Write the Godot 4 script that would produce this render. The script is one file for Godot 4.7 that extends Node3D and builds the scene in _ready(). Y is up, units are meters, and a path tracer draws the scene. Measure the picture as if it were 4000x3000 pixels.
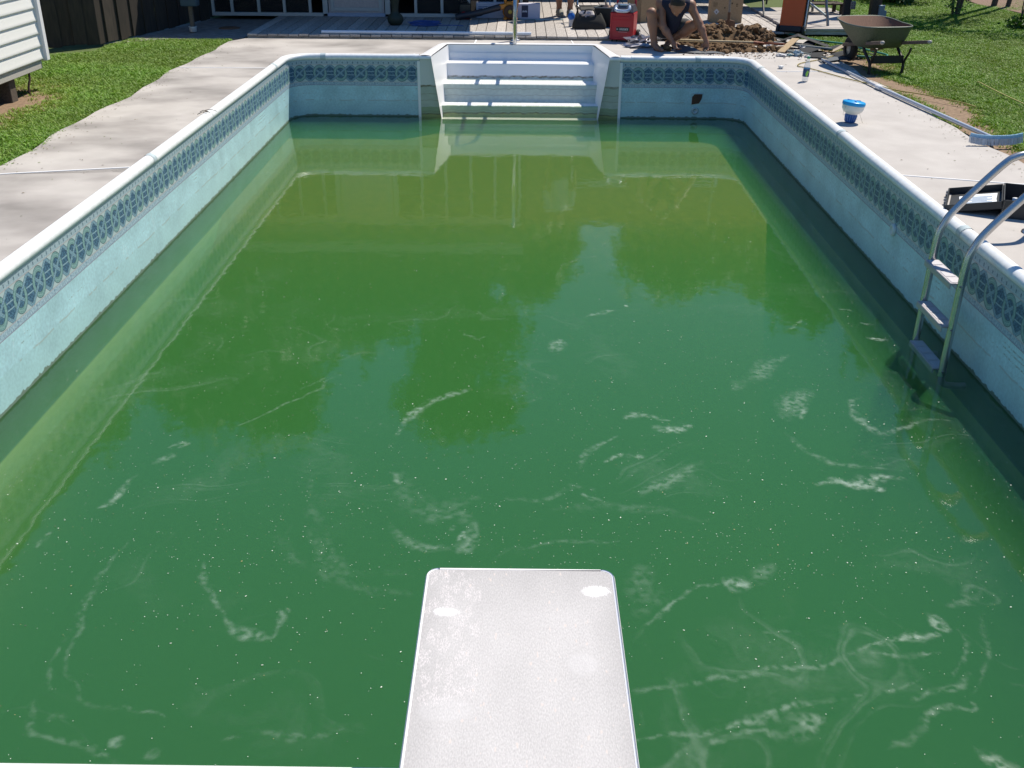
extends Node3D

const WX := 2.745        # half width of the pool between its liner walls
const ZF := -12.8        # far wall
const ZN := -1.79        # near wall
const WY := -0.717       # water level
var rng := RandomNumberGenerator.new()
var used := {}
var M := {}

# ------------------------------------------------------------------ materials
func lin(r: float, g: float, b: float) -> Color:
	return Color(r, g, b).linear_to_srgb()

func mat(r: float, g: float, b: float, rough := 0.8, metal := 0.0) -> StandardMaterial3D:
	var m := StandardMaterial3D.new()
	m.albedo_color = lin(r, g, b)
	m.roughness = rough
	m.metallic = metal
	return m

func noise(freq: float, octaves := 4, seed_value := 1, kind := FastNoiseLite.TYPE_SIMPLEX_SMOOTH) -> FastNoiseLite:
	var n := FastNoiseLite.new()
	n.noise_type = kind
	n.frequency = freq
	n.fractal_octaves = octaves
	n.seed = seed_value
	return n

# seamless noise coloured between dark and light (linear colours)
func noise_tex(n: FastNoiseLite, a: Color, b: Color, w := 512, h := 512, mid := -1.0) -> ImageTexture:
	var im := n.get_seamless_image(w, h, false, false, 0.15, true)
	im.convert(Image.FORMAT_L8)
	var src := im.get_data()
	var out := PackedByteArray()
	out.resize(w * h * 3)
	var lut := []
	for i in 256:
		var t := i / 255.0
		if mid > 0.0:
			t = clampf((t - mid) / (1.0 - mid), 0.0, 1.0)
		elif mid > -0.99:
			t = clampf((t - .08) / (-mid - .08), 0.0, 1.0)
		lut.append(a.lerp(b, t).linear_to_srgb())
	for i in w * h:
		var c: Color = lut[src[i]]
		out[i * 3] = int(c.r * 255.0)
		out[i * 3 + 1] = int(c.g * 255.0)
		out[i * 3 + 2] = int(c.b * 255.0)
	return ImageTexture.create_from_image(Image.create_from_data(w, h, false, Image.FORMAT_RGB8, out))

# a material with mottled colour, mapped over the world
func mottled(a: Color, b: Color, scale: float, rough := 0.85, freq := 0.02, seed_value := 3, bump := 0.0, stretch := Vector3.ONE) -> StandardMaterial3D:
	var m := StandardMaterial3D.new()
	m.albedo_texture = noise_tex(noise(freq, 5, seed_value), a, b)
	m.roughness = rough
	m.uv1_triplanar = true
	m.uv1_world_triplanar = true
	m.uv1_scale = Vector3.ONE * scale * stretch
	if bump > 0.0:
		m.heightmap_enabled = true
		m.heightmap_scale = bump
		m.heightmap_texture = m.albedo_texture
	return m

func byte_image(w: int, h: int, fill: Color) -> PackedByteArray:
	var out := PackedByteArray()
	out.resize(w * h * 3)
	var c := fill.linear_to_srgb()
	for i in w * h:
		out[i * 3] = int(c.r * 255.0); out[i * 3 + 1] = int(c.g * 255.0); out[i * 3 + 2] = int(c.b * 255.0)
	return out

func gray(n: FastNoiseLite, w: int, h: int) -> PackedByteArray:
	var im := n.get_image(w, h, false, false, true)
	im.convert(Image.FORMAT_L8)
	return im.get_data()

# ------------------------------------------------------------------ nodes
func numbered(called: String) -> String:
	if not used.has(called):
		used[called] = 0
		return called
	used[called] += 1
	return "%s_%03d" % [called, used[called]]

func tag(o: Node, label := "", category := "", group := "", kind := "") -> Node:
	if label: o.set_meta("label", label)
	if category: o.set_meta("category", category)
	if group: o.set_meta("group", group)
	if kind: o.set_meta("kind", kind)
	return o

func thing(called: String, label: String, category: String, at := Vector3.ZERO, turn := 0.0, group := "") -> Node3D:
	var o := Node3D.new()
	o.name = numbered(called)
	add_child(o)
	o.position = at
	o.rotation.y = turn
	tag(o, label, category, group)
	return o

# commit a SurfaceTool (or take a mesh) as one named MeshInstance3D
func obj(called: String, shape, m: Material, parent: Node = self, at := Vector3.ZERO) -> MeshInstance3D:
	var o := MeshInstance3D.new()
	o.mesh = done(shape) if shape is SurfaceTool else shape
	o.material_override = m
	o.position = at
	if parent == self:
		o.name = numbered(called)
	else:
		var k := 0
		var free := called
		while parent.has_node(NodePath(free)):
			k += 1
			free = "%s_%03d" % [called, k]
		o.name = free
	parent.add_child(o, true)
	return o

func st() -> SurfaceTool:
	var s := SurfaceTool.new()
	s.begin(Mesh.PRIMITIVE_TRIANGLES)
	s.set_smooth_group(-1)
	return s

func done(s: SurfaceTool) -> ArrayMesh:
	s.generate_normals()
	return s.commit()

# ------------------------------------------------------------------ shapes
func tri(s: SurfaceTool, a: Vector3, b: Vector3, c: Vector3) -> void:
	s.add_vertex(a); s.add_vertex(b); s.add_vertex(c)

# triangle turned so that it faces away from "inner"
func tri_out(s: SurfaceTool, a: Vector3, b: Vector3, c: Vector3, inner: Vector3) -> void:
	if (b - a).cross(c - a).dot((a + b + c) / 3.0 - inner) > 0.0:
		tri(s, a, c, b)
	else:
		tri(s, a, b, c)

func quad_out(s: SurfaceTool, a: Vector3, b: Vector3, c: Vector3, d: Vector3, inner: Vector3) -> void:
	tri_out(s, a, b, c, inner)
	tri_out(s, a, c, d, inner)

func quad_uv(s: SurfaceTool, p: Array, u: Array) -> void:
	for i in [0, 1, 2, 0, 2, 3]:
		s.set_uv(u[i]); s.add_vertex(p[i])

# box with chamfered edges
func box(s: SurfaceTool, c: Vector3, size: Vector3, bevel := 0.0, basis := Basis.IDENTITY) -> void:
	var h := size * 0.5
	s.set_smooth_group(-1)
	var P := func(sx: int, sy: int, sz: int, axis: int) -> Vector3:
		var v := Vector3(sx * (h.x - bevel), sy * (h.y - bevel), sz * (h.z - bevel))
		v[axis] = [sx, sy, sz][axis] * h[axis]
		return c + basis * v
	for a in 3:
		for sg in [-1, 1]:
			var q := []
			for e in [[-1, -1], [1, -1], [1, 1], [-1, 1]]:
				var w := [0, 0, 0]
				w[a] = sg; w[(a + 1) % 3] = e[0]; w[(a + 2) % 3] = e[1]
				q.append(P.call(w[0], w[1], w[2], a))
			quad_out(s, q[0], q[1], q[2], q[3], c)
	if bevel <= 0.0:
		return
	for a in 3:
		var b := (a + 1) % 3
		var d := (a + 2) % 3
		for s1 in [-1, 1]:
			for s2 in [-1, 1]:
				var w1 := [0, 0, 0]
				var w2 := [0, 0, 0]
				w1[a] = -1; w1[b] = s1; w1[d] = s2
				w2[a] = 1; w2[b] = s1; w2[d] = s2
				quad_out(s, P.call(w1[0], w1[1], w1[2], b), P.call(w2[0], w2[1], w2[2], b), P.call(w2[0], w2[1], w2[2], d), P.call(w1[0], w1[1], w1[2], d), c)
	for sx in [-1, 1]:
		for sy in [-1, 1]:
			for sz in [-1, 1]:
				tri_out(s, P.call(sx, sy, sz, 0), P.call(sx, sy, sz, 1), P.call(sx, sy, sz, 2), c)

func bar(s: SurfaceTool, a: Vector3, b: Vector3, w: float, t: float, bevel := 0.0) -> void:
	var y := (b - a).normalized()
	var x := y.cross(Vector3.UP if absf(y.y) < 0.95 else Vector3.RIGHT).normalized()
	var z := x.cross(y)
	box(s, (a + b) / 2.0, Vector3(w, a.distance_to(b), t), bevel, Basis(x, y, z))

# round tube along points, r a number or one number per point
func tube(s: SurfaceTool, pts: Array, r, sides := 10, caps := true) -> void:
	s.set_smooth_group(0)
	var n := pts.size()
	var rings := []
	var side := Vector3.ZERO
	for i in n:
		var a: Vector3 = pts[maxi(i - 1, 0)]
		var b: Vector3 = pts[mini(i + 1, n - 1)]
		var dir := (b - a).normalized()
		if side == Vector3.ZERO:
			side = dir.cross(Vector3.UP if absf(dir.y) < 0.9 else Vector3.RIGHT).normalized()
		side = (side - dir * side.dot(dir)).normalized()
		var up := side.cross(dir)
		var ring := []
		var rr: float = r[i] if r is Array else r
		for k in sides:
			var t := TAU * k / sides
			ring.append(pts[i] + (side * cos(t) + up * sin(t)) * rr)
		rings.append(ring)
	for i in n - 1:
		var mid: Vector3 = (pts[i] + pts[i + 1]) / 2.0
		for k in sides:
			var k2 := (k + 1) % sides
			quad_out(s, rings[i][k], rings[i + 1][k], rings[i + 1][k2], rings[i][k2], mid)
	if caps:
		s.set_smooth_group(-1)
		for e in [[0, 1], [n - 1, n - 2]]:
			for k in sides:
				tri_out(s, pts[e[0]], rings[e[0]][k], rings[e[0]][(k + 1) % sides], pts[e[1]])

# solid of revolution round y; profile = [[radius, y], ...]
func lathe(s: SurfaceTool, prof: Array, at := Vector3.ZERO, sides := 20, basis := Basis.IDENTITY, smooth := true) -> void:
	s.set_smooth_group(0 if smooth else -1)
	for i in prof.size() - 1:
		for k in sides:
			var t0 := TAU * k / sides
			var t1 := TAU * (k + 1) / sides
			var q := []
			for e in [[i, t0], [i + 1, t0], [i + 1, t1], [i, t1]]:
				q.append(at + basis * Vector3(prof[e[0]][0] * cos(e[1]), prof[e[0]][1], prof[e[0]][0] * sin(e[1])))
			if prof[i][0] > 0.0001:
				tri(s, q[0], q[3], q[1]) if false else tri(s, q[0], q[1], q[3])
			if prof[i + 1][0] > 0.0001:
				tri(s, q[1], q[2], q[3])

# flat polygon (x, z) extruded from y0 down to y1
func slab(s: SurfaceTool, poly: PackedVector2Array, y0: float, y1: float) -> void:
	s.set_smooth_group(-1)
	var idx := Geometry2D.triangulate_polygon(poly)
	var below := Vector3(0, -1e4, 0)
	for i in range(0, idx.size(), 3):
		var q := []
		for k in 3:
			q.append(Vector3(poly[idx[i + k]].x, y0, poly[idx[i + k]].y))
		tri_out(s, q[0], q[1], q[2], below)
	var cw := Geometry2D.is_polygon_clockwise(poly)
	for i in poly.size():
		var a := poly[i]
		var b := poly[(i + 1) % poly.size()]
		var out := Vector2(b.y - a.y, a.x - b.x) * (-1.0 if cw else 1.0)
		var m := (a + b) / 2.0 - out
		quad_out(s, Vector3(a.x, y0, a.y), Vector3(b.x, y0, b.y), Vector3(b.x, y1, b.y), Vector3(a.x, y1, a.y), Vector3(m.x, (y0 + y1) / 2.0, m.y))

func bend(pts: Array, per := 6) -> Array:      # smooth line through points
	var c := Curve3D.new()
	for i in pts.size():
		var t: Vector3 = (pts[mini(i + 1, pts.size() - 1)] - pts[maxi(i - 1, 0)]) / 6.0
		c.add_point(pts[i], -t, t)
	var out := []
	for i in pts.size() - 1:
		for k in per:
			out.append(c.sample(i, k / float(per)))
	out.append(pts[-1])
	return out

func plane_quad(s: SurfaceTool, a: Vector3, b: Vector3, c: Vector3, d: Vector3) -> void:
	quad_out(s, a, b, c, d, (a + b + c + d) / 4.0 - Vector3(0, 1, 0))

func text_mesh(words: String, size: float, depth := 0.002, font := "Droid Sans", weight := 700) -> TextMesh:
	var t := TextMesh.new()
	var f := SystemFont.new()
	f.font_names = PackedStringArray([font])
	f.font_weight = weight
	t.font = f
	t.text = words
	t.font_size = 64
	t.pixel_size = size / 64.0
	t.depth = depth
	return t

# ------------------------------------------------------------------ bodies: smooth union of tapered capsules, meshed with surface nets
func body(bones: Array, cell: float, k: float, s: SurfaceTool) -> void:
	var lo := Vector3.ONE * 1e6
	var hi := -lo
	for b in bones:
		var r: float = maxf(b[2], b[3]) + cell * 3.0 + k
		lo = lo.min(b[0] - Vector3.ONE * r).min(b[1] - Vector3.ONE * r)
		hi = hi.max(b[0] + Vector3.ONE * r).max(b[1] + Vector3.ONE * r)
	var nx := int((hi.x - lo.x) / cell) + 2
	var ny := int((hi.y - lo.y) / cell) + 2
	var nz := int((hi.z - lo.z) / cell) + 2
	var f := PackedFloat32Array()
	f.resize(nx * ny * nz)
	f.fill(1.0)
	for b in bones:
		var A: Vector3 = b[0]
		var B: Vector3 = b[1]
		var ra: float = b[2]
		var rb: float = b[3]
		var r := maxf(ra, rb) + k + cell * 2.0
		var p0 := ((A.min(B) - Vector3.ONE * r - lo) / cell).floor()
		var p1 := ((A.max(B) + Vector3.ONE * r - lo) / cell).ceil()
		var ab := B - A
		var l2 := maxf(ab.length_squared(), 1e-8)
		for z in range(maxi(int(p0.z), 0), mini(int(p1.z) + 1, nz)):
			for y in range(maxi(int(p0.y), 0), mini(int(p1.y) + 1, ny)):
				var row := (z * ny + y) * nx
				for x in range(maxi(int(p0.x), 0), mini(int(p1.x) + 1, nx)):
					var p := lo + Vector3(x, y, z) * cell - A
					var t := clampf(p.dot(ab) / l2, 0.0, 1.0)
					var d := (p - ab * t).length() - lerpf(ra, rb, t)
					var e := f[row + x]
					var h := maxf(k - absf(d - e), 0.0) / k
					f[row + x] = minf(d, e) - h * h * k * 0.25
	var at := {}
	var vs := PackedVector3Array()
	var sx := 1
	var sy := nx
	var sz := nx * ny
	var corner := [0, sx, sy, sx + sy, sz, sz + sx, sz + sy, sz + sx + sy]
	var cpos := [Vector3(0, 0, 0), Vector3(1, 0, 0), Vector3(0, 1, 0), Vector3(1, 1, 0), Vector3(0, 0, 1), Vector3(1, 0, 1), Vector3(0, 1, 1), Vector3(1, 1, 1)]
	var edges := [[0, 1], [2, 3], [4, 5], [6, 7], [0, 2], [1, 3], [4, 6], [5, 7], [0, 4], [1, 5], [2, 6], [3, 7]]
	for z in nz - 1:
		for y in ny - 1:
			for x in nx - 1:
				var i := (z * ny + y) * nx + x
				if f[i] > cell * 2.0 or f[i] < -cell * 2.0:
					continue
				var inside := 0
				for c in corner:
					if f[i + c] < 0.0:
						inside += 1
				if inside == 0 or inside == 8:
					continue
				var sum := Vector3.ZERO
				var n := 0
				for e in edges:
					var a: float = f[i + corner[e[0]]]
					var b: float = f[i + corner[e[1]]]
					if (a < 0.0) != (b < 0.0):
						sum += cpos[e[0]].lerp(cpos[e[1]], a / (a - b))
						n += 1
				at[i] = vs.size()
				vs.append(lo + (Vector3(x, y, z) + sum / n) * cell)
	s.set_smooth_group(0)
	var steps := [[sx, sy, sz], [sy, sz, sx], [sz, sx, sy]]
	for i in at:
		for q in steps:
			var a := f[i]
			var b: float = f[i + q[0]]
			if (a < 0.0) == (b < 0.0):
				continue
			var j0: int = i
			var j1: int = i - q[1]
			var j2: int = i - q[1] - q[2]
			var j3: int = i - q[2]
			if not (at.has(j1) and at.has(j2) and at.has(j3)):
				continue
			var v0 := vs[at[j0]]
			var v1 := vs[at[j1]]
			var v2 := vs[at[j2]]
			var v3 := vs[at[j3]]
			if a < 0.0:
				tri(s, v0, v2, v1); tri(s, v0, v3, v2)
			else:
				tri(s, v0, v1, v2); tri(s, v0, v2, v3)

# ------------------------------------------------------------------ camera, sky, sun
func setup_view() -> void:
	var cam := Camera3D.new()
	cam.name = "camera"
	cam.fov = 41.01
	cam.rotation_order = EULER_ORDER_YXZ
	cam.rotation_degrees = Vector3(-26.151, 0.379, 0.408)
	cam.position = Vector3(0.0423, 1.906, 0.0)
	cam.near = 0.05
	cam.far = 400.0
	add_child(cam)
	var e := Environment.new()
	e.background_mode = Environment.BG_SKY
	e.tonemap_mode = Environment.TONE_MAPPER_LINEAR
	e.tonemap_exposure = 1.24
	var sm := ProceduralSkyMaterial.new()
	sm.sky_top_color = Color(0.27, 0.51, 0.80)
	sm.sky_horizon_color = Color(0.64, 0.77, 0.88)
	sm.sky_curve = 0.2
	sm.sky_energy_multiplier = 0.8
	sm.sun_angle_max = 40.0
	sm.sun_curve = 0.12
	sm.ground_bottom_color = Color(0.2, 0.25, 0.15)
	sm.ground_horizon_color = Color(0.45, 0.5, 0.42)
	var sky := Sky.new()
	sky.sky_material = sm
	e.sky = sky
	e.sdfgi_enabled = true
	e.ssao_enabled = true
	e.ssil_enabled = true
	e.volumetric_fog_enabled = true
	e.volumetric_fog_density = 0.0
	var we := WorldEnvironment.new()
	we.name = "environment"
	we.environment = e
	add_child(we)
	var sun := DirectionalLight3D.new()
	sun.name = "sun"
	sun.light_energy = 1.6
	sun.light_angular_distance = 0.5
	sun.light_color = Color(1.0, 0.965, 0.905)
	sun.shadow_enabled = true
	add_child(sun)
	sun.look_at_from_position(Vector3(0.42, 1.0, -0.5), Vector3.ZERO)

# ------------------------------------------------------------------ shared materials
func make_materials() -> void:
	M.concrete = mottled(Color(.45, .42, .395), Color(.55, .52, .49), 0.45, 0.9, 0.010, 5, 0.1)
	var fine := noise_tex(noise(0.22, 5, 9), Color(.74, .735, .73), Color(1.0, 1, 1), 512, 512)
	M.concrete.detail_enabled = true
	M.concrete.detail_blend_mode = BaseMaterial3D.BLEND_MODE_MUL
	M.concrete.detail_albedo = fine
	M.concrete.detail_uv_layer = BaseMaterial3D.DETAIL_UV_2
	M.concrete.uv2_triplanar = true
	M.concrete.uv2_world_triplanar = true
	M.concrete.uv2_scale = Vector3.ONE * 1.7
	M.concrete_left = M.concrete.duplicate()
	M.concrete_left.detail_albedo = noise_tex(noise(0.008, 6, 21), Color(.42, .415, .41), Color(.86, .855, .85), 512, 512, -.68)
	M.concrete_left.uv2_scale = Vector3(0.16, 1.0, 0.24)
	M.concrete_left.uv2_offset = Vector3(0.3, 0.0, 0.15)
	M.joint = mat(.78, .78, .77, 0.8)
	M.coping = mottled(Color(.66, .68, .69), Color(.84, .86, .87), 1.1, 0.38, 0.03, 24)
	M.clip = mat(.42, .50, .53, 0.5)
	M.acrylic = mat(.82, .82, .83, 0.3)
	M.steel = mat(.55, .54, .53, 0.27, 0.9)
	M.dull_steel = mat(.30, .29, .28, 0.45, 0.75)
	M.white_plastic = mat(.75, .77, .78, 0.4)
	M.black = mat(.012, .012, .013, 0.5)
	M.rubber = mat(.02, .02, .02, 0.8)
	M.wood = []
	for i in 6:
		var w: float = [0.42, 0.5, 0.46, 0.36, 0.53, 0.4][i]
		var m := StandardMaterial3D.new()
		var n := noise(0.02, 5, 40 + i)
		m.albedo_texture = noise_tex(n, Color(w * .55, w * .5, w * .45), Color(w * 1.1, w * 1.02, w * .95), 512, 512)
		m.uv1_triplanar = true
		m.uv1_world_triplanar = true
		m.uv1_scale = Vector3(5.5, 5.5, 0.55)
		m.uv1_offset = Vector3(i * .37, 0, i * .21)
		m.roughness = 0.9
		m.heightmap_enabled = true
		m.heightmap_scale = 0.25
		m.heightmap_texture = m.albedo_texture
		M.wood.append(m)
	M.wood_across = M.wood[1].duplicate()
	M.wood_across.uv1_scale = Vector3(0.55, 5.5, 5.5)
	M.fence = []
	for i in 4:
		var m: StandardMaterial3D = M.wood[i].duplicate()
		var w: float = [.045, .036, .056, .04][i]
		m.albedo_texture = noise_tex(noise(0.02, 5, 60 + i), Color(w * .45, w * .4, w * .35), Color(w * 1.25, w * .95, w * .72), 256, 256)
		m.heightmap_texture = m.albedo_texture
		m.uv1_scale = Vector3(4.5, 0.6, 4.5)
		M.fence.append(m)
	M.board_wood = mottled(Color(.25, .17, .09), Color(.42, .31, .18), 2.0, 0.8, 0.03, 8, 0.1)
	M.trim = mat(.44, .46, .44, 0.6)
	M.white_trim = mat(.72, .72, .74, 0.5)
	M.siding = mat(.78, .78, .76, 0.5)
	M.cardboard = mottled(Color(.30, .20, .11), Color(.38, .265, .15), 3.0, 0.9, 0.02, 11)
	M.rust = mottled(Color(.09, .05, .03), Color(.24, .12, .06), 4.0, 0.85, 0.03, 12, 0.1)
	M.leaf = []
	for c in [[.035, .085, .015], [.05, .12, .02], [.025, .065, .012], [.065, .13, .03]]:
		var m := mat(c[0], c[1], c[2], 0.65)
		m.backlight_enabled = true
		m.backlight = lin(.25, .4, .08)
		M.leaf.append(m)
	M.bark = mottled(Color(.05, .04, .03), Color(.14, .11, .085), 3.0, 0.95, 0.03, 14, 0.4)
	M.skin = mat(.27, .13, .078, 0.55)
	M.skin.subsurf_scatter_enabled = true
	M.skin.subsurf_scatter_strength = 0.08

# ------------------------------------------------------------------ ground
func earth_color(x: float, z: float) -> float:      # how bare the ground is (0 grass, 1 bare earth)
	var n := dirt_noise.get_noise_2d(x, z)
	var b := 0.0
	# beaten earth along the edge of the right hand paving
	var d := absf(x - 4.0 - 0.12 * sin(z * 1.7))
	b = maxf(b, 1.0 - d / (0.30 + 0.22 * n))
	b *= clampf((-z - 6.0) / 1.5, 0.0, 1.0) * clampf((z + 13.4) / 1.0, 0.0, 1.0)
	# under and in front of the shed
	b = maxf(b, 1.35 - Vector2((x + 4.95) / (0.62 + 0.2 * n), (z + 9.6) / (1.25 + .35 * n)).length())
	# under the wheelbarrow and the scrap
	b = maxf(b, 1.25 - Vector2((x - 3.95) / (0.5 + .2 * n), (z + 13.0) / (1.0 + .4 * n)).length())
	return clampf(b, 0.0, 1.0)

var dirt_noise := FastNoiseLite.new()

func ground() -> void:
	dirt_noise.frequency = 1.3
	dirt_noise.seed = 31
	var soil := mottled(Color(.055, .085, .02), Color(.09, .125, .03), 0.9, 0.95, 0.03, 17, 0.3)
	var s := st()
	s.set_smooth_group(-1)
	# one sheet to the horizon, with an opening for the pool and its stair
	var xs := [-150.0, -3.78, 3.82, 150.0]
	var zs := [-150.0, -14.25, -1.6, 60.0]
	for i in 3:
		for j in 3:
			if i == 1 and j == 1:
				continue
			plane_quad(s, Vector3(xs[i], -.03, zs[j]), Vector3(xs[i + 1], -.03, zs[j]), Vector3(xs[i + 1], -.03, zs[j + 1]), Vector3(xs[i], -.03, zs[j + 1]))
	tag(obj("lawn_ground", s, soil), "", "", "", "structure")
	# bare earth patches, a few millimetres above the soil, uneven outlines
	var earth := mottled(Color(.13, .085, .05), Color(.30, .205, .13), 1.3, 0.95, 0.03, 19, 0.8)
	s = st()
	for r in [[-5.9, -4.0, -11.4, -7.4], [3.78, 4.75, -15.4, -6.0]]:
		var q := 0.05
		var nx := int((r[1] - r[0]) / q)
		var nz := int((r[3] - r[2]) / q)
		for i in nx:
			for j in nz:
				var x: float = r[0] + i * q
				var z: float = r[2] + j * q
				if earth_color(x + q / 2, z + q / 2) > 0.22:
					plane_quad(s, Vector3(x, -.024, z), Vector3(x + q, -.024, z), Vector3(x + q, -.024, z + q), Vector3(x, -.024, z + q))
	tag(obj("bare_earth", s, earth), "", "", "", "structure")

func grass() -> void:
	# tufts of a few bent blades; the grass is one mass
	var blades := []
	for v in 3:
		var s := st()
		s.set_smooth_group(0)
		for b in 7:
			var a := rng.randf() * TAU
			var h := rng.randf_range(0.014, 0.036)
			var o := Vector3(rng.randf_range(-.03, .03), 0, rng.randf_range(-.03, .03))
			var out := Vector3(cos(a), 0, sin(a))
			var side := Vector3(-sin(a), 0, cos(a)) * rng.randf_range(.002, .0038)
			var p1 := o + out * h * .25 + Vector3(0, h * .6, 0)
			var p2 := o + out * h * rng.randf_range(.6, 1.1) + Vector3(0, h * rng.randf_range(.75, 1.0), 0)
			tri(s, o - side, o + side, p1 + side); tri(s, o - side, p1 + side, p1 - side); tri(s, p1 - side, p1 + side, p2)
		blades.append(done(s))
	var gm := mat(1, 1, 1, 0.6)
	gm.vertex_color_use_as_albedo = true
	gm.backlight_enabled = true
	gm.backlight = lin(.5, .5, .5)
	var patch := noise(0.55, 3, 77)
	for v in 3:
		var at := []
		var cl := []
		for r in [[-7.2, -3.72, -14.15, -6.2, 1900], [3.74, 10.5, -22.0, -6.4, 1250], [-12.0, -7.2, -15.0, -8.0, 250]]:
			var n := int((r[1] - r[0]) * (r[3] - r[2]) * r[4] / 3.0 * 1.5)
			for i in n:
				var x := rng.randf_range(r[0], r[1])
				var z := rng.randf_range(r[2], r[3])
				if x > 0 and x < 5.05 and z < -14.85:
					continue
				if x < -3.0 and z < -13.0 + (x + 5.23) * -.9:
					if x < -5.2: continue
				if x > 0 and x < 3.84 + .04 * sin(z * 2.3) + .02 * sin(z * 23.0):
					continue
				if x < 0 and x > -3.78 + .03 * sin(z * 2.3) + .02 * sin(z * 19.0) :
					continue
				var bare := earth_color(x, z)
				if rng.randf() < bare * 1.25:
					continue
				var pt := patch.get_noise_2d(x, z)
				var sc := rng.randf_range(.7, 1.35) * (1.0 + .45 * pt) * (1.0 - .3 * bare)
				var bs := Basis(Vector3.UP, rng.randf() * TAU).scaled(Vector3(sc * 1.2, sc, sc * 1.2))
				at.append(Transform3D(bs, Vector3(x, -.028, z)))
				var g := rng.randf_range(.75, 1.25) * (1.0 + .25 * pt)
				var yel := clampf(rng.randf() * .6 + bare * .8 - pt * .3, 0.0, 1.0)
				cl.append(Color((.12 + .11 * yel) * g, (.27 + .03 * yel) * g, (.014 + .016 * yel) * g))
		var mm := MultiMesh.new()
		mm.transform_format = MultiMesh.TRANSFORM_3D
		mm.use_colors = true
		mm.mesh = blades[v]
		mm.instance_count = at.size()
		for i in at.size():
			mm.set_instance_transform(i, at[i])
			mm.set_instance_color(i, cl[i])
		var o := MultiMeshInstance3D.new()
		o.multimesh = mm
		o.material_override = gm
		o.name = numbered("grass")
		add_child(o)
		tag(o, "short green lawn grass on both sides of the paving", "grass", "", "stuff")

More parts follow.
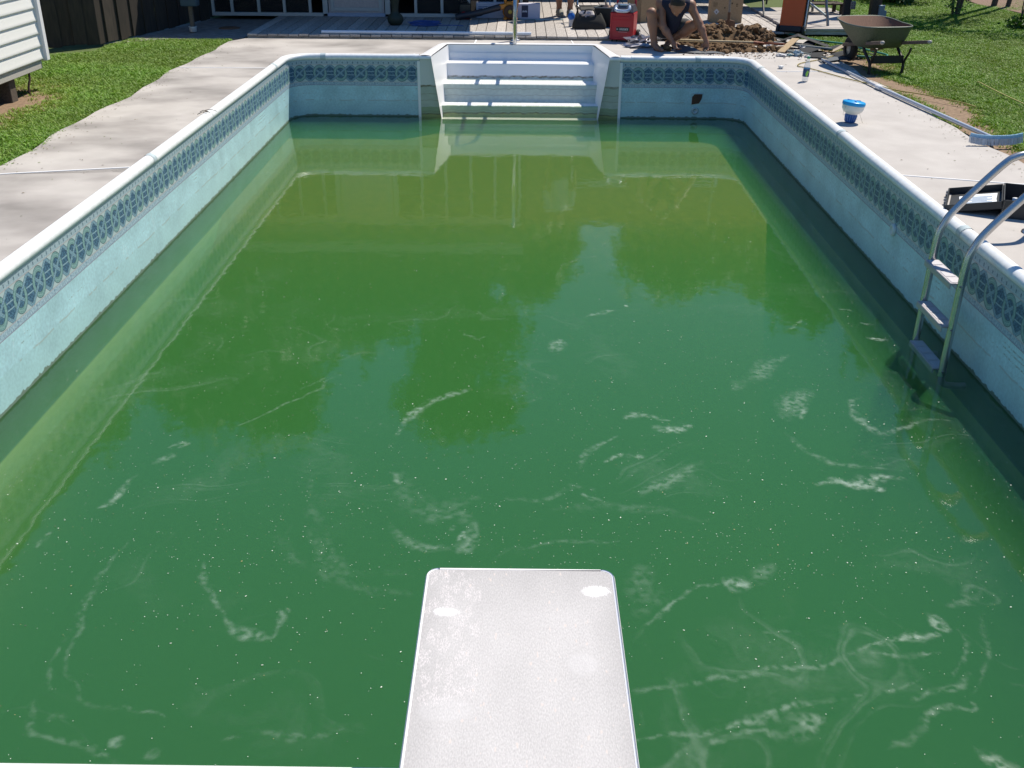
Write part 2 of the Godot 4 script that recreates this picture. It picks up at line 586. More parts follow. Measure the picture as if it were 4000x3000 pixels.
# ------------------------------------------------------------------ paving round the pool
func paving() -> void:
	var o := thing("concrete_paving", "", "")
	tag(o, "", "", "", "structure")
	var R := 0.34
	var left := []      # rounded outer line of the coping at the far corners
	var right := []
	for k in 7:
		var t := PI / 2 * k / 6.0
		left.append(Vector2(-2.805 + R - R * cos(t), -12.86 + R - R * sin(t)))
		right.append(Vector2(2.805 - R + R * cos(t), -12.86 + R - R * sin(t)))
	var wob := func(z: float, x0: float) -> float:
		return x0 + .03 * sin(z * 2.3) + .02 * sin(z * 6.1)
	var edge := func(x0: float, z0: float, z1: float) -> Array:
		var e := []
		var n := int(absf(z1 - z0) / .25) + 1
		for i in n + 1:
			var z := lerpf(z0, z1, i / float(n))
			e.append(Vector2(wob.call(z, x0), z))
		return e
	# left run in three slabs
	var cuts := [6.0, -7.28, -11.82]
	for i in 2:
		var p: Array = [Vector2(-2.805, cuts[i]), Vector2(-2.805, cuts[i + 1])] if i else [Vector2(-2.805, 6.0), Vector2(-2.805, -7.40)]
		var z1: float = -11.82 if i else -7.17
		p += edge.call(-3.78, z1, cuts[i] + (.11 if i else 0.0))
		var s := st()
		slab(s, PackedVector2Array(p), 0.0, -.14)
		obj("slab", s, M.concrete_left, o)
	var p3: Array = [Vector2(-2.805, -11.83)] + left + [Vector2(-1.17, -12.86), Vector2(-1.155, -12.98), Vector2(-1.02, -13.79), Vector2(-.95, -13.87), Vector2(-.57, -13.87), Vector2(-.56, -14.22), Vector2(-3.6, -14.22)] + [Vector2(-3.76, -13.9)] + edge.call(-3.78, -13.4, -11.83)
	var s3 := st()
	slab(s3, PackedVector2Array(p3), 0.0, -.14)
	obj("slab", s3, M.concrete_left, o)
	s3 = st()
	slab(s3, PackedVector2Array([Vector2(-.565, -13.875), Vector2(-.555, -14.22), Vector2(.70, -14.22), Vector2(.715, -13.875)]), 0.0, -.14)
	obj("slab", s3, M.concrete, o)
	right.reverse()
	var p4: Array = [Vector2(.72, -13.87), Vector2(.705, -14.22), Vector2(1.9, -14.22), Vector2(1.92, -14.5), Vector2(3.9, -14.5)] + edge.call(3.83, -14.0, -11.93) + [Vector2(2.805, -11.87)]
	right.reverse()
	p4 += right
	p4 += [Vector2(1.215, -12.86), Vector2(1.195, -12.98), Vector2(1.05, -13.79), Vector2(.99, -13.87)]
	s3 = st()
	slab(s3, PackedVector2Array(p4), 0.0, -.14)
	obj("slab", s3, M.concrete, o)
	for c in [[-11.88, -11.93, -7.37, -7.08], [-7.38, -7.09, 6.0, 6.0]]:
		var p: Array = [Vector2(2.805, c[0])] + edge.call(3.83, c[1], c[3]) + [Vector2(2.805, c[2])]
		s3 = st()
		slab(s3, PackedVector2Array(p), 0.0, -.14)
		obj("slab", s3, M.concrete, o)
	s3 = st()
	slab(s3, PackedVector2Array([Vector2(-2.8, -1.735), Vector2(2.8, -1.735), Vector2(2.8, 6.0), Vector2(-2.8, 6.0)]), 0.0, -.14)
	obj("slab", s3, M.concrete, o)
	# pale filler in the joints
	for j in [[-2.81, -7.41, -3.74, -7.17], [-2.81, -11.83, -3.77, -11.82], [-.567, -13.88, -.557, -14.2], [.717, -13.88, .70, -14.2], [2.81, -7.375, 3.82, -7.085], [2.9, -11.875, 3.8, -11.93]]:
		var a := Vector3(j[0], .001, j[1])
		var b := Vector3(j[2], .001, j[3])
		var w := (b - a).cross(Vector3.UP).normalized() * .009
		s3 = st()
		box(s3, (a + b) / 2.0, Vector3(.016, .008, a.distance_to(b)), .002, Basis(w.normalized(), Vector3.UP, (b - a).normalized()))
		obj("joint", s3, M.joint, o)
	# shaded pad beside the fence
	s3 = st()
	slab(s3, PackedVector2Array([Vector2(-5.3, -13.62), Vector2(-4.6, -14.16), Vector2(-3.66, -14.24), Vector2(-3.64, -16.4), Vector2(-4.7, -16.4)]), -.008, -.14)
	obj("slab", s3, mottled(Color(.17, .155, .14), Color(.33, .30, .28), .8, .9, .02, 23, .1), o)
	s3 = st()
	lathe(s3, [[.0, .012], [.13, .012], [.15, .004], [.15, -.01]], Vector3(-4.1, -.006, -15.25), 24)
	tag(obj("drain_cover", s3, M.rust), "rusty round drain cover in the shaded concrete pad by the fence", "drain cover")

# ------------------------------------------------------------------ pool
func border_image() -> ImageTexture:
	var W := 256
	var H := 320
	var P := .248
	var n1 := gray(noise(0.06, 4, 101), W, H)
	var out := PackedByteArray()
	out.resize(W * H * 3)
	for y in H:
		var v := (y + .5) / H
		for x in W:
			var u := (x + .5) / W
			var nz: float = n1[y * W + x] / 255.0 - .5
			var c := Color(.40, .50, .52)
			if v < .05:
				c = Color(.30, .40, .44)
			elif v < .19 or (v >= .865 and v < .98):
				var t := nz * 1.6 + .5
				c = Color(.12, .22, .34).lerp(Color(.40, .53, .60), clampf(t + .12, 0.0, 1.0))
				if v < .19:
					c = c.lerp(Color(.35, .43, .46), .45)
					if absf(fposmod(u * 4.0, 1.0) - .5) < .07 + nz * .2 and v > .09 and v < .16:
						c = Color(.06, .11, .16)
				elif fposmod(u * 2.0 + .3, 1.0) < .03:
					c = Color(.10, .17, .27)
			elif v < .205 or (v >= .85 and v < .865):
				c = Color(.40, .34, .35)
			elif v < .85:
				var dy := ((v - .2) / .65 - .5) * .198
				var dx := (u if u < .5 else u - 1.0) * P
				var e := sqrt(pow(dx / .084, 2.0) + pow(dy / .096, 2.0))
				var zig := (absf(dy) - .097 * absf(dx) / .124)      # under 0 inside the lozenge
				var dark := Color(.012, .05, .12).lerp(Color(.08, .19, .30), clampf(nz * 2.4 + .45, 0, 1))
				var ring := Color(.09, .22, .23).lerp(Color(.22, .37, .37), clampf(nz * 1.5 + .5, 0, 1))
				var slate := Color(.09, .20, .29).lerp(Color(.24, .38, .47), clampf(nz * 1.8 + .5, 0, 1))
				var line := Color(.03, .06, .08)
				if zig < 0.0 or e < 1.0:
					c = dark
				# a second line of dark panes inside the lozenge
				if zig < 0.0 and e > 1.0 and absf(absf(dy) - .02) < .004:
					c = Color(.24, .37, .44)
				var on_ring := e < 1.0 and e > .60
				var on_strap := absf(zig) < .0165
				var strap_first := (dx > 0.0) == (dy > 0.0)
				if on_ring:
					c = ring
					if e > .965 or e < .635: c = line
					elif absf(e - .80) < .016: c = Color(.30, .44, .44)
				if on_strap and (not on_ring or strap_first):
					c = slate
					if absf(zig) > .0135: c = line
			else:
				c = Color(.25, .24, .33)
			c = c.linear_to_srgb()
			var i := (y * W + x) * 3
			out[i] = int(clampf(c.r, 0, 1) * 255.0)
			out[i + 1] = int(clampf(c.g, 0, 1) * 255.0)
			out[i + 2] = int(clampf(c.b, 0, 1) * 255.0)
	return ImageTexture.create_from_image(Image.create_from_data(W, H, false, Image.FORMAT_RGB8, out))

# vinyl below the border: ten metres long, from y -0.352 (top row) to -1.0
func vinyl_image(base: Color, low: Color) -> ImageTexture:
	var W := 2048
	var H := 384
	var HH := 140
	var nf := gray(noise(0.16, 3, 111), W, HH)
	var nb := gray(noise(0.012, 5, 113), W, HH)
	var nw := gray(noise(0.02, 4, 115), W, 8)
	var nj := gray(noise(0.08, 3, 117), W, 8)
	var out := PackedByteArray()
	out.resize(W * H * 3)
	for y in H:
		var d := .352 + .648 * (y + .5) / H      # metres below the paving
		for x in W:
			var yy := int(y / 2.85)
			var f: float = nf[yy * W + x] / 255.0
			var b: float = nb[yy * W + x] / 255.0
			var wv: float = (nw[x] / 255.0 - .5) * .02
			var w2: float = nw[W * 3 + x] / 255.0
			var jg: float = nj[x] / 255.0
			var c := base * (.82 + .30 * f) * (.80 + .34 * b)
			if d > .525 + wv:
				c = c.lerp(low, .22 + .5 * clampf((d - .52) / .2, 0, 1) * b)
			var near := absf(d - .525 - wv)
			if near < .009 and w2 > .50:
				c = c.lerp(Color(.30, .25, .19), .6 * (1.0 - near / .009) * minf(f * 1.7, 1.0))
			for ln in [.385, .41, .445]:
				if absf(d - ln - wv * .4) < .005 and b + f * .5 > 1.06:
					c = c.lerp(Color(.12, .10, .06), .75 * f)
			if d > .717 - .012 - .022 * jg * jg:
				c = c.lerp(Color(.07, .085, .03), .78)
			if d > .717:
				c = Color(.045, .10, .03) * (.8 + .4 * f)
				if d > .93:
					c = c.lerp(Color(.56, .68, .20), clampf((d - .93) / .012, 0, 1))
			c = c.clamp(Color(0, 0, 0), Color(1, 1, 1)).linear_to_srgb()
			var i := (y * W + x) * 3
			out[i] = int(c.r * 255.0)
			out[i + 1] = int(c.g * 255.0)
			out[i + 2] = int(c.b * 255.0)
	# white scratches and drips
	for k in 34:
		var x0 := rng.randi_range(20, W - 20)
		var y0 := rng.randi_range(0, 150)
		var ln := rng.randi_range(15, 70)
		var strong := rng.randf_range(.12, .5)
		var x := float(x0)
		for j in ln:
			x += rng.randf_range(-.7, .7)
			for dx in 2:
				var i := ((y0 + j) * W + int(x) + dx) * 3
				for ch in 3:
					out[i + ch] = int(lerpf(out[i + ch], 245.0, strong * rng.randf()))
	return ImageTexture.create_from_image(Image.create_from_data(W, H, false, Image.FORMAT_RGB8, out))

func stair_image() -> ImageTexture:
	var W := 512
	var H := 320       # y 0 to -1.0
	var nf := gray(noise(0.05, 4, 121), W, H)
	var nw := gray(noise(0.03, 4, 123), W, 8)
	var out := PackedByteArray()
	out.resize(W * H * 3)
	for y in H:
		var d := (y + .5) / H
		for x in W:
			var f: float = nf[y * W + x] / 255.0
			var wv: float = (nw[x] / 255.0 - .5) * .02
			var jg: float = nw[W * 4 + x] / 255.0
			var c := Color(.82, .82, .82)
			var e := d - wv
			if e > .355:
				c = Color(.55, .60, .53) * (.9 + .2 * f)
				if e > .60: c = Color(.36, .45, .28) * (.9 + .2 * f)
				if e > .69: c = Color(.42, .44, .17) * (.9 + .2 * f)
			for ln in [[.350, .014, .9], [.445, .006, .45], [.52, .005, .45], [.655, .007, .3], [.685, .012, .8]]:
				var dd := absf(e - ln[0])
				if dd < ln[1] * (.5 + jg):
					c = c.lerp(Color(.17, .12, .035), ln[2] * (1.0 - dd / (ln[1] * 1.5)) * (.35 + f))
			c = c.clamp(Color(0, 0, 0), Color(1, 1, 1)).linear_to_srgb()
			var i := (y * W + x) * 3
			out[i] = int(c.r * 255.0)
			out[i + 1] = int(c.g * 255.0)
			out[i + 2] = int(c.b * 255.0)
	return ImageTexture.create_from_image(Image.create_from_data(W, H, false, Image.FORMAT_RGB8, out))

func wall_path(side: int, inset := 0.0) -> Array:     # plan of one liner wall, from the stair round the corner to the near end
	var R := .28
	var x := (WX + inset) * side
	var z := ZF - inset
	var r := R + inset
	var p := [Vector2((1.185 if side < 0 else 1.235) * side, z)]
	for i in range(1, 4):
		p.append(Vector2(lerpf(p[0].x, x - r * side, i / 4.0), z))
	for k in 9:
		var t := PI / 2 * k / 8.0
		p.append(Vector2(x - r * side + r * side * sin(t), z + r - r * cos(t)))
	for i in range(1, 13):
		p.append(Vector2(x, lerpf(z + r, ZN + inset, i / 12.0)))
	return p

func strip(s: SurfaceTool, p: Array, y0: float, y1: float, period: float, u0 := 0.0) -> void:
	s.set_smooth_group(0)
	var u := u0
	for i in p.size() - 1:
		var a: Vector2 = p[i]
		var b: Vector2 = p[i + 1]
		var v := u + a.distance_to(b) / period
		var q := [Vector3(a.x, y0, a.y), Vector3(b.x, y0, b.y), Vector3(b.x, y1, b.y), Vector3(a.x, y1, a.y)]
		var t := [Vector2(u, 0), Vector2(v, 0), Vector2(v, 1), Vector2(u, 1)]
		if (q[1] - q[0]).cross(q[2] - q[0]).dot(Vector3(0, 0, -7.3) - q[0]) > 0.0:
			q.reverse(); t.reverse()
		quad_uv(s, q, t)
		u = v

func coping_piece(s: SurfaceTool, p: Array, grow := 0.0) -> void:
	var prof := [[.062, -.004], [.06, .008], [.048, .016], [.03, .018], [.012, .012], [-.006, -.001], [-.014, -.02], [-.012, -.04], [-.002, -.05], [.004, -.05]]
	s.set_smooth_group(0)
	for i in p.size() - 1:
		for k in prof.size() - 1:
			var q := []
			for e in [[i, k], [i + 1, k], [i + 1, k + 1], [i, k + 1]]:
				var n: Vector2 = p[e[0]][1]
				var at: Vector2 = p[e[0]][0] + n * (prof[e[1]][0] + (grow if prof[e[1]][0] > .02 else -grow))
				q.append(Vector3(at.x, prof[e[1]][1] + (grow if e[1] < 6 else 0.0), at.y))
			var c: Vector2 = p[i][0] + p[i][1] * .04
			quad_out(s, q[0], q[1], q[2], q[3], Vector3(c.x, -.025, c.y))

func with_normals(side: int) -> Array:
	var p := wall_path(side)
	var o := wall_path(side, 1.0)
	var out := []
	for i in p.size():
		var n: Vector2 = (o[i] - p[i])
		if i == 0 or absf(p[i].y - ZF) < .001: n = Vector2(0, -1)
		elif i >= 12: n = Vector2(side, 0)
		out.append([p[i], n.normalized()])
	return out

# cut a path with normals between two lengths along it
func cut(p: Array, from: float, to: float) -> Array:
	var out := []
	var l := 0.0
	for i in p.size() - 1:
		var d: float = p[i][0].distance_to(p[i + 1][0])
		for e in [from, to]:
			if e >= l and e < l + d:
				var t: float = (e - l) / d
				out.append([p[i][0].lerp(p[i + 1][0], t), p[i][1].lerp(p[i + 1][1], t).normalized()])
		if l + d > from and l + d < to:
			out.append(p[i + 1])
		l += d
	return out

func pool() -> void:
	var o := thing("swimming_pool", "half emptied rectangular pool with blue braided liner border and white rim", "swimming pool")
	var border := StandardMaterial3D.new()
	border.albedo_texture = border_image()
	border.roughness = .45
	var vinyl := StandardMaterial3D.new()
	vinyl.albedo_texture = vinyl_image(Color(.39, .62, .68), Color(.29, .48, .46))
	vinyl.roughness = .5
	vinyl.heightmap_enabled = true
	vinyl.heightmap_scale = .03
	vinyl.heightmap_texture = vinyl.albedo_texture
	var deep := mottled(Color(.44, .58, .14), Color(.60, .72, .22), 1.0, .9, .02, 131)
	for side in [-1, 1]:
		var p := wall_path(side)
		var s := st()
		strip(s, p, -.046, -.352, .248, .12)
		obj("patterned_border", s, border, o)
		s = st()
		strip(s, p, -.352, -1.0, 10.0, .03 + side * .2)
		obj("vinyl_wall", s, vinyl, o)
		s = st()
		strip(s, p, -1.0, -2.4, 1.0)
		obj("lower_wall", s, deep, o)
		var n := with_normals(side)
		# rim in lengths with grey joint clips
		var at := [0.0, .06, 1.16, 2.22, 6.5, 9.4, 13.0] if side < 0 else [0.0, .14, .93, 2.12, 5.4, 8.1, 13.0]
		for i in at.size() - 1:
			var s2 := st()
			coping_piece(s2, cut(n, at[i] + .001, minf(at[i + 1], 12.8) - .001))
			obj("coping", s2, M.coping, o)
			if i > 0:
				s2 = st()
				coping_piece(s2, cut(n, at[i] - (.012 if i == 1 else .032), at[i] + (.012 if i == 1 else .032)), .0025)
				obj("joint_clip", s2, M.clip if i != 1 else M.coping, o)
		# white strip that holds the liner beside the stair
		s = st()
		var sx := -1.197 if side < 0 else 1.247
		box(s, Vector3(sx, -.52, ZF + .008), Vector3(.034, .92, .016), .004)
		obj("liner_strip", s, M.white_plastic, o)
	# near wall under the diving board
	var near := [Vector2(-WX, ZN), Vector2(-1, ZN), Vector2(1, ZN), Vector2(WX, ZN)]
	var s := st()
	strip(s, near, -.046, -.352, .248)
	obj("patterned_border", s, border, o)
	s = st()
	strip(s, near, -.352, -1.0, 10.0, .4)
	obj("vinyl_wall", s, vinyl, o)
	s = st()
	strip(s, near, -1.0, -2.4, 1.0)
	obj("lower_wall", s, deep, o)
	s = st()
	coping_piece(s, [[Vector2(-WX, ZN), Vector2(0, 1)], [Vector2(WX, ZN), Vector2(0, 1)]])
	obj("coping", s, M.coping, o)
	# floor: shallow shelf, slope, hopper
	s = st()
	s.set_smooth_group(0)
	var fz := [[-12.85, -.895], [-9.3, -.93], [-6.6, -2.1], [-1.7, -2.3]]
	for i in 3:
		plane_quad(s, Vector3(-2.8, fz[i][1], fz[i][0]), Vector3(2.8, fz[i][1], fz[i][0]), Vector3(2.8, fz[i + 1][1], fz[i + 1][0]), Vector3(-2.8, fz[i + 1][1], fz[i + 1][0]))
	obj("pool_floor", s, mottled(Color(.20, .185, .012), Color(.34, .29, .03), 1.2, .9, .015, 133), o)
	stair(o)
	# hole cut in the liner and the fittings
	s = st()
	var leaf := PackedVector2Array()
	for e in [[-.062, -.066], [-.06, .03], [-.035, .058], [.064, .066], [.055, .0], [.028, -.05]]:
		leaf.append(Vector2(e[0], e[1]))
	var idx := Geometry2D.triangulate_polygon(leaf)
	var cc := Vector3(2.19, -.482, ZF + .004)
	for i in range(0, idx.size(), 3):
		tri_out(s, cc + Vector3(leaf[idx[i]].x, leaf[idx[i]].y, 0), cc + Vector3(leaf[idx[i + 1]].x, leaf[idx[i + 1]].y, 0), cc + Vector3(leaf[idx[i + 2]].x, leaf[idx[i + 2]].y, 0), cc - Vector3(0, 0, 1))
	obj("liner_hole", s, mottled(Color(.015, .008, .005), Color(.12, .05, .025), 6.0, .7, .03, 135), o)
	s = st()
	box(s, cc + Vector3(.0, .064, .004), Vector3(.13, .006, .008), .002)
	box(s, cc + Vector3(-.066, -.02, .004), Vector3(.006, .12, .008), .002)
	obj("torn_edge", s, M.clip, o)
	var ring := [[.0, .012], [.024, .014], [.026, .02], [.034, .02], [.044, .01], [.046, .0]]
	s = st()
	lathe(s, ring, Vector3(2.175, -.62, ZF + .002), 20, Basis(Vector3.RIGHT, PI / 2))
	obj("return_fitting", s, mat(.33, .43, .45, .5), o)
	s = st()
	lathe(s, ring, Vector3(WX - .002, -.345, -7.17), 20, Basis(Vector3.BACK, PI / 2))
	obj("return_fitting", s, mat(.55, .6, .58, .5), o)

func stair(o: Node3D) -> void:
	var tex := StandardMaterial3D.new()
	tex.albedo_texture = stair_image()
	tex.roughness = .3
	var cx := .03
	# y, z, half width; treads are tagged by the row that starts them
	var prof := [[-.004, -13.80, .93], [-.085, -13.792, .925], [-.095, -13.785, .92], [-.102, -13.775, .91], [-.155, -13.765, .90], [-.178, -13.745, .89], [-.190, -13.70, .885],
		[-.192, -13.56, .885], [-.200, -13.542, .885], [-.215, -13.538, .885], [-.335, -13.50, .885], [-.372, -13.475, .875], [-.388, -13.43, .87],
		[-.390, -13.20, .87], [-.398, -13.182, .87], [-.413, -13.178, .87], [-.545, -13.15, .87], [-.582, -13.12, .86], [-.598, -13.08, .86],
		[-.600, -12.92, .86], [-.608, -12.90, .86], [-.623, -12.896, .86], [-.68, -12.885, .88], [-.718, -12.87, .90], [-.732, -12.85, .92],
		[-.736, -12.74, .955]]
	for a in prof:
		var tz: float = clampf((a[1] + 13.80) / 1.015, 0.0, 1.0)
		a[2] = lerpf(lerpf(.93, 1.07, tz), lerpf(.845, .955, tz), clampf(-a[0] / .755, 0.0, 1.0))
	var body_s := st()
	body_s.set_smooth_group(0)
	var treads := {6: 7, 12: 13, 18: 19, 24: 25}
	for i in prof.size() - 1:
		var a: Array = prof[i]
		var b: Array = prof[i + 1]
		var q := [Vector3(cx - a[2], a[0], a[1]), Vector3(cx + a[2], a[0], a[1]), Vector3(cx + b[2], b[0], b[1]), Vector3(cx - b[2], b[0], b[1])]
		if treads.has(i):
			var ts := st()
			quad_out(ts, q[0], q[1], q[2], q[3], Vector3(0, -5, -14.5))
			# raised grip ribs
			if i < 24:
				var n := 58
				for k in n:
					var x := lerpf(-a[2] + .05, a[2] - .05, k / float(n - 1)) + cx
					box(ts, Vector3(x, a[0] - .001, (a[1] + b[1]) / 2.0), Vector3(.012, .006, absf(b[1] - a[1]) - .02), .002)
			obj("tread", ts, M.acrylic if i < 20 else mat(.74, .74, .60, .4), o)
			continue
		for e in [0, 1, 2, 0, 2, 3]:
			body_s.set_uv(Vector2(q[e].x / 2.0 + .5, -q[e].y))
			body_s.add_vertex(q[e])
	obj("stair_riser", body_s, tex, o)
	# side walls flare from the tread ends to the rim
	for side in [-1, 1]:
		var s := st()
		s.set_smooth_group(0)
		var rows := []
		for a in prof:
			var t: float = clampf((a[1] + 13.80) / 1.015, 0.0, 1.0)
			var top := Vector3(cx + side * lerpf(.93, 1.07, t), -.004, a[1])
			var bot := Vector3(cx + side * a[2], a[0], a[1])
			var r := []
			for k in 6:
				var w := k / 5.0
				r.append(bot.lerp(top, w))
			rows.append(r)
		for i in rows.size() - 1:
			for k in 5:
				var q := [rows[i][k], rows[i][k + 1], rows[i + 1][k + 1], rows[i + 1][k]]
				if side > 0: q.reverse()
				for e in [0, 1, 2, 0, 2, 3]:
					s.set_uv(Vector2(q[e].z * .4, minf(-q[e].y, .33)))
					s.add_vertex(q[e])
		obj("stair_side", s, tex, o)
		# front flange
		s = st()
		var xo := -1.181 if side < 0 else 1.231
		var f := [Vector3(xo, -.03, ZF + .012), Vector3(cx + side * 1.072, -.03, ZF + .012), Vector3(cx + side * .957, -.72, ZF + .012), Vector3(cx + side * .92, -1.0, ZF + .012), Vector3(xo, -1.0, ZF + .012)]
		for e in [[0, 1, 2], [0, 2, 3], [0, 3, 4]]:
			var w := [f[e[0]], f[e[1]], f[e[2]]]
			if side > 0: w.reverse()
			for v in w:
				s.set_uv(Vector2(v.x * .3, -v.y))
				s.add_vertex(v)
		var fm: StandardMaterial3D = tex.duplicate()
		fm.albedo_color = lin(.66, .70, .68)
		obj("stair_flange", s, fm, o)
	# white rim, flush with the paving
	var outer := [Vector2(-1.185, -12.785), Vector2(-1.18, -12.90), Vector2(-1.155, -12.98), Vector2(-1.03, -13.76), Vector2(-.99, -13.84), Vector2(-.92, -13.875), Vector2(.96, -13.875), Vector2(1.03, -13.84), Vector2(1.07, -13.76), Vector2(1.20, -12.98), Vector2(1.225, -12.90), Vector2(1.235, -12.785)]
	var inner := [Vector2(cx - 1.07, -12.785), Vector2(cx - 1.06, -12.90), Vector2(cx - 1.05, -12.98), Vector2(cx - .955, -13.74), Vector2(cx - .945, -13.78), Vector2(cx - .9, -13.80), Vector2(cx + .9, -13.80), Vector2(cx + .945, -13.78), Vector2(cx + .955, -13.74), Vector2(cx + 1.05, -12.98), Vector2(cx + 1.06, -12.90), Vector2(cx + 1.07, -12.785)]
	var s := st()
	s.set_smooth_group(0)
	for i in outer.size() - 1:
		for k in 4:
			var q := []
			for e in [[i, k], [i + 1, k], [i + 1, k + 1], [i, k + 1]]:
				var t: float = e[1] / 4.0
				var v: Vector2 = outer[e[0]].lerp(inner[e[0]], t)
				q.append(Vector3(v.x, .014 * sin(PI * (.12 + .8 * t)) , v.y))
			quad_out(s, q[0], q[1], q[2], q[3], Vector3(0, -3, -13.2))
	for side in [0, outer.size() - 1]:      # rounded front nose of the rim
		var a := Vector3(outer[side].x, .004, -12.785)
		var b := Vector3(inner[side].x, .004, -12.785)
		for k in 4:
			var t0 := PI / 2 * k / 4.0
			var t1 := PI / 2 * (k + 1) / 4.0
			var d0 := Vector3(0, -.034 * (1.0 - cos(t0)), .012 * sin(t0))
			var d1 := Vector3(0, -.034 * (1.0 - cos(t1)), .012 * sin(t1))
			quad_out(s, a + d0, b + d0, b + d1, a + d1, Vector3(0, -.1, -13.2))
	obj("stair_rim", s, M.acrylic, o)

# ------------------------------------------------------------------ water
var film: PackedFloat32Array
const FW := 1024
const FH := 2048

func stroke(width: float, strength: float, pts: Array) -> void:
	var c := Curve2D.new()
	for i in pts.size():
		var t: Vector2 = (pts[mini(i + 1, pts.size() - 1)] - pts[maxi(i - 1, 0)]) / 6.0
		c.add_point(pts[i], -t, t)
	var l := c.get_baked_length()
	var n := int(l / .006) + 2
	var r := maxi(int(width * 1.7 / 5.49 * FW), 1)
	for i in n:
		var f := i / float(n)
		var p := c.sample_baked(f * l)
		var taper := sin(PI * clampf(f * .92 + .06, 0.0, 1.0))
		var rr := int(r * (.25 + .75 * taper * (.6 + .8 * absf(dirt_noise.get_noise_2d(p.x * 4.0 + width * 90.0, p.y * 4.0)))))
		var px := int((p.x + 2.745) / 5.49 * FW)
		var py := int((p.y - ZF) / 10.97 * FH)
		for dy in range(-rr, rr + 1):
			for dx in range(-rr, rr + 1):
				var x := px + dx
				var y := py + dy
				if x < 0 or y < 0 or x >= FW or y >= FH or dx * dx + dy * dy > rr * rr + 1:
					continue
				var fall := 1.0 - sqrt(dx * dx + dy * dy) / (rr + 1.0)
				film[y * FW + x] = maxf(film[y * FW + x], strength * fall * fall * (3.0 - 2.0 * fall) * (.45 + .55 * taper))

func water() -> void:
	var s := st()
	s.set_smooth_group(0)
	var poly := PackedVector2Array()
	var l := wall_path(-1, .004)
	l.reverse()
	for v in l: poly.append(v)
	for v in [Vector2(-.96, -12.80), Vector2(-.90, -12.9), Vector2(.96, -12.9), Vector2(1.02, -12.80)]: poly.append(v)
	for v in wall_path(1, .004): poly.append(v)
	var idx := Geometry2D.triangulate_polygon(poly)
	for i in range(0, idx.size(), 3):
		tri_out(s, Vector3(poly[idx[i]].x, WY, poly[idx[i]].y), Vector3(poly[idx[i + 1]].x, WY, poly[idx[i + 1]].y), Vector3(poly[idx[i + 2]].x, WY, poly[idx[i + 2]].y), Vector3(0, -100, -7))
	var wm := StandardMaterial3D.new()
	wm.transparency = BaseMaterial3D.TRANSPARENCY_ALPHA
	var wc := lin(.03, .15, .065)
	wm.albedo_color = Color(wc.r, wc.g, wc.b, .16)
	wm.roughness = .045
	wm.metallic_specular = .70
	wm.normal_enabled = true
	var rn := noise(.012, 3, 141)
	var ri := rn.get_seamless_image(512, 512)
	ri.bump_map_to_normal_map(1.2)
	wm.normal_texture = ImageTexture.create_from_image(ri)
	wm.normal_scale = .10
	wm.uv1_triplanar = true
	wm.uv1_world_triplanar = true
	wm.uv1_scale = Vector3.ONE * .55
	var w := obj("pool_water", s, wm)
	tag(w, "", "", "", "structure")
	# the algae that hang in the water
	var f := FogVolume.new()
	f.shape = RenderingServer.FOG_VOLUME_SHAPE_BOX
	f.size = Vector3(5.54, 1.72, 11.02)
	f.position = Vector3(0, WY - .004 - .86, (ZF + ZN) / 2.0)
	f.name = "green_murk"
	var fm := FogMaterial.new()
	fm.albedo = lin(.17, .68, .13)
	fm.density = 1.2
	f.material = fm
	add_child(f)
	tag(f, "", "", "", "stuff")
	scum()

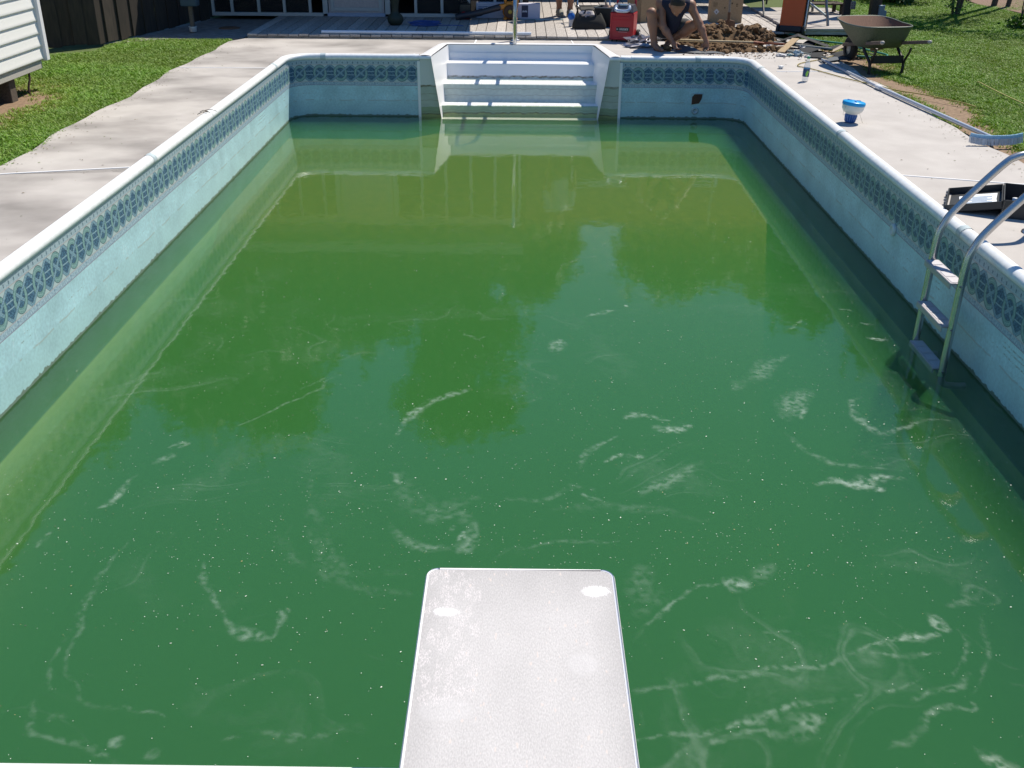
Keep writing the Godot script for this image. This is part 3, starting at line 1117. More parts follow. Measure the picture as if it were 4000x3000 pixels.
func scum() -> void:
	film = PackedFloat32Array()
	film.resize(FW * FH)
	# faint drifting streaks over the whole surface
	var n := noise(.0045, 4, 151)
	n.fractal_type = FastNoiseLite.FRACTAL_RIDGED
	n.domain_warp_enabled = true
	n.domain_warp_type = FastNoiseLite.DOMAIN_WARP_SIMPLEX
	n.domain_warp_amplitude = 120.0
	n.domain_warp_frequency = .0035
	n.domain_warp_fractal_octaves = 3
	var streak := gray(n, FW, FH)
	var where_n := gray(noise(.0035, 3, 153), FW, FH)
	var grain := gray(noise(.11, 3, 155), FW, FH)
	var bx := gray(noise(.010, 3, 157), FW, FH)
	var by := gray(noise(.010, 3, 159), FW, FH)
	var flow := noise(.0026, 3, 161)
	var lines := PackedFloat32Array()
	lines.resize(4096)
	var ln := noise(.05, 3, 163)
	for i in 4096:
		var q := ln.get_noise_1d(i)
		lines[i] = clampf((q - .14) * 2.6, 0.0, 1.0)
		lines[i] *= lines[i]
	strokes()
	# pale olive film; its alpha says how thick it lies
	var out := PackedByteArray()
	out.resize(FW * FH * 4)
	for i in FW * FH:
		var g: float = grain[i] / 255.0
		var sx := clampi(i % FW + int((bx[i] - 127) * .09), 0, FW - 1)
		var sy := clampi(i / FW + int((by[i] - 127) * .09), 0, FH - 1)
		var a: float = film[sy * FW + sx] * clampf(g * 2.2 - .45, 0.05, 1.0) * .50 * clampf(bx[(i * 3) % (FW * FH)] / 110.0 - .35, .25, 1.0)
		var z := float(i / FW) / FH
		# thin lines drawn out along the slow swirl of the water
		var fx := i % FW
		var fy := i / FW
		var v := fy * 1.35 + fx * .22 + 250.0 * flow.get_noise_2d(fx, fy) + (bx[i] - 127) * .10
		var l0 := int(v)
		var f: float = lerpf(lines[posmod(l0, 4096)], lines[posmod(l0 + 1, 4096)], v - floorf(v))
		f *= clampf((where_n[i] - 110.0) / 80.0, 0.0, 1.0) * clampf((streak[i] - 90.0) / 90.0, 0.0, 1.0)
		a = maxf(a, clampf((streak[i] - 140.0) / 90.0, 0.0, 1.0) * clampf((where_n[i] - 112.0) / 70.0, 0.0, 1.0) * (.3 + g) * .035 * clampf((z - .2) * 2.0, .1, 1.0))
		a = maxf(a, f * .11 * (.25 + .9 * g) * clampf((z - .30) * 2.2, .12, 1.0))
		out[i * 4] = 205
		out[i * 4 + 1] = 222
		out[i * 4 + 2] = 214
		out[i * 4 + 3] = int(clampf(a, 0.0, 1.0) * 255.0)
	var m := StandardMaterial3D.new()
	m.albedo_texture = ImageTexture.create_from_image(Image.create_from_data(FW, FH, false, Image.FORMAT_RGBA8, out))
	m.albedo_color = lin(.8, .82, .8)
	m.transparency = BaseMaterial3D.TRANSPARENCY_ALPHA
	m.roughness = .35
	m.texture_repeat = false
	var s := st()
	quad_uv(s, [Vector3(-2.745, WY + .003, ZF), Vector3(2.745, WY + .003, ZF), Vector3(2.745, WY + .003, ZN), Vector3(-2.745, WY + .003, ZN)], [Vector2(0, 0), Vector2(1, 0), Vector2(1, 1), Vector2(0, 1)])
	var o := obj("algae_film", s, m)
	tag(o, "thin pale swirls of algae scum floating on the green water", "algae film", "", "stuff")
	# white specks and flakes afloat
	var flake := st()
	for k in 6:
		var a0 := TAU * k / 6.0
		var a1 := TAU * (k + 1) / 6.0
		tri_out(flake, Vector3(0, .3, 0), Vector3(cos(a0), 0, sin(a0) * (.5 + .2 * (k % 2))), Vector3(cos(a1), 0, sin(a1) * (.5 + .2 * ((k + 1) % 2))), Vector3(0, -5, 0))
	var mm := MultiMesh.new()
	mm.transform_format = MultiMesh.TRANSFORM_3D
	mm.use_colors = true
	mm.mesh = done(flake)
	mm.instance_count = 6500
	for i in mm.instance_count:
		var x := rng.randf_range(-2.6, 2.68)
		var z := rng.randf_range(-12.4, -2.2)
		if rng.randf() < .55: z = lerpf(z, -3.6, rng.randf())
		var r := rng.randf_range(.0009, .0026) * (1.0 if rng.randf() < .93 else 2.0)
		mm.set_instance_transform(i, Transform3D(Basis(Vector3.UP, rng.randf() * TAU).scaled(Vector3(r, r * .5, r)), Vector3(x, WY + .005, z)))
		var c := Color(.62, .66, .58) * rng.randf_range(.6, 1.1)
		if rng.randf() < .14: c = Color(.28, .22, .09)
		if rng.randf() < .05: c = Color(.05, .04, .03)
		mm.set_instance_color(i, c)
	var fm := mat(1, 1, 1, .6)
	fm.vertex_color_use_as_albedo = true
	var mo := MultiMeshInstance3D.new()
	mo.multimesh = mm
	mo.material_override = fm
	mo.name = "floating_specks"
	add_child(mo)
	tag(mo, "tiny white and tan specks floating all over the green water", "debris", "", "stuff")

func strokes() -> void:
	stroke(0.025, 0.60, [Vector2(-1.89, -4.06), Vector2(-1.85, -4.22), Vector2(-1.79, -4.32)])
	stroke(0.030, 0.70, [Vector2(-1.76, -4.41), Vector2(-1.71, -4.47), Vector2(-1.68, -4.50)])
	stroke(0.025, 0.45, [Vector2(-1.73, -4.56), Vector2(-1.69, -4.62), Vector2(-1.65, -4.64), Vector2(-1.68, -4.57)])
	stroke(0.030, 0.60, [Vector2(-0.59, -4.75), Vector2(-0.51, -4.97), Vector2(-0.44, -5.14), Vector2(-0.32, -5.21), Vector2(-0.22, -5.28)])
	stroke(0.025, 0.45, [Vector2(-0.59, -4.36), Vector2(-0.52, -4.27)])
	stroke(0.070, 0.16, [Vector2(-0.55, -4.36), Vector2(-0.45, -4.15), Vector2(-0.37, -3.99), Vector2(-0.26, -4.07), Vector2(-0.11, -4.11)])
	stroke(0.035, 0.40, [Vector2(-0.35, -3.97), Vector2(-0.22, -3.99), Vector2(-0.15, -3.88), Vector2(-0.19, -3.73), Vector2(-0.35, -3.73), Vector2(-0.46, -3.80), Vector2(-0.53, -3.93)])
	stroke(0.015, 0.95, [Vector2(-0.22, -3.81), Vector2(-0.19, -3.87)])
	stroke(0.015, 0.80, [Vector2(-0.27, -3.88), Vector2(-0.24, -3.90)])
	stroke(0.015, 0.40, [Vector2(-2.01, -3.73), Vector2(-2.00, -3.82)])
	stroke(0.013, 0.30, [Vector2(-1.49, -4.82), Vector2(-1.34, -4.98), Vector2(-1.18, -5.12), Vector2(-1.01, -5.49)])
	stroke(0.010, 0.25, [Vector2(-1.26, -5.21), Vector2(-1.09, -5.39), Vector2(-1.03, -5.52)])
	stroke(0.010, 0.30, [Vector2(-0.33, -6.13), Vector2(-0.22, -5.99), Vector2(-0.15, -6.06)])
	stroke(0.045, 0.55, [Vector2(0.27, -5.82), Vector2(0.31, -5.91), Vector2(0.36, -6.00)])
	stroke(0.025, 0.50, [Vector2(0.50, -6.41), Vector2(0.58, -6.48), Vector2(0.68, -6.54)])
	stroke(0.015, 0.90, [Vector2(0.79, -6.61), Vector2(0.80, -6.60)])
	stroke(0.030, 0.60, [Vector2(0.64, -4.95), Vector2(0.71, -5.02), Vector2(0.77, -5.00), Vector2(0.82, -4.96), Vector2(0.88, -4.95)])
	stroke(0.040, 0.80, [Vector2(0.77, -4.86), Vector2(0.87, -4.83), Vector2(0.98, -4.88)])
	stroke(0.025, 0.40, [Vector2(0.55, -4.77), Vector2(0.44, -4.70), Vector2(0.37, -4.56), Vector2(0.35, -4.43)])
	stroke(0.025, 0.70, [Vector2(0.50, -4.51), Vector2(0.58, -4.55), Vector2(0.71, -4.51)])
	stroke(0.055, 0.38, [Vector2(0.67, -4.22), Vector2(0.79, -4.32), Vector2(0.90, -4.44), Vector2(0.95, -4.50)])
	stroke(0.020, 0.55, [Vector2(0.34, -4.16), Vector2(0.39, -4.14), Vector2(0.46, -4.13)])
	stroke(0.065, 0.32, [Vector2(1.28, -5.32), Vector2(1.41, -5.48), Vector2(1.57, -5.68), Vector2(1.70, -5.82)])
	stroke(0.090, 0.42, [Vector2(1.53, -4.99), Vector2(1.61, -5.16), Vector2(1.69, -5.33)])
	stroke(0.025, 0.60, [Vector2(1.59, -4.96), Vector2(1.67, -5.07), Vector2(1.68, -5.22)])
	stroke(0.025, 0.40, [Vector2(1.98, -5.24), Vector2(1.90, -5.18), Vector2(1.88, -5.00), Vector2(1.96, -4.83), Vector2(2.10, -4.87), Vector2(2.22, -4.92), Vector2(2.39, -4.93)])
	stroke(0.025, 0.75, [Vector2(2.16, -4.91), Vector2(2.21, -4.92)])
	stroke(0.035, 0.85, [Vector2(1.53, -4.29), Vector2(1.61, -4.33), Vector2(1.67, -4.31), Vector2(1.78, -4.37), Vector2(1.96, -4.40)])
	stroke(0.025, 0.75, [Vector2(1.72, -4.29), Vector2(1.80, -4.31)])
	stroke(0.020, 0.60, [Vector2(1.81, -6.25), Vector2(1.96, -6.35)])
	stroke(0.025, 0.90, [Vector2(2.28, -6.09), Vector2(2.33, -6.05), Vector2(2.40, -6.03)])
	stroke(0.025, 0.35, [Vector2(1.46, -4.79), Vector2(1.52, -4.58), Vector2(1.63, -4.48), Vector2(1.97, -4.48)])
	stroke(0.015, 0.45, [Vector2(2.21, -6.56), Vector2(2.31, -6.52)])
	stroke(0.015, 0.50, [Vector2(2.31, -6.36), Vector2(2.39, -6.30)])
	stroke(0.020, 0.30, [Vector2(0.34, -7.40), Vector2(0.49, -7.54), Vector2(0.67, -7.63)])
	stroke(0.015, 0.30, [Vector2(1.63, -8.00), Vector2(1.69, -7.99)])
	stroke(0.020, 0.20, [Vector2(0.02, -4.13), Vector2(0.30, -4.22), Vector2(0.41, -4.22)])
	stroke(0.050, 0.14, [Vector2(0.19, -4.06), Vector2(0.43, -4.08), Vector2(0.67, -4.07), Vector2(0.93, -3.99)])
	stroke(0.015, 0.20, [Vector2(0.02, -3.74), Vector2(0.23, -3.78), Vector2(0.47, -3.82)])
	stroke(0.035, 0.70, [Vector2(0.92, -3.49), Vector2(0.96, -3.50), Vector2(1.02, -3.50)])
	stroke(0.060, 0.25, [Vector2(1.01, -3.57), Vector2(1.06, -3.57), Vector2(1.15, -3.61)])
	stroke(0.065, 0.20, [Vector2(0.53, -3.62), Vector2(0.56, -3.55), Vector2(0.60, -3.52)])
	stroke(0.075, 0.17, [Vector2(0.52, -3.47), Vector2(0.58, -3.44), Vector2(0.63, -3.40)])
	stroke(0.040, 0.15, [Vector2(0.51, -3.32), Vector2(0.56, -3.32)])
	stroke(0.015, 0.40, [Vector2(0.49, -3.13), Vector2(0.56, -3.24), Vector2(0.64, -3.32), Vector2(0.73, -3.40), Vector2(0.81, -3.47), Vector2(0.92, -3.49)])
	stroke(0.022, 0.75, [Vector2(1.51, -3.17), Vector2(1.60, -3.18), Vector2(1.67, -3.21)])
	stroke(0.030, 0.95, [Vector2(1.69, -3.25), Vector2(1.72, -3.28), Vector2(1.74, -3.31)])
	stroke(0.010, 0.40, [Vector2(1.31, -3.10), Vector2(1.43, -3.15), Vector2(1.52, -3.18)])
	stroke(0.010, 0.45, [Vector2(1.38, -3.09), Vector2(1.48, -3.09), Vector2(1.65, -3.11)])
	stroke(0.020, 0.30, [Vector2(0.48, -2.87), Vector2(0.65, -2.93), Vector2(0.82, -2.97), Vector2(1.07, -2.98), Vector2(1.19, -3.04), Vector2(1.27, -3.08), Vector2(1.50, -3.16)])
	stroke(0.020, 0.40, [Vector2(0.46, -2.62), Vector2(0.63, -2.64), Vector2(0.77, -2.69), Vector2(0.87, -2.72), Vector2(0.94, -2.78), Vector2(1.06, -2.80), Vector2(1.14, -2.81), Vector2(1.34, -2.87), Vector2(1.54, -2.97)])
	stroke(0.025, 0.40, [Vector2(0.60, -2.59), Vector2(0.76, -2.62), Vector2(0.83, -2.66), Vector2(0.88, -2.68)])
	stroke(0.035, 0.60, [Vector2(0.88, -2.68), Vector2(0.94, -2.67), Vector2(1.00, -2.68), Vector2(1.09, -2.71), Vector2(1.14, -2.72)])
	stroke(0.035, 0.25, [Vector2(0.83, -2.72), Vector2(0.92, -2.76), Vector2(1.01, -2.73), Vector2(1.09, -2.72)])
	stroke(0.020, 0.35, [Vector2(1.31, -2.63), Vector2(1.40, -2.64), Vector2(1.47, -2.69), Vector2(1.50, -2.75), Vector2(1.55, -2.78), Vector2(1.62, -2.79), Vector2(1.68, -2.76), Vector2(1.70, -2.80), Vector2(1.68, -2.82)])
	stroke(0.025, 0.30, [Vector2(1.46, -2.84), Vector2(1.55, -2.88), Vector2(1.65, -2.91), Vector2(1.72, -2.99)])
	stroke(0.040, 0.80, [Vector2(1.61, -2.58), Vector2(1.65, -2.55), Vector2(1.68, -2.52), Vector2(1.72, -2.50)])
	stroke(0.010, 0.25, [Vector2(1.79, -3.25), Vector2(1.78, -3.16), Vector2(1.73, -3.06), Vector2(1.65, -2.97)])
	stroke(0.010, 0.20, [Vector2(1.92, -3.35), Vector2(1.85, -3.16), Vector2(1.79, -2.99), Vector2(1.69, -2.86)])
	stroke(0.025, 0.25, [Vector2(1.80, -3.38), Vector2(1.89, -3.43), Vector2(2.00, -3.53)])
	stroke(0.015, 0.15, [Vector2(0.93, -3.17), Vector2(1.01, -3.21), Vector2(1.12, -3.21), Vector2(1.13, -3.17)])
	stroke(0.018, 0.35, [Vector2(-1.33, -3.65), Vector2(-1.28, -3.52), Vector2(-1.19, -3.35), Vector2(-1.10, -3.24)])
	stroke(0.030, 0.50, [Vector2(-1.11, -3.25), Vector2(-1.06, -3.20), Vector2(-0.99, -3.16), Vector2(-0.94, -3.14), Vector2(-0.89, -3.13)])
	stroke(0.013, 0.45, [Vector2(-0.89, -3.13), Vector2(-0.89, -3.20), Vector2(-0.93, -3.28), Vector2(-0.91, -3.30), Vector2(-0.90, -3.28)])
	stroke(0.018, 0.25, [Vector2(-1.68, -3.78), Vector2(-1.69, -3.51), Vector2(-1.68, -3.29), Vector2(-1.66, -3.12), Vector2(-1.60, -2.94), Vector2(-1.54, -2.84)])
	stroke(0.015, 0.30, [Vector2(-1.54, -2.84), Vector2(-1.42, -2.77), Vector2(-1.32, -2.74), Vector2(-1.19, -2.71)])
	stroke(0.025, 0.50, [Vector2(-1.31, -2.56), Vector2(-1.29, -2.58), Vector2(-1.28, -2.58)])
	stroke(0.020, 0.45, [Vector2(-1.14, -2.54), Vector2(-1.13, -2.56), Vector2(-1.11, -2.54)])
	stroke(0.015, 0.25, [Vector2(-0.95, -2.64), Vector2(-0.77, -2.63), Vector2(-0.65, -2.65), Vector2(-0.55, -2.68)])
	stroke(0.015, 0.25, [Vector2(-1.67, -2.81), Vector2(-1.56, -2.66), Vector2(-1.44, -2.58), Vector2(-1.29, -2.51), Vector2(-1.10, -2.47)])
	stroke(0.020, 0.30, [Vector2(-1.55, -2.74), Vector2(-1.51, -2.74)])
	stroke(0.010, 0.20, [Vector2(-1.71, -3.17), Vector2(-1.70, -3.05), Vector2(-1.65, -2.85)])
	stroke(0.045, 0.12, [Vector2(-0.99, -3.81), Vector2(-0.93, -3.71), Vector2(-0.78, -3.61), Vector2(-0.69, -3.50), Vector2(-0.56, -3.43), Vector2(-0.40, -3.38)])
	stroke(0.020, 0.60, [Vector2(-0.96, -2.46), Vector2(-0.92, -2.47), Vector2(-0.84, -2.47), Vector2(-0.73, -2.47)])
	stroke(0.015, 0.50, [Vector2(-0.76, -2.51), Vector2(-0.74, -2.51)])
	stroke(0.025, 0.12, [Vector2(-0.97, -4.45), Vector2(-0.92, -4.10), Vector2(-0.84, -3.83), Vector2(-0.70, -3.58), Vector2(-0.41, -3.51)])
	stroke(0.025, 0.12, [Vector2(-0.82, -3.90), Vector2(-0.66, -3.58), Vector2(-0.42, -3.55)])

# ------------------------------------------------------------------ wooden decks
func decks() -> void:
	var o := thing("wooden_deck", "weathered grey wooden deck of narrow boards between paving and house", "deck")
	var meshes := []
	var w := .137
	for v in 3:
		var s := st()
		box(s, Vector3.ZERO, Vector3(w - [.007, .009, .006][v], .028, 1.0), .003)
		meshes.append(done(s))
	var x := -3.6
	var k := 0
	while x < 3.72:
		var z0 := -14.225
		var z1 := -19.0
		if x > 1.9: z0 = -14.55
		if x > 2.6: z0 = -14.85
		# each run is two boards end to end
		var mid := lerpf(z0, z1, rng.randf_range(.35, .7))
		for e in [[z0 + rng.randf_range(-.012, .012), mid + .003], [mid - .003, z1]]:
			var b := obj("board", meshes[rng.randi() % 3], M.wood[rng.randi() % 6], o, Vector3(x + w / 2, .038 + rng.randf_range(-.003, .003), (e[0] + e[1]) / 2.0))
			b.scale = Vector3(1, 1, absf(e[1] - e[0]))
			b.rotation.z = rng.randf_range(-.012, .012)
		x += w
		k += 1
	var s := st()
	box(s, Vector3(-.85, -.0, -14.27), Vector3(5.5, .044, .035), .003)
	box(s, Vector3(-.85, -.0, -16.5), Vector3(5.5, .044, .05), .003)
	obj("joist", s, M.wood_across, o)
	# lower platform of boards that run across, on the right
	o = thing("wooden_platform", "raised weathered platform of cross laid boards behind the wheelbarrow", "platform")
	var cross := st()
	box(cross, Vector3.ZERO, Vector3(1.27, .032, .132), .003)
	var cm := done(cross)
	for i in 19:
		var wm: StandardMaterial3D = M.wood[i % 6].duplicate() if i < 3 else null
		if i < 3:
			wm.uv1_scale = Vector3(.55, 5.5, 5.5)
			M["cross%d" % i] = wm
		obj("board", cm, M["cross%d" % (i % 3)], o, Vector3(4.36 + rng.randf_range(-.01, .01), .075 + rng.randf_range(-.002, .003), -14.97 - i * .138))
	s = st()
	box(s, Vector3(4.36, .034, -14.93), Vector3(1.25, .05, .03), .004)
	box(s, Vector3(4.36, .02, -17.4), Vector3(1.25, .08, .04), .004)
	box(s, Vector3(4.97, .018, -16.2), Vector3(.035, .08, 2.4), .004)
	box(s, Vector3(3.76, .018, -16.2), Vector3(.035, .08, 2.4), .004)
	obj("frame", s, M.wood_across, o)

# ------------------------------------------------------------------ house behind the deck
func house() -> void:
	var o := thing("screened_porch", "low dark screened porch with white posts behind the wooden deck", "porch")
	var z := -16.25
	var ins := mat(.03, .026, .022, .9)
	# inside: floor, back wall, end walls
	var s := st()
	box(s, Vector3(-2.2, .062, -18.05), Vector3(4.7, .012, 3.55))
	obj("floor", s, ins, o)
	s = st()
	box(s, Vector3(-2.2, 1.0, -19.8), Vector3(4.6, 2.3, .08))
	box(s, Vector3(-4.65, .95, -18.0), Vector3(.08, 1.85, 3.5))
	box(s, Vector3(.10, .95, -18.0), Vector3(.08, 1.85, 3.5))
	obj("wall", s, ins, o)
	# sill rails and head rail
	s = st()
	for r in [[-4.6, -2.93], [-1.94, .06]]:
		box(s, Vector3((r[0] + r[1]) / 2.0, .075, z), Vector3(r[1] - r[0], .05, .06), .004)
	obj("sill", s, M.trim, o)
	s = st()
	box(s, Vector3(-2.27, 1.68, z), Vector3(4.64, .12, .06), .004)
	obj("head_rail", s, M.trim, o)
	var post := st()
	box(post, Vector3(0, .86, 0), Vector3(.042, 1.52, .045), .004)
	var pm := done(post)
	var xs := [-4.58, -4.295, -3.894, -3.51, -3.125, -1.543, -1.151, -.749, -.361, .03]
	for x in xs:
		obj("mullion", pm, M.trim, o, Vector3(x, .0, z))
	var cp := st()
	box(cp, Vector3(0, .86, 0), Vector3(.075, 1.55, .07), .004)
	var cpm := done(cp)
	for x in [-2.895, -1.965]:
		obj("post", cpm, M.trim, o, Vector3(x, 0, z))
	# screens
	var screen := mat(.012, .012, .013, .6)
	screen.transparency = BaseMaterial3D.TRANSPARENCY_ALPHA
	screen.albedo_color.a = .55
	for i in xs.size() - 1:
		if i == 4:
			continue
		s = st()
		box(s, Vector3((xs[i] + xs[i + 1]) / 2.0, .86, z - .01), Vector3(xs[i + 1] - xs[i] - .04, 1.5, .004))
		obj("screen", s, screen, o)
	# door
	s = st()
	box(s, Vector3(-2.43, .86, z + .005), Vector3(.83, 1.52, .04), .003)
	var d := obj("door", s, mottled(Color(.42, .37, .35), Color(.52, .47, .45), 2.0, .6, .02, 161), o)
	s = st()
	box(s, Vector3(-2.79, .86, z + .03), Vector3(.05, 1.48, .02), .004)
	box(s, Vector3(-2.07, .86, z + .03), Vector3(.05, 1.48, .02), .004)
	box(s, Vector3(-2.43, .155, z + .03), Vector3(.67, .05, .02), .004)
	box(s, Vector3(-2.43, 1.57, z + .03), Vector3(.67, .05, .02), .004)
	obj("door_frame", s, M.trim, d)
	s = st()
	box(s, Vector3(-2.43, .078, z + .05), Vector3(.86, .05, .06), .006)
	obj("threshold", s, mat(.33, .40, .52, .5), d)
	s = st()
	lathe(s, [[.0, .06], [.022, .055], [.03, .035], [.02, .012], [.03, 0]], Vector3(-2.12, .82, z + .025), 14, Basis(Vector3.RIGHT, PI / 2))
	obj("handle", s, M.steel, d)
	# roof: shallow shed roof with fascia
	s = st()
	for q in [[Vector3(-4.95, 1.86, -15.12), Vector3(.10, 1.86, -15.12), Vector3(.10, 2.35, -19.9), Vector3(-4.95, 2.35, -19.9)]]:
		var dn := Vector3(0, -.05, 0)
		quad_out(s, q[0], q[1], q[2], q[3], Vector3(-2, -5, -17))
		quad_out(s, q[0] + dn, q[1] + dn, q[2] + dn, q[3] + dn, Vector3(-2, 9, -17))
		for i in 4:
			quad_out(s, q[i], q[(i + 1) % 4], q[(i + 1) % 4] + dn, q[i] + dn, Vector3(-2.4, 2.0, -17))
	obj("roof", s, mottled(Color(.05, .05, .05), Color(.13, .12, .11), 3.0, .95, .05, 163, .2), o)
	s = st()
	box(s, Vector3(-2.425, 1.77, -15.13), Vector3(5.05, .13, .025), .003)
	obj("fascia", s, mat(.30, .27, .20, .7), o)

	# the house proper, seen only in the water
	o = thing("house", "long brick house with a low gable roof behind the porch", "house")
	s = st()
	box(s, Vector3(-2.6, 1.3, -23.0), Vector3(14.6, 3.2, 5.8))
	obj("wall", s, mottled(Color(.16, .08, .055), Color(.30, .17, .12), 2.0, .9, .05, 165, .2), o)
	s = st()
	var e0 := -19.85
	var e1 := -26.15
	var zr := -23.0
	for f in [[e0, zr], [e1, zr]]:
		for k in 1:
			var q := [Vector3(-10.3, 2.86, f[0]), Vector3(5.1, 2.86, f[0]), Vector3(5.1, 3.75, f[1]), Vector3(-10.3, 3.75, f[1])]
			var dn := Vector3(0, -.1, 0)
			quad_out(s, q[0], q[1], q[2], q[3], Vector3(-2, -9, -23))
			quad_out(s, q[0] + dn, q[1] + dn, q[2] + dn, q[3] + dn, Vector3(-2, 20, -23))
			for i in 4:
				quad_out(s, q[i], q[(i + 1) % 4], q[(i + 1) % 4] + dn, q[i] + dn, Vector3(-2.6, 3.2, -23))
	obj("roof", s, mottled(Color(.05, .045, .04), Color(.14, .12, .10), 2.0, .95, .05, 167, .2), o)
	for sd in [-9.9, 4.7]:
		s = st()
		tri(s, Vector3(sd, 2.8, -20.1), Vector3(sd, 2.8, -25.9), Vector3(sd, 3.65, -23.0))
		obj("gable", s, M.white_trim, o)
	for x in [-8.0, -6.0, 1.6, 3.4]:
		s = st()
		box(s, Vector3(x, 1.45, -20.09), Vector3(1.1, 1.3, .06), .01)
		var wn := obj("window", s, M.white_trim, o)
		s = st()
		box(s, Vector3(x, 1.45, -20.05), Vector3(.96, 1.16, .02))
		obj("pane", s, mat(.01, .012, .015, .05), wn)

# ------------------------------------------------------------------ fence, shed, posts on the left
func fence() -> void:
	var o := thing("board_fence", "tall dark brown fence of upright boards beside the house", "fence")
	var line := [Vector2(-8.4, -12.35), Vector2(-6.2, -12.98), Vector2(-5.28, -13.48), Vector2(-4.64, -16.20)]
	var board := st()
	box(board, Vector3(0, .9, 0), Vector3(.158, 1.8, .019), .003)
	var bm := done(board)
	for i in line.size() - 1:
		var a: Vector2 = line[i]
		var b: Vector2 = line[i + 1]
		var n := int(a.distance_to(b) / .146)
		var dir := (b - a).normalized()
		for k in n:
			var p: Vector2 = a + dir * (k + .5) * a.distance_to(b) / n + Vector2(-dir.y, dir.x) * (.021 if k % 2 else 0.0)
			var m := obj("board", bm, M.fence[rng.randi() % 4], o, Vector3(p.x, rng.randf_range(.0, .025), p.y))
			m.rotation = Vector3(rng.randf_range(-.006, .006), -dir.angle(), rng.randf_range(-.008, .008))
			m.scale.x = rng.randf_range(.985, 1.0)
		var s := st()
		for y in [.35, 1.45]:
			bar(s, Vector3(a.x, y, a.y) + Vector3(dir.y, 0, -dir.x) * .03, Vector3(b.x, y, b.y) + Vector3(dir.y, 0, -dir.x) * .03, .035, .085)
		obj("rail", s, M.fence[0], o)
	# post with a box on top, standing in a white pot
	var p := thing("box_on_post", "blue grey box on a wooden post in a white pot by the fence", "bird feeder", Vector3(-4.47, 0, -14.76))
	var s := st()
	lathe(s, [[.0, .006], [.046, .006], [.052, .07], [.058, .075], [.056, .066], [.0, .060]], Vector3.ZERO, 18)
	obj("pot", s, M.white_plastic, p)
	s = st()
	box(s, Vector3(0, .20, 0), Vector3(.052, .30, .052), .004)
	obj("post", s, mottled(Color(.09, .075, .06), Color(.20, .165, .13), 3.0, .9, .03, 171), p)
	s = st()
	box(s, Vector3(0, .42, 0), Vector3(.22, .16, .16), .01)
	obj("box", s, mat(.05, .09, .12, .7), p)
	s = st()
	box(s, Vector3(0, .51, 0), Vector3(.26, .02, .20), .006)
	obj("lid", s, mat(.06, .10, .13, .7), p)

func shed() -> void:
	var o := thing("garden_shed", "white clapboard shed raised on posts at the left lawn edge", "shed")
	var X := -4.72
	var z0 := -10.62
	var z1 := -7.6
	var course := st()
	# one clapboard: slanted face with a rounded lower lip
	var pr := [[.0, .118], [.004, .112], [.006, .08], [.012, .03], [.016, .008], [.014, .0], [.002, -.002]]
	course.set_smooth_group(0)
	for i in pr.size() - 1:
		quad_out(course, Vector3(pr[i][0], pr[i][1], 0), Vector3(pr[i][0], pr[i][1], 1), Vector3(pr[i + 1][0], pr[i + 1][1], 1), Vector3(pr[i + 1][0], pr[i + 1][1], 0), Vector3(-1, .05, .5))
	var cm := done(course)
	for i in 17:
		var b := obj("clapboard", cm, M.siding, o, Vector3(X - .012, .275 + i * .119, z0 + .03))
		b.scale = Vector3(1, 1, z1 - z0 - .03)
	for i in 17:      # the end that faces the fence
		var b := obj("clapboard", cm, M.siding, o, Vector3(X - .03, .275 + i * .119, z0 + .012))
		b.rotation.y = -PI / 2
		b.scale = Vector3(-1, 1, 2.4)
		b.rotation.y = PI / 2
		b.scale = Vector3(1, 1, -2.4)
	var s := st()
	box(s, Vector3(X - .005, 1.27, z0 + .005), Vector3(.075, 2.03, .075), .006)
	obj("corner_trim", s, M.white_trim, o)
	s = st()
	box(s, Vector3(X - 1.25, 1.28, (z0 + z1) / 2.0), Vector3(2.44, 2.0, z1 - z0 - .05))
	obj("wall", s, M.siding, o)
	s = st()
	box(s, Vector3(X - .035, .232, (z0 + z1) / 2.0 + .04), Vector3(.04, .085, z1 - z0 - .06), .004)
	box(s, Vector3(X - 2.3, .232, (z0 + z1) / 2.0 + .04), Vector3(.04, .085, z1 - z0 - .06), .004)
	box(s, Vector3(X - 1.2, .232, z0 + .05), Vector3(2.3, .085, .04), .004)
	obj("skid", s, mottled(Color(.32, .31, .28), Color(.52, .50, .46), 3.0, .9, .04, 173, .1), o)
	s = st()
	box(s, Vector3(X - 1.2, .205, (z0 + z1) / 2.0), Vector3(2.3, .02, z1 - z0 - .1))
	obj("floor", s, mat(.1, .08, .06, .9), o)
	for p in [Vector2(X - .12, -9.93), Vector2(X - 2.2, -9.93), Vector2(X - .12, -8.2), Vector2(X - 2.2, -8.2)]:
		s = st()
		box(s, Vector3(p.x, .08, p.y), Vector3(.13, .22, .13), .006)
		obj("post", s, M.bark, o)
	s = st()
	for f in [[.18, 0.0], [-2.68, 0.0]]:
		var q := [Vector3(X + f[0], 2.24, z0 - .15), Vector3(X + f[0], 2.24, z1 + .15), Vector3(X - 1.25, 3.0, z1 + .15), Vector3(X - 1.25, 3.0, z0 - .15)]
		for i in 1:
			quad_out(s, q[0], q[1], q[2], q[3], Vector3(X - 1.25, 0, -9))
			quad_out(s, q[0] - Vector3(0, .04, 0), q[1] - Vector3(0, .04, 0), q[2] - Vector3(0, .04, 0), q[3] - Vector3(0, .04, 0), Vector3(X - 1.25, 9, -9))
	obj("roof", s, mat(.07, .07, .07, .9), o)
	s = st()
	tube(s, bend([Vector3(X - .055, .215, -10.3), Vector3(X - .04, .14, -10.28), Vector3(X - .05, .05, -10.24), Vector3(X - .045, -.03, -10.23)]), .011, 8)
	obj("cable_conduit", s, mat(.10, .055, .035, .6), o)

# ------------------------------------------------------------------ trees and plants
var clump_mesh: ArrayMesh

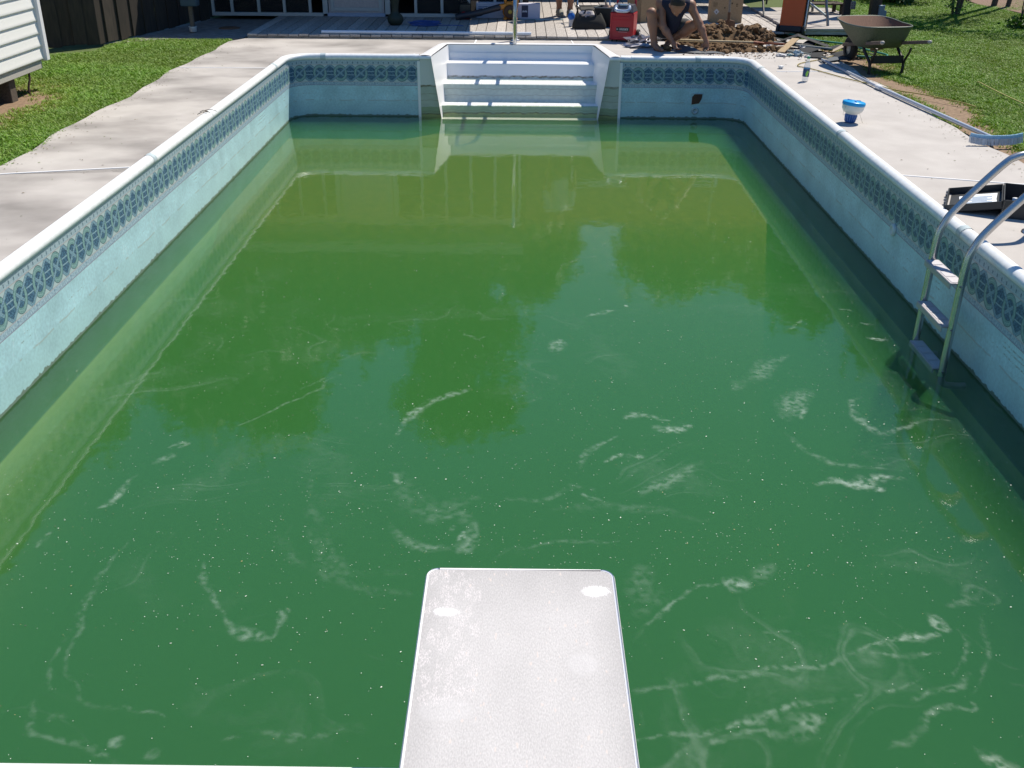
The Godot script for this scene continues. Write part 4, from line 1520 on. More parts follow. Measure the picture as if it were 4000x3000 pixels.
func leaf_clump(n: int, r: float, size: float, droop: float) -> ArrayMesh:
	var s := st()
	s.set_smooth_group(-1)
	for i in n:
		var d := Vector3(rng.randf_range(-1, 1), rng.randf_range(-1, 1), rng.randf_range(-1, 1))
		var p := d * r
		var dir := (d.normalized() + Vector3(0, -droop, 0)).normalized()
		var side := dir.cross(Vector3(rng.randf_range(-1, 1), rng.randf_range(-1, 1), rng.randf_range(-1, 1))).normalized() * size * .32
		tri(s, p - side * .4, p + dir * size * .5 + side, p + dir * size)
		tri(s, p - side * .4, p + dir * size, p + dir * size * .5 - side)
	return done(s)

# a tree: tapered trunk with limbs, and a crown of leaf clumps
func tree(label: String, x: float, z: float, h: float, r: float, clear: float, cone: float, count: int, kind: int, group := "trees behind the house") -> void:
	var o := thing("tree", label, "tree", Vector3(x, -.03, z), 0.0, group)
	var s := st()
	var lean := Vector3(rng.randf_range(-.3, .3), 0, rng.randf_range(-.3, .3))
	var tr := h * .017 + .04
	tube(s, [Vector3(0, -.1, 0), Vector3(0, h * .02, 0), lean * .4 + Vector3(0, h * .4, 0), lean + Vector3(0, h * .93, 0)], [tr * 1.5, tr, tr * .7, tr * .15], 9)
	var limbs := []
	for i in 34:
		var t := rng.randf_range(clear, .97)
		var a := rng.randf() * TAU
		var rr := r * lerpf(1.0, pow(1.0 - (t - clear) / (1.0 - clear), .7) + .12, cone) * rng.randf_range(.6, 1.1)
		var p0 := lean * t + Vector3(0, h * t * .93, 0)
		var p1 := p0 + Vector3(cos(a) * rr, rr * lerpf(.5, -.1, cone), sin(a) * rr)
		tube(s, [p0, p0.lerp(p1, .5) + Vector3(0, rr * .08, 0), p1], [tr * .35, tr * .2, .012], 5)
		limbs.append([p0, p1])
	obj("trunk", s, M.bark, o)
	var mm := MultiMesh.new()
	mm.transform_format = MultiMesh.TRANSFORM_3D
	mm.use_colors = true
	mm.mesh = clump_mesh
	mm.instance_count = count
	for i in count:
		var l: Array = limbs[rng.randi() % limbs.size()]
		var t := sqrt(rng.randf_range(.04, 1.05))
		var p: Vector3 = l[0].lerp(l[1], t) + Vector3(rng.randfn(0, .085), rng.randfn(-.07, .10), rng.randfn(0, .085)) * r
		var sc := rng.randf_range(.7, 1.4) * lerpf(.85, 1.25, r / 4.0)
		mm.set_instance_transform(i, Transform3D(Basis.from_euler(Vector3(rng.randf() * .5, rng.randf() * TAU, rng.randf() * .5)).scaled(Vector3.ONE * sc), p))
		var g := rng.randf_range(.7, 1.3)
		mm.set_instance_color(i, [Color(.040, .085, .022), Color(.055, .115, .02), Color(.03, .07, .02)][kind] * g)
	var m := MultiMeshInstance3D.new()
	m.multimesh = mm
	m.material_override = M.foliage
	m.name = "crown"
	o.add_child(m, true)
	tag(m, "", "", "", "stuff")

func trees() -> void:
	M.foliage = mat(1, 1, 1, .6)
	M.foliage.vertex_color_use_as_albedo = true
	M.foliage.backlight_enabled = true
	M.foliage.backlight = lin(.35, .45, .12)
	clump_mesh = leaf_clump(24, .30, .20, .7)
	tree("tall dark pine reflected in the left half of the pool", -8.2, -27.5, 13.4, 3.6, .28, .6, 1900, 2)
	tree("tall pine with drooping boughs reflected in the middle of the pool", -2.3, -28.8, 13.2, 3.0, .25, .55, 1800, 2)
	tree("slim pine standing between the two tallest pines", -4.9, -30.5, 11.2, 2.3, .3, .7, 1700, 0)
	tree("broad leafy tree at the far left behind the fence", -13.2, -27.0, 11.8, 3.6, .3, .35, 2200, 1)
	tree("bushy tree low behind the left end of the house", -10.4, -30.0, 8.8, 3.0, .2, .3, 1800, 1)
	tree("round dark tree close behind the middle of the house", -5.6, -28.4, 8.6, 2.6, .2, .3, 1700, 0)
	tree("young pine just right of the middle pine", .2, -30.5, 9.4, 1.7, .2, .7, 1200, 2)
	tree("small leafy tree behind the right end of the house", 5.2, -30.5, 8.6, 1.9, .2, .4, 1300, 1)
	tree("round leafy tree right of the house", 8.3, -31.0, 10.0, 2.2, .2, .35, 1500, 0)
	tree("taller leafy tree above the right lawn", 12.0, -31.5, 12.0, 2.8, .2, .35, 1700, 1)
	tree("spreading tree at the back of the right lawn", 16.0, -31.5, 13.0, 3.4, .22, .3, 1900, 0)
	tree("dark tree at the far right edge of the lawn", 23.0, -30.5, 14.0, 3.6, .22, .35, 1700, 2)

func plants() -> void:
	# many stemmed shrub on the lawn, with leafy suckers at its foot
	var o := thing("crape_myrtle", "young tree of several stems with leafy suckers on the right lawn", "shrub", Vector3(7.08, -.03, -17.7))
	var stems := []
	var s := st()
	for i in 5:
		var a := i * 1.25 + .3
		var top := Vector3(cos(a) * .55, 2.3 + .2 * i, sin(a) * .5)
		var pts := bend([Vector3(cos(a) * .04, -.02, sin(a) * .04), Vector3(cos(a) * .12, .5, sin(a) * .1), Vector3(cos(a) * .3, 1.3, sin(a) * .28), top], 4)
		tube(s, pts, .028 if i < 2 else .02, 7)
		stems.append(top)
	obj("trunk", s, M.bark, o)
	var leafm := leaf_clump(16, .10, .09, .2)
	for part in [["crown", 150], ["sucker_leaves", 26]]:
		var mm := MultiMesh.new()
		mm.transform_format = MultiMesh.TRANSFORM_3D
		mm.use_colors = true
		mm.mesh = leafm
		mm.instance_count = part[1]
		for i in mm.instance_count:
			var p: Vector3
			if part[0] == "crown":
				p = stems[rng.randi() % 5] + Vector3(rng.randfn(0, .28), rng.randfn(.1, .3), rng.randfn(0, .28))
			else:
				var a := rng.randf() * TAU
				var hh := rng.randf_range(.06, .5)
				p = Vector3(cos(a) * rng.randf_range(.06, .10 + .5 * hh), hh, sin(a) * rng.randf_range(.06, .3))
			var sc := rng.randf_range(.7, 1.3) * (1.0 if part[0] == "crown" else .42)
			mm.set_instance_transform(i, Transform3D(Basis.from_euler(Vector3(rng.randf(), rng.randf() * TAU, rng.randf())).scaled(Vector3.ONE * sc), p))
			mm.set_instance_color(i, Color(.06, .14, .025) * rng.randf_range(.6, 1.4))
		var m := MultiMeshInstance3D.new()
		m.multimesh = mm
		m.material_override = M.foliage
		m.name = part[0]
		o.add_child(m, true)
		tag(m, "", "", "", "stuff")
	# sapling
	o = thing("sapling", "thin forked sapling at the upper right edge of the lawn", "sapling", Vector3(7.36, -.03, -15.95))
	s = st()
	tube(s, bend([Vector3(0, -.02, 0), Vector3(.01, .15, 0), Vector3(.03, .42, .01), Vector3(.09, .8, 0), Vector3(.12, 1.5, 0)]), .011, 6)
	tube(s, bend([Vector3(.01, .17, 0), Vector3(-.01, .3, .01), Vector3(-.02, .7, .02), Vector3(-.1, 1.2, 0)]), .008, 6)
	obj("trunk", s, M.bark, o)
	for part in [["crown", 60, 1.25, .25], ["low_leaves", 26, .03, .07]]:
		var mm := MultiMesh.new()
		mm.transform_format = MultiMesh.TRANSFORM_3D
		mm.use_colors = true
		mm.mesh = leafm
		mm.instance_count = part[1]
		for i in mm.instance_count:
			mm.set_instance_transform(i, Transform3D(Basis.from_euler(Vector3(rng.randf(), rng.randf() * TAU, rng.randf())).scaled(Vector3.ONE * rng.randf_range(.35, .8)), Vector3(rng.randfn(0, part[3]), part[2] + absf(rng.randfn(0, part[3] * .6)), rng.randfn(0, part[3]))))
			mm.set_instance_color(i, Color(.05, .12, .02) * rng.randf_range(.6, 1.4))
		var m := MultiMeshInstance3D.new()
		m.multimesh = mm
		m.material_override = M.foliage
		m.name = part[0]
		o.add_child(m, true)
		tag(m, "", "", "", "stuff")
	# bed of pine straw with two trunks at the very corner
	s = st()
	var bed := PackedVector2Array([Vector2(8.0, -21.5), Vector2(8.15, -20.2), Vector2(8.05, -19.2), Vector2(8.2, -18.3), Vector2(8.25, -17.6), Vector2(8.9, -16.8), Vector2(12, -16.0), Vector2(13, -21)])
	slab(s, bed, .0, -.06)
	tag(obj("mulch_bed", s, mottled(Color(.09, .055, .04), Color(.30, .20, .15), 1.2, .95, .05, 201, 1.2)), "", "", "", "structure")
	for p in [[8.22, -18.95, .05, 5.5, "left of two thin trunks at the edge of the mulch bed"], [8.42, -18.85, .04, 5.0, "right of two thin trunks at the edge of the mulch bed"]]:
		var t := thing("tree", p[4], "tree", Vector3(p[0], -.02, p[1]), 0.0, "trees at the mulch bed")
		s = st()
		tube(s, bend([Vector3.ZERO, Vector3(.03, .5, 0), Vector3(.0, 2.0, .05), Vector3(.1, p[3], 0)]), p[2], 9)
		obj("trunk", s, M.bark, t)
		var mm := MultiMesh.new()
		mm.transform_format = MultiMesh.TRANSFORM_3D
		mm.use_colors = true
		mm.mesh = leafm
		mm.instance_count = 14
		for i in mm.instance_count:
			mm.set_instance_transform(i, Transform3D(Basis.from_euler(Vector3(rng.randf(), rng.randf() * TAU, rng.randf())).scaled(Vector3.ONE * rng.randf_range(.8, 1.2)), Vector3(rng.randfn(0, .6), p[3] * .8 + rng.randfn(0, .7), rng.randfn(0, .6))))
			mm.set_instance_color(i, Color(.05, .11, .02) * rng.randf_range(.6, 1.4))
		var m := MultiMeshInstance3D.new()
		m.multimesh = mm
		m.material_override = M.foliage
		m.name = "crown"
		t.add_child(m, true)
		tag(m, "", "", "", "stuff")
	# low shrub whose foot just shows at the top edge
	o = thing("shrub", "low leafy bush at the top edge of the right lawn", "shrub", Vector3(6.75, -.03, -19.6))
	s = st()
	for i in 6:
		tube(s, [Vector3.ZERO, Vector3(cos(i) * .3, .5, sin(i) * .3)], [.015, .006], 5)
	obj("stem", s, M.bark, o)
	var mm2 := MultiMesh.new()
	mm2.transform_format = MultiMesh.TRANSFORM_3D
	mm2.use_colors = true
	mm2.mesh = leafm
	mm2.instance_count = 150
	for i in mm2.instance_count:
		mm2.set_instance_transform(i, Transform3D(Basis.from_euler(Vector3(rng.randf(), rng.randf() * TAU, rng.randf())).scaled(Vector3.ONE * rng.randf_range(.7, 1.3)), Vector3(rng.randfn(0, .26), .12 + absf(rng.randfn(0.2, .26)), rng.randfn(0, .26))))
		mm2.set_instance_color(i, Color(.055, .125, .02) * rng.randf_range(.6, 1.4))
	var m2 := MultiMeshInstance3D.new()
	m2.multimesh = mm2
	m2.material_override = M.foliage
	m2.name = "leaves"
	o.add_child(m2, true)
	tag(m2, "", "", "", "stuff")

# ------------------------------------------------------------------ pool furniture
func diving_board() -> void:
	var o := thing("diving_board", "weathered white diving board with gritty grey top reaching over the water", "diving board")
	var cx := .052
	var w := .225
	# rounded plan with a raised white lip
	var plan := []
	var zt := -2.022
	for k in 7:
		var t := PI / 2 * k / 6.0
		plan.append(Vector2(cx - w + .032 - .032 * cos(t), zt + .032 - .032 * sin(t)))
	for k in 7:
		var t := PI / 2 * k / 6.0
		plan.append(Vector2(cx + w - .032 + .032 * sin(t), zt + .032 - .032 * cos(t)))
	plan.append(Vector2(cx + w, .95))
	plan.append(Vector2(cx - w, .95))
	var s := st()
	s.set_smooth_group(0)
	var prof := [[.0075, .4195], [.003, .4205], [.0, .416], [-.001, .40], [.004, .372], [.012, .368]]
	var n := plan.size()
	var norm := []
	for i in n:
		var a: Vector2 = plan[(i + n - 1) % n]
		var b: Vector2 = plan[(i + 1) % n]
		norm.append(Vector2(b.y - a.y, a.x - b.x).normalized() * -1.0)
	for i in n:
		if norm[i].dot(Vector2(cx, -.5) - plan[i]) < 0: norm[i] = -norm[i]
	for i in n:
		var j := (i + 1) % n
		for k in prof.size() - 1:
			var q := []
			for e in [[i, k], [j, k], [j, k + 1], [i, k + 1]]:
				var v: Vector2 = plan[e[0]] + norm[e[0]] * prof[e[1]][0]
				q.append(Vector3(v.x, prof[e[1]][1], v.y))
			quad_out(s, q[0], q[1], q[2], q[3], Vector3(cx, .395, (plan[i].y + plan[j].y) / 2.0 + (.1 if i < 14 else 0.0)))
	obj("edge", s, mat(.80, .80, .84, .4), o)
	# gritty top
	var W := 384
	var H := 1024
	var n1 := gray(noise(.34, 3, 211), W, H)
	var n2 := gray(noise(.012, 4, 213), W, H)
	var n3 := gray(noise(.05, 3, 215, FastNoiseLite.TYPE_CELLULAR), W, H)
	var out := PackedByteArray()
	out.resize(W * H * 3)
	for y in H:
		for x in W:
			var g: float = n1[y * W + x] / 255.0
			var b: float = n2[y * W + x] / 255.0
			var sp: float = n3[y * W + x] / 255.0
			var u := x / float(W)
			var edge := minf(minf(u, 1.0 - u) * 6.0, y / 60.0)
			var c := Color(.52, .505, .50) * (.76 + .40 * g) * (.95 + .08 * b)
			c = c * lerpf(.84, 1.0, clampf(edge, 0, 1))
			if sp < .16 and b > .5:
				c = c.lerp(Color(.60, .53, .49), .75)
			# worn spots
			var mz := y / float(H) * 2.95
			for spot in [[.89, .085, .030, .020, .9], [.135, .165, .026, .015, .75], [.17, .47, .05, .03, .12], [.80, .33, .03, .03, .12]]:
				var d: float = Vector2((u - spot[0]) * .435 / spot[2], (mz - spot[1]) / spot[3]).length() + (g - .5) * .7 + (b - .5) * .5
				if d < 1.0:
					c = c.lerp(Color(.74, .73, .74), spot[4])
			if u < .3 and y < 160 and n1[y * W + (x * 3) % W] > 150 and sp < .45:
				c = c.lerp(Color(.66, .62, .62), .7)
			c = c.clamp(Color(0, 0, 0), Color(1, 1, 1)).linear_to_srgb()
			var i := (y * W + x) * 3
			out[i] = int(c.r * 255.0)
			out[i + 1] = int(c.g * 255.0)
			out[i + 2] = int(c.b * 255.0)
	var gm := StandardMaterial3D.new()
	gm.albedo_texture = ImageTexture.create_from_image(Image.create_from_data(W, H, false, Image.FORMAT_RGB8, out))
	gm.roughness = .95
	gm.heightmap_enabled = true
	gm.heightmap_scale = .12
	gm.heightmap_texture = gm.albedo_texture
	s = st()
	var poly := PackedVector2Array()
	for i in n: poly.append(plan[i] + norm[i] * .0075)
	var idx := Geometry2D.triangulate_polygon(poly)
	for i in range(0, idx.size(), 3):
		var q := [poly[idx[i]], poly[idx[i + 1]], poly[idx[i + 2]]]
		if (q[1] - q[0]).cross(q[2] - q[0]) < 0.0: q.reverse()
		for v in q:
			s.set_uv(Vector2((v.x - cx + w) / (2 * w), (v.y - zt) / 2.95))
			s.add_vertex(Vector3(v.x, .419, v.y))
	obj("grit_top", s, gm, o)
	s = st()
	for sx in [-.15, .15]:
		for z in [-1.05, .6]:
			bar(s, Vector3(cx + sx, -.0, z), Vector3(cx + sx, .368, z + .05), .05, .05, .006)
		bar(s, Vector3(cx + sx, .34, -1.1), Vector3(cx + sx, .34, .7), .05, .05, .006)
	obj("stand", s, M.white_plastic, o)

func ladder() -> void:
	var o := thing("pool_ladder", "stainless steel pool ladder with three treads on the right wall", "ladder")
	for z in [-5.58, -6.04]:
		var s := st()
		var p := bend([Vector3(2.58, -.75, z), Vector3(2.585, -.4, z), Vector3(2.59, -.06, z), Vector3(2.615, .055, z), Vector3(2.68, .165, z), Vector3(2.88, .40, z), Vector3(2.96, .462, z), Vector3(3.05, .475, z), Vector3(3.13, .43, z), Vector3(3.16, .34, z), Vector3(3.16, .1, z), Vector3(3.16, -.02, z)], 7)
		tube(s, p, .0225, 14)
		var r := obj("rail", s, M.steel, o)
		s = st()
		lathe(s, [[.024, .03], [.030, .03], [.036, .018], [.062, .010], [.066, .0]], Vector3(3.16, .001, z), 24)
		obj("deck_plate", s, M.steel, r)
		s = st()
		tube(s, bend([Vector3(2.582, -.745, z), Vector3(2.60, -.80, z), Vector3(2.66, -.815, z), Vector3(2.735, -.815, z)]), .02, 10)
		obj("wall_bumper", s, M.dull_steel, r)
		s = st()
		for y in [-.18, -.45, -.72]:
			tube(s, [Vector3(2.575, y + .004, z - .026), Vector3(2.575, y + .004, z + .026)], .006, 6)
		obj("bolt", s, M.dull_steel, r)
	for y in [-.175, -.445, -.715]:
		var s := st()
		box(s, Vector3(2.575, y, -5.81), Vector3(.085, .012, .415), .003)
		box(s, Vector3(2.535, y - .016, -5.81), Vector3(.008, .03, .415), .002)
		box(s, Vector3(2.615, y - .016, -5.81), Vector3(.008, .03, .415), .002)
		var t := obj("tread", s, mat(.42, .40, .42, .42, .35), o)
		s = st()
		for k in 4:
			box(s, Vector3(2.575, y + .0068, -5.965 + k * .103), Vector3(.06, .003, .082), .001)
		obj("grip_pad", s, mat(.48, .46, .48, .7), t)

func stair_rail() -> void:
	var o := thing("stair_handrail", "shiny steel handrail standing behind the white pool stair", "handrail")
	var s := st()
	var x := -.04
	tube(s, bend([Vector3(x, -.02, -14.2), Vector3(x, .3, -14.2), Vector3(x, .58, -14.2), Vector3(x, .70, -14.14), Vector3(x, .735, -14.0), Vector3(x, .735, -13.6), Vector3(x, .70, -12.95), Vector3(x, .62, -12.82), Vector3(x, .45, -12.79), Vector3(x, .24, -12.85), Vector3(x, .14, -12.98), Vector3(x, .12, -13.3), Vector3(x, .12, -14.12)], 7), .0235, 14)
	obj("rail", s, M.steel, o)
	s = st()
	lathe(s, [[.024, .045], [.031, .044], [.034, .022], [.066, .012], [.07, .0]], Vector3(x, .001, -14.2), 24)
	obj("deck_plate", s, M.steel, o)

func dispenser() -> void:
	var o := thing("chlorine_floater", "floating chlorine dispenser with bright blue lid and white float standing on paving", "chlorine dispenser", Vector3(2.945, 0, -9.19))
	o.rotation = Vector3(.03, .4, -.10)
	var s := st()
	lathe(s, [[.0, .004], [.040, .004], [.043, .008], [.050, .072], [.051, .078]], Vector3.ZERO, 22)
	var bk := obj("basket", s, mat(.018, .10, .33, .4), o)
	s = st()
	for k in 16:
		var a := TAU * k / 16.0
		bar(s, Vector3(cos(a) * .044, .012, sin(a) * .044), Vector3(cos(a) * .0515, .070, sin(a) * .0515), .006, .005)
	obj("slat", s, mat(.05, .16, .42, .4), bk)
	s = st()
	lathe(s, [[.050, .076], [.058, .082], [.080, .098], [.092, .118], [.094, .128], [.0945, .150], [.096, .156]], Vector3.ZERO, 28)
	obj("float", s, mat(.72, .73, .69, .45), o)
	s = st()
	lathe(s, [[.098, .153], [.1, .158], [.099, .178], [.094, .184], [.075, .187], [.07, .185], [.066, .188], [.02, .191], [.0, .191]], Vector3.ZERO, 28)
	var lid := obj("lid", s, mat(.015, .34, .72, .3), o)
	s = st()
	for k in 3:
		var a := TAU * k / 3.0
		box(s, Vector3(cos(a) * .045, .191, sin(a) * .045), Vector3(.04, .006, .016), .002, Basis(Vector3.UP, -a))
	obj("lid_mark", s, mat(.03, .20, .55, .3), lid)
	s = st()
	tube(s, bend([Vector3(-.094, .16, .02), Vector3(-.118, .11, .03), Vector3(-.116, .07, .03), Vector3(-.10, .075, .03)]), .0012, 5)
	tube(s, bend([Vector3(.06, .09, .03), Vector3(.075, .05, .05), Vector3(.10, .012, .06), Vector3(.16, .004, .05)]), .0012, 5)
	obj("string", s, mat(.4, .36, .26, .8), o)

func bottle() -> void:
	var o := thing("water_bottle", "clear plastic bottle with blue label showing a green pear, on the paving", "bottle", Vector3(3.06, 0, -11.26))
	o.rotation.z = -.04
	var glass := mat(.80, .84, .88, .08)
	glass.transparency = BaseMaterial3D.TRANSPARENCY_ALPHA
	glass.albedo_color.a = .25
	var s := st()
	lathe(s, [[.0, .004], [.026, .002], [.033, .010], [.034, .05], [.034, .145], [.031, .172], [.022, .205], [.013, .226], [.0125, .238]], Vector3.ZERO, 20)
	obj("body", s, glass, o)
	s = st()
	lathe(s, [[.0148, .234], [.0148, .252], [.012, .254], [.0, .254]], Vector3.ZERO, 16)
	obj("cap", s, mat(.01, .30, .12, .4), o)
	var W := 256
	var H := 128
	var out := byte_image(W, H, Color(.02, .045, .13))
	for y in H:
		for x in W:
			var c := Color(.02, .05, .15)
			var v := y / float(H)
			if v < .16: c = Color(.03, .28, .52).lerp(Color(.02, .05, .15), v / .16)
			for ctr in [64.0, 192.0]:
				for d in [[0.0, 1.0, 17.0], [14.0, .62, 9.0]]:
					var px: float = (x - ctr - d[0] * .9)
					var py: float = (v - .22) / (.74 * d[1])
					if py > 0 and py < 1:
						var half: float = d[2] * (sin(pow(py, 1.3) * PI * .93) * .9 + .1 * py)
						if absf(px) < half:
							c = Color(.16, .50, .05).lerp(Color(.42, .66, .10), clampf(.5 + px / half * .5, 0, 1))
			c = c.linear_to_srgb()
			var i := (y * W + x) * 3
			out[i] = int(c.r * 255.0); out[i + 1] = int(c.g * 255.0); out[i + 2] = int(c.b * 255.0)
	var lm := StandardMaterial3D.new()
	lm.albedo_texture = ImageTexture.create_from_image(Image.create_from_data(W, H, false, Image.FORMAT_RGB8, out))
	lm.roughness = .35
	s = st()
	s.set_smooth_group(0)
	for k in 24:
		var a0 := TAU * k / 24.0
		var a1 := TAU * (k + 1) / 24.0
		var p := [Vector3(sin(a0) * .0348, .142, cos(a0) * .0348), Vector3(sin(a1) * .0348, .142, cos(a1) * .0348), Vector3(sin(a1) * .0348, .052, cos(a1) * .0348), Vector3(sin(a0) * .0348, .052, cos(a0) * .0348)]
		var u0 := k / 24.0 + .25
		quad_uv(s, p, [Vector2(u0, 0), Vector2(u0 + 1 / 24.0, 0), Vector2(u0 + 1 / 24.0, 1), Vector2(u0, 1)])
	obj("label", s, lm, o)
	o = thing("plastic_cap", "small white plastic cap lying on the paving near the bottle", "cap", Vector3(2.99, 0, -12.08))
	s = st()
	lathe(s, [[.0, .002], [.022, .002], [.026, .006], [.028, .022], [.034, .026], [.034, .030], [.0, .032]], Vector3.ZERO, 18)
	obj("cap", s, M.white_plastic, o)

func brush_pole() -> void:
	var o := thing("pool_brush", "long telescopic aluminium pole with a white pool brush at its end", "pool brush")
	var alu := mat(.52, .57, .66, .38, .55)
	var p0 := Vector3(3.585, .026, -12.66)
	var p1 := Vector3(3.70, .026, -10.79)
	var p2 := Vector3(3.915, .030, -8.46)
	var s := st()
	tube(s, [p0, p1], .0145, 12)
	obj("inner_pole", s, alu, o)
	s = st()
	tube(s, [p1, p2], .0185, 12)
	obj("outer_pole", s, alu, o)
	s = st()
	var d := (p2 - p1).normalized()
	tube(s, [p1 - d * .07, p1 - d * .05, p1 + d * .03, p1 + d * .05], [.019, .0245, .0245, .021], 12)
	obj("collar", s, M.white_plastic, o)
	s = st()
	tube(s, [p0 - d * .03, p0 + d * .06], .017, 12)
	obj("grip", s, M.black, o)
	# head: bowed back with a row of bristles
	var head := st()
	var bris := st()
	var n := 13
	var pts := []
	for i in n:
		var t := i / float(n - 1)
		var e := absf(t * 2.0 - 1.0)
		pts.append(Vector3(lerpf(3.67, 4.10, t), .064 + .018 * pow(e, 3.0), -8.34 - .015 * t - .018 * pow(e, 2.0)))
	for i in n - 1:
		bar(head, pts[i], pts[i + 1] + (pts[i + 1] - pts[i]) * .04, .012, .038, .003)
	tube(head, [Vector3(3.89, .066, -8.34), Vector3(3.905, .045, -8.42), p2], .016, 10)
	obj("head", head, mat(.28, .50, .68, .45), o)
	for i in 110:
		var t := (i + .5) / 110.0 * (n - 1)
		var k := mini(int(t), n - 2)
		var p: Vector3 = pts[k].lerp(pts[k + 1], t - k)
		for w in 3:
			var q := p + Vector3(rng.randf_range(-.002, .002), -.006, rng.randf_range(-.014, .016))
			bar(bris, q, q + Vector3(rng.randf_range(-.004, .004), -.052, rng.randf_range(.0, .02)), .0035, .0035)
	tag(obj("bristles", bris, mat(.62, .64, .66, .7), o), "", "", "", "stuff")

func test_kit() -> void:
	var o := thing("test_kit_case", "open black plastic case with papers and small bottles by the ladder", "case", Vector3(3.09, 0, -6.35), -.41)
	var dark := mat(.02, .024, .028, .45)
	var W := .40
	var D := .46
	var H := .115
	var s := st()
	# base, open box: local x right, -z back
	box(s, Vector3(W / 2, .006, -D / 2), Vector3(W, .012, D), .003)
	box(s, Vector3(.004, H / 2, -D / 2), Vector3(.008, H, D), .002)
	box(s, Vector3(W - .004, H / 2, -D / 2), Vector3(.008, H, D), .002)
	box(s, Vector3(W / 2, H / 2, -.004), Vector3(W - .018, H, .008), .002)
	box(s, Vector3(W / 2, H / 2, -D + .004), Vector3(W - .018, H, .008), .002)
	obj("base", s, dark, o)
	# lid folded out to the left
	var lid := Node3D.new()
	lid.name = "lid"
	o.add_child(lid)
	lid.position = Vector3(-.004, H - .004, 0)
	lid.rotation.z = .20
	var L := .34
	s = st()
	box(s, Vector3(-L / 2, -.052, -D / 2), Vector3(L, .008, D), .003)
	for e in [[Vector3(-L + .004, -.03, -D / 2), Vector3(.008, .05, D)], [Vector3(-L / 2, -.03, -.004), Vector3(L - .01, .05, .008)], [Vector3(-L / 2, -.03, -D + .004), Vector3(L - .01, .05, .008)], [Vector3(-.004, -.03, -D / 2), Vector3(.008, .05, D - .02)]]:
		box(s, e[0], e[1], .002)
	obj("lid_shell", s, dark, lid)
	s = st()
	box(s, Vector3(-.15, -.045, -.21), Vector3(.22, .003, .30), .0, Basis(Vector3.UP, .06))
	box(s, Vector3(-.14, -.042, -.23), Vector3(.20, .002, .28), .0, Basis(Vector3.UP, -.03))
	obj("paper", s, mat(.74, .77, .80, .8), lid)
	s = st()
	for k in 9:
		box(s, Vector3(-.14, -.0395, -.12 - k * .022), Vector3(.15 if k % 3 else .09, .0012, .006), 0, Basis(Vector3.UP, -.03))
	obj("print", s, mat(.35, .48, .62, .8), lid)
	s = st()
	for z in [-.1, -.17, -.3, -.37]:
		box(s, Vector3(-L - .004, -.02, z), Vector3(.012, .03, .035), .003)
	obj("latch", s, mat(.10, .11, .13, .4), lid)
	# what is in it
	var clear := mat(.75, .78, .8, .08)
	clear.transparency = BaseMaterial3D.TRANSPARENCY_ALPHA
	clear.albedo_color.a = .3
	var k := 0
	for p in [[.07, -.12, .024, .085, 0], [.13, -.10, .016, .06, 1], [.17, -.15, .016, .06, 2], [.08, -.2, .016, .06, 1], [.21, -.09, .016, .055, 1], [.26, -.13, .016, .06, 2], [.15, -.22, .016, .06, 1]]:
		var b := thing("reagent_bottle", ["clear round sample vial standing in the open black case", "white reagent bottle in the black case, " + ["", "in front beside the vial", "", "behind the vial", "front right", "", "in the back row"][k], "reddish capped bottle in the black case, " + ["", "", "in the middle", "", "", "at the right", ""][k]][p[4]], "bottle", o.transform * Vector3(p[0], .013, p[1]), 0.0, "bottles in the test kit")
		s = st()
		lathe(s, [[.0, .0], [p[2], .002], [p[2], p[3] * .7], [p[2] * .6, p[3] * .8], [p[2] * .6, p[3]]], Vector3.ZERO, 14)
		obj("body", s, [clear, M.white_plastic, mat(.45, .33, .28, .5)][p[4]], b)
		s = st()
		lathe(s, [[p[2] * .68, p[3] * .82], [p[2] * .68, p[3] * 1.08], [.0, p[3] * 1.1]], Vector3.ZERO, 12)
		obj("cap", s, [M.white_plastic, mat(.5, .15, .08, .5), M.black][p[4]], b)
		k += 1

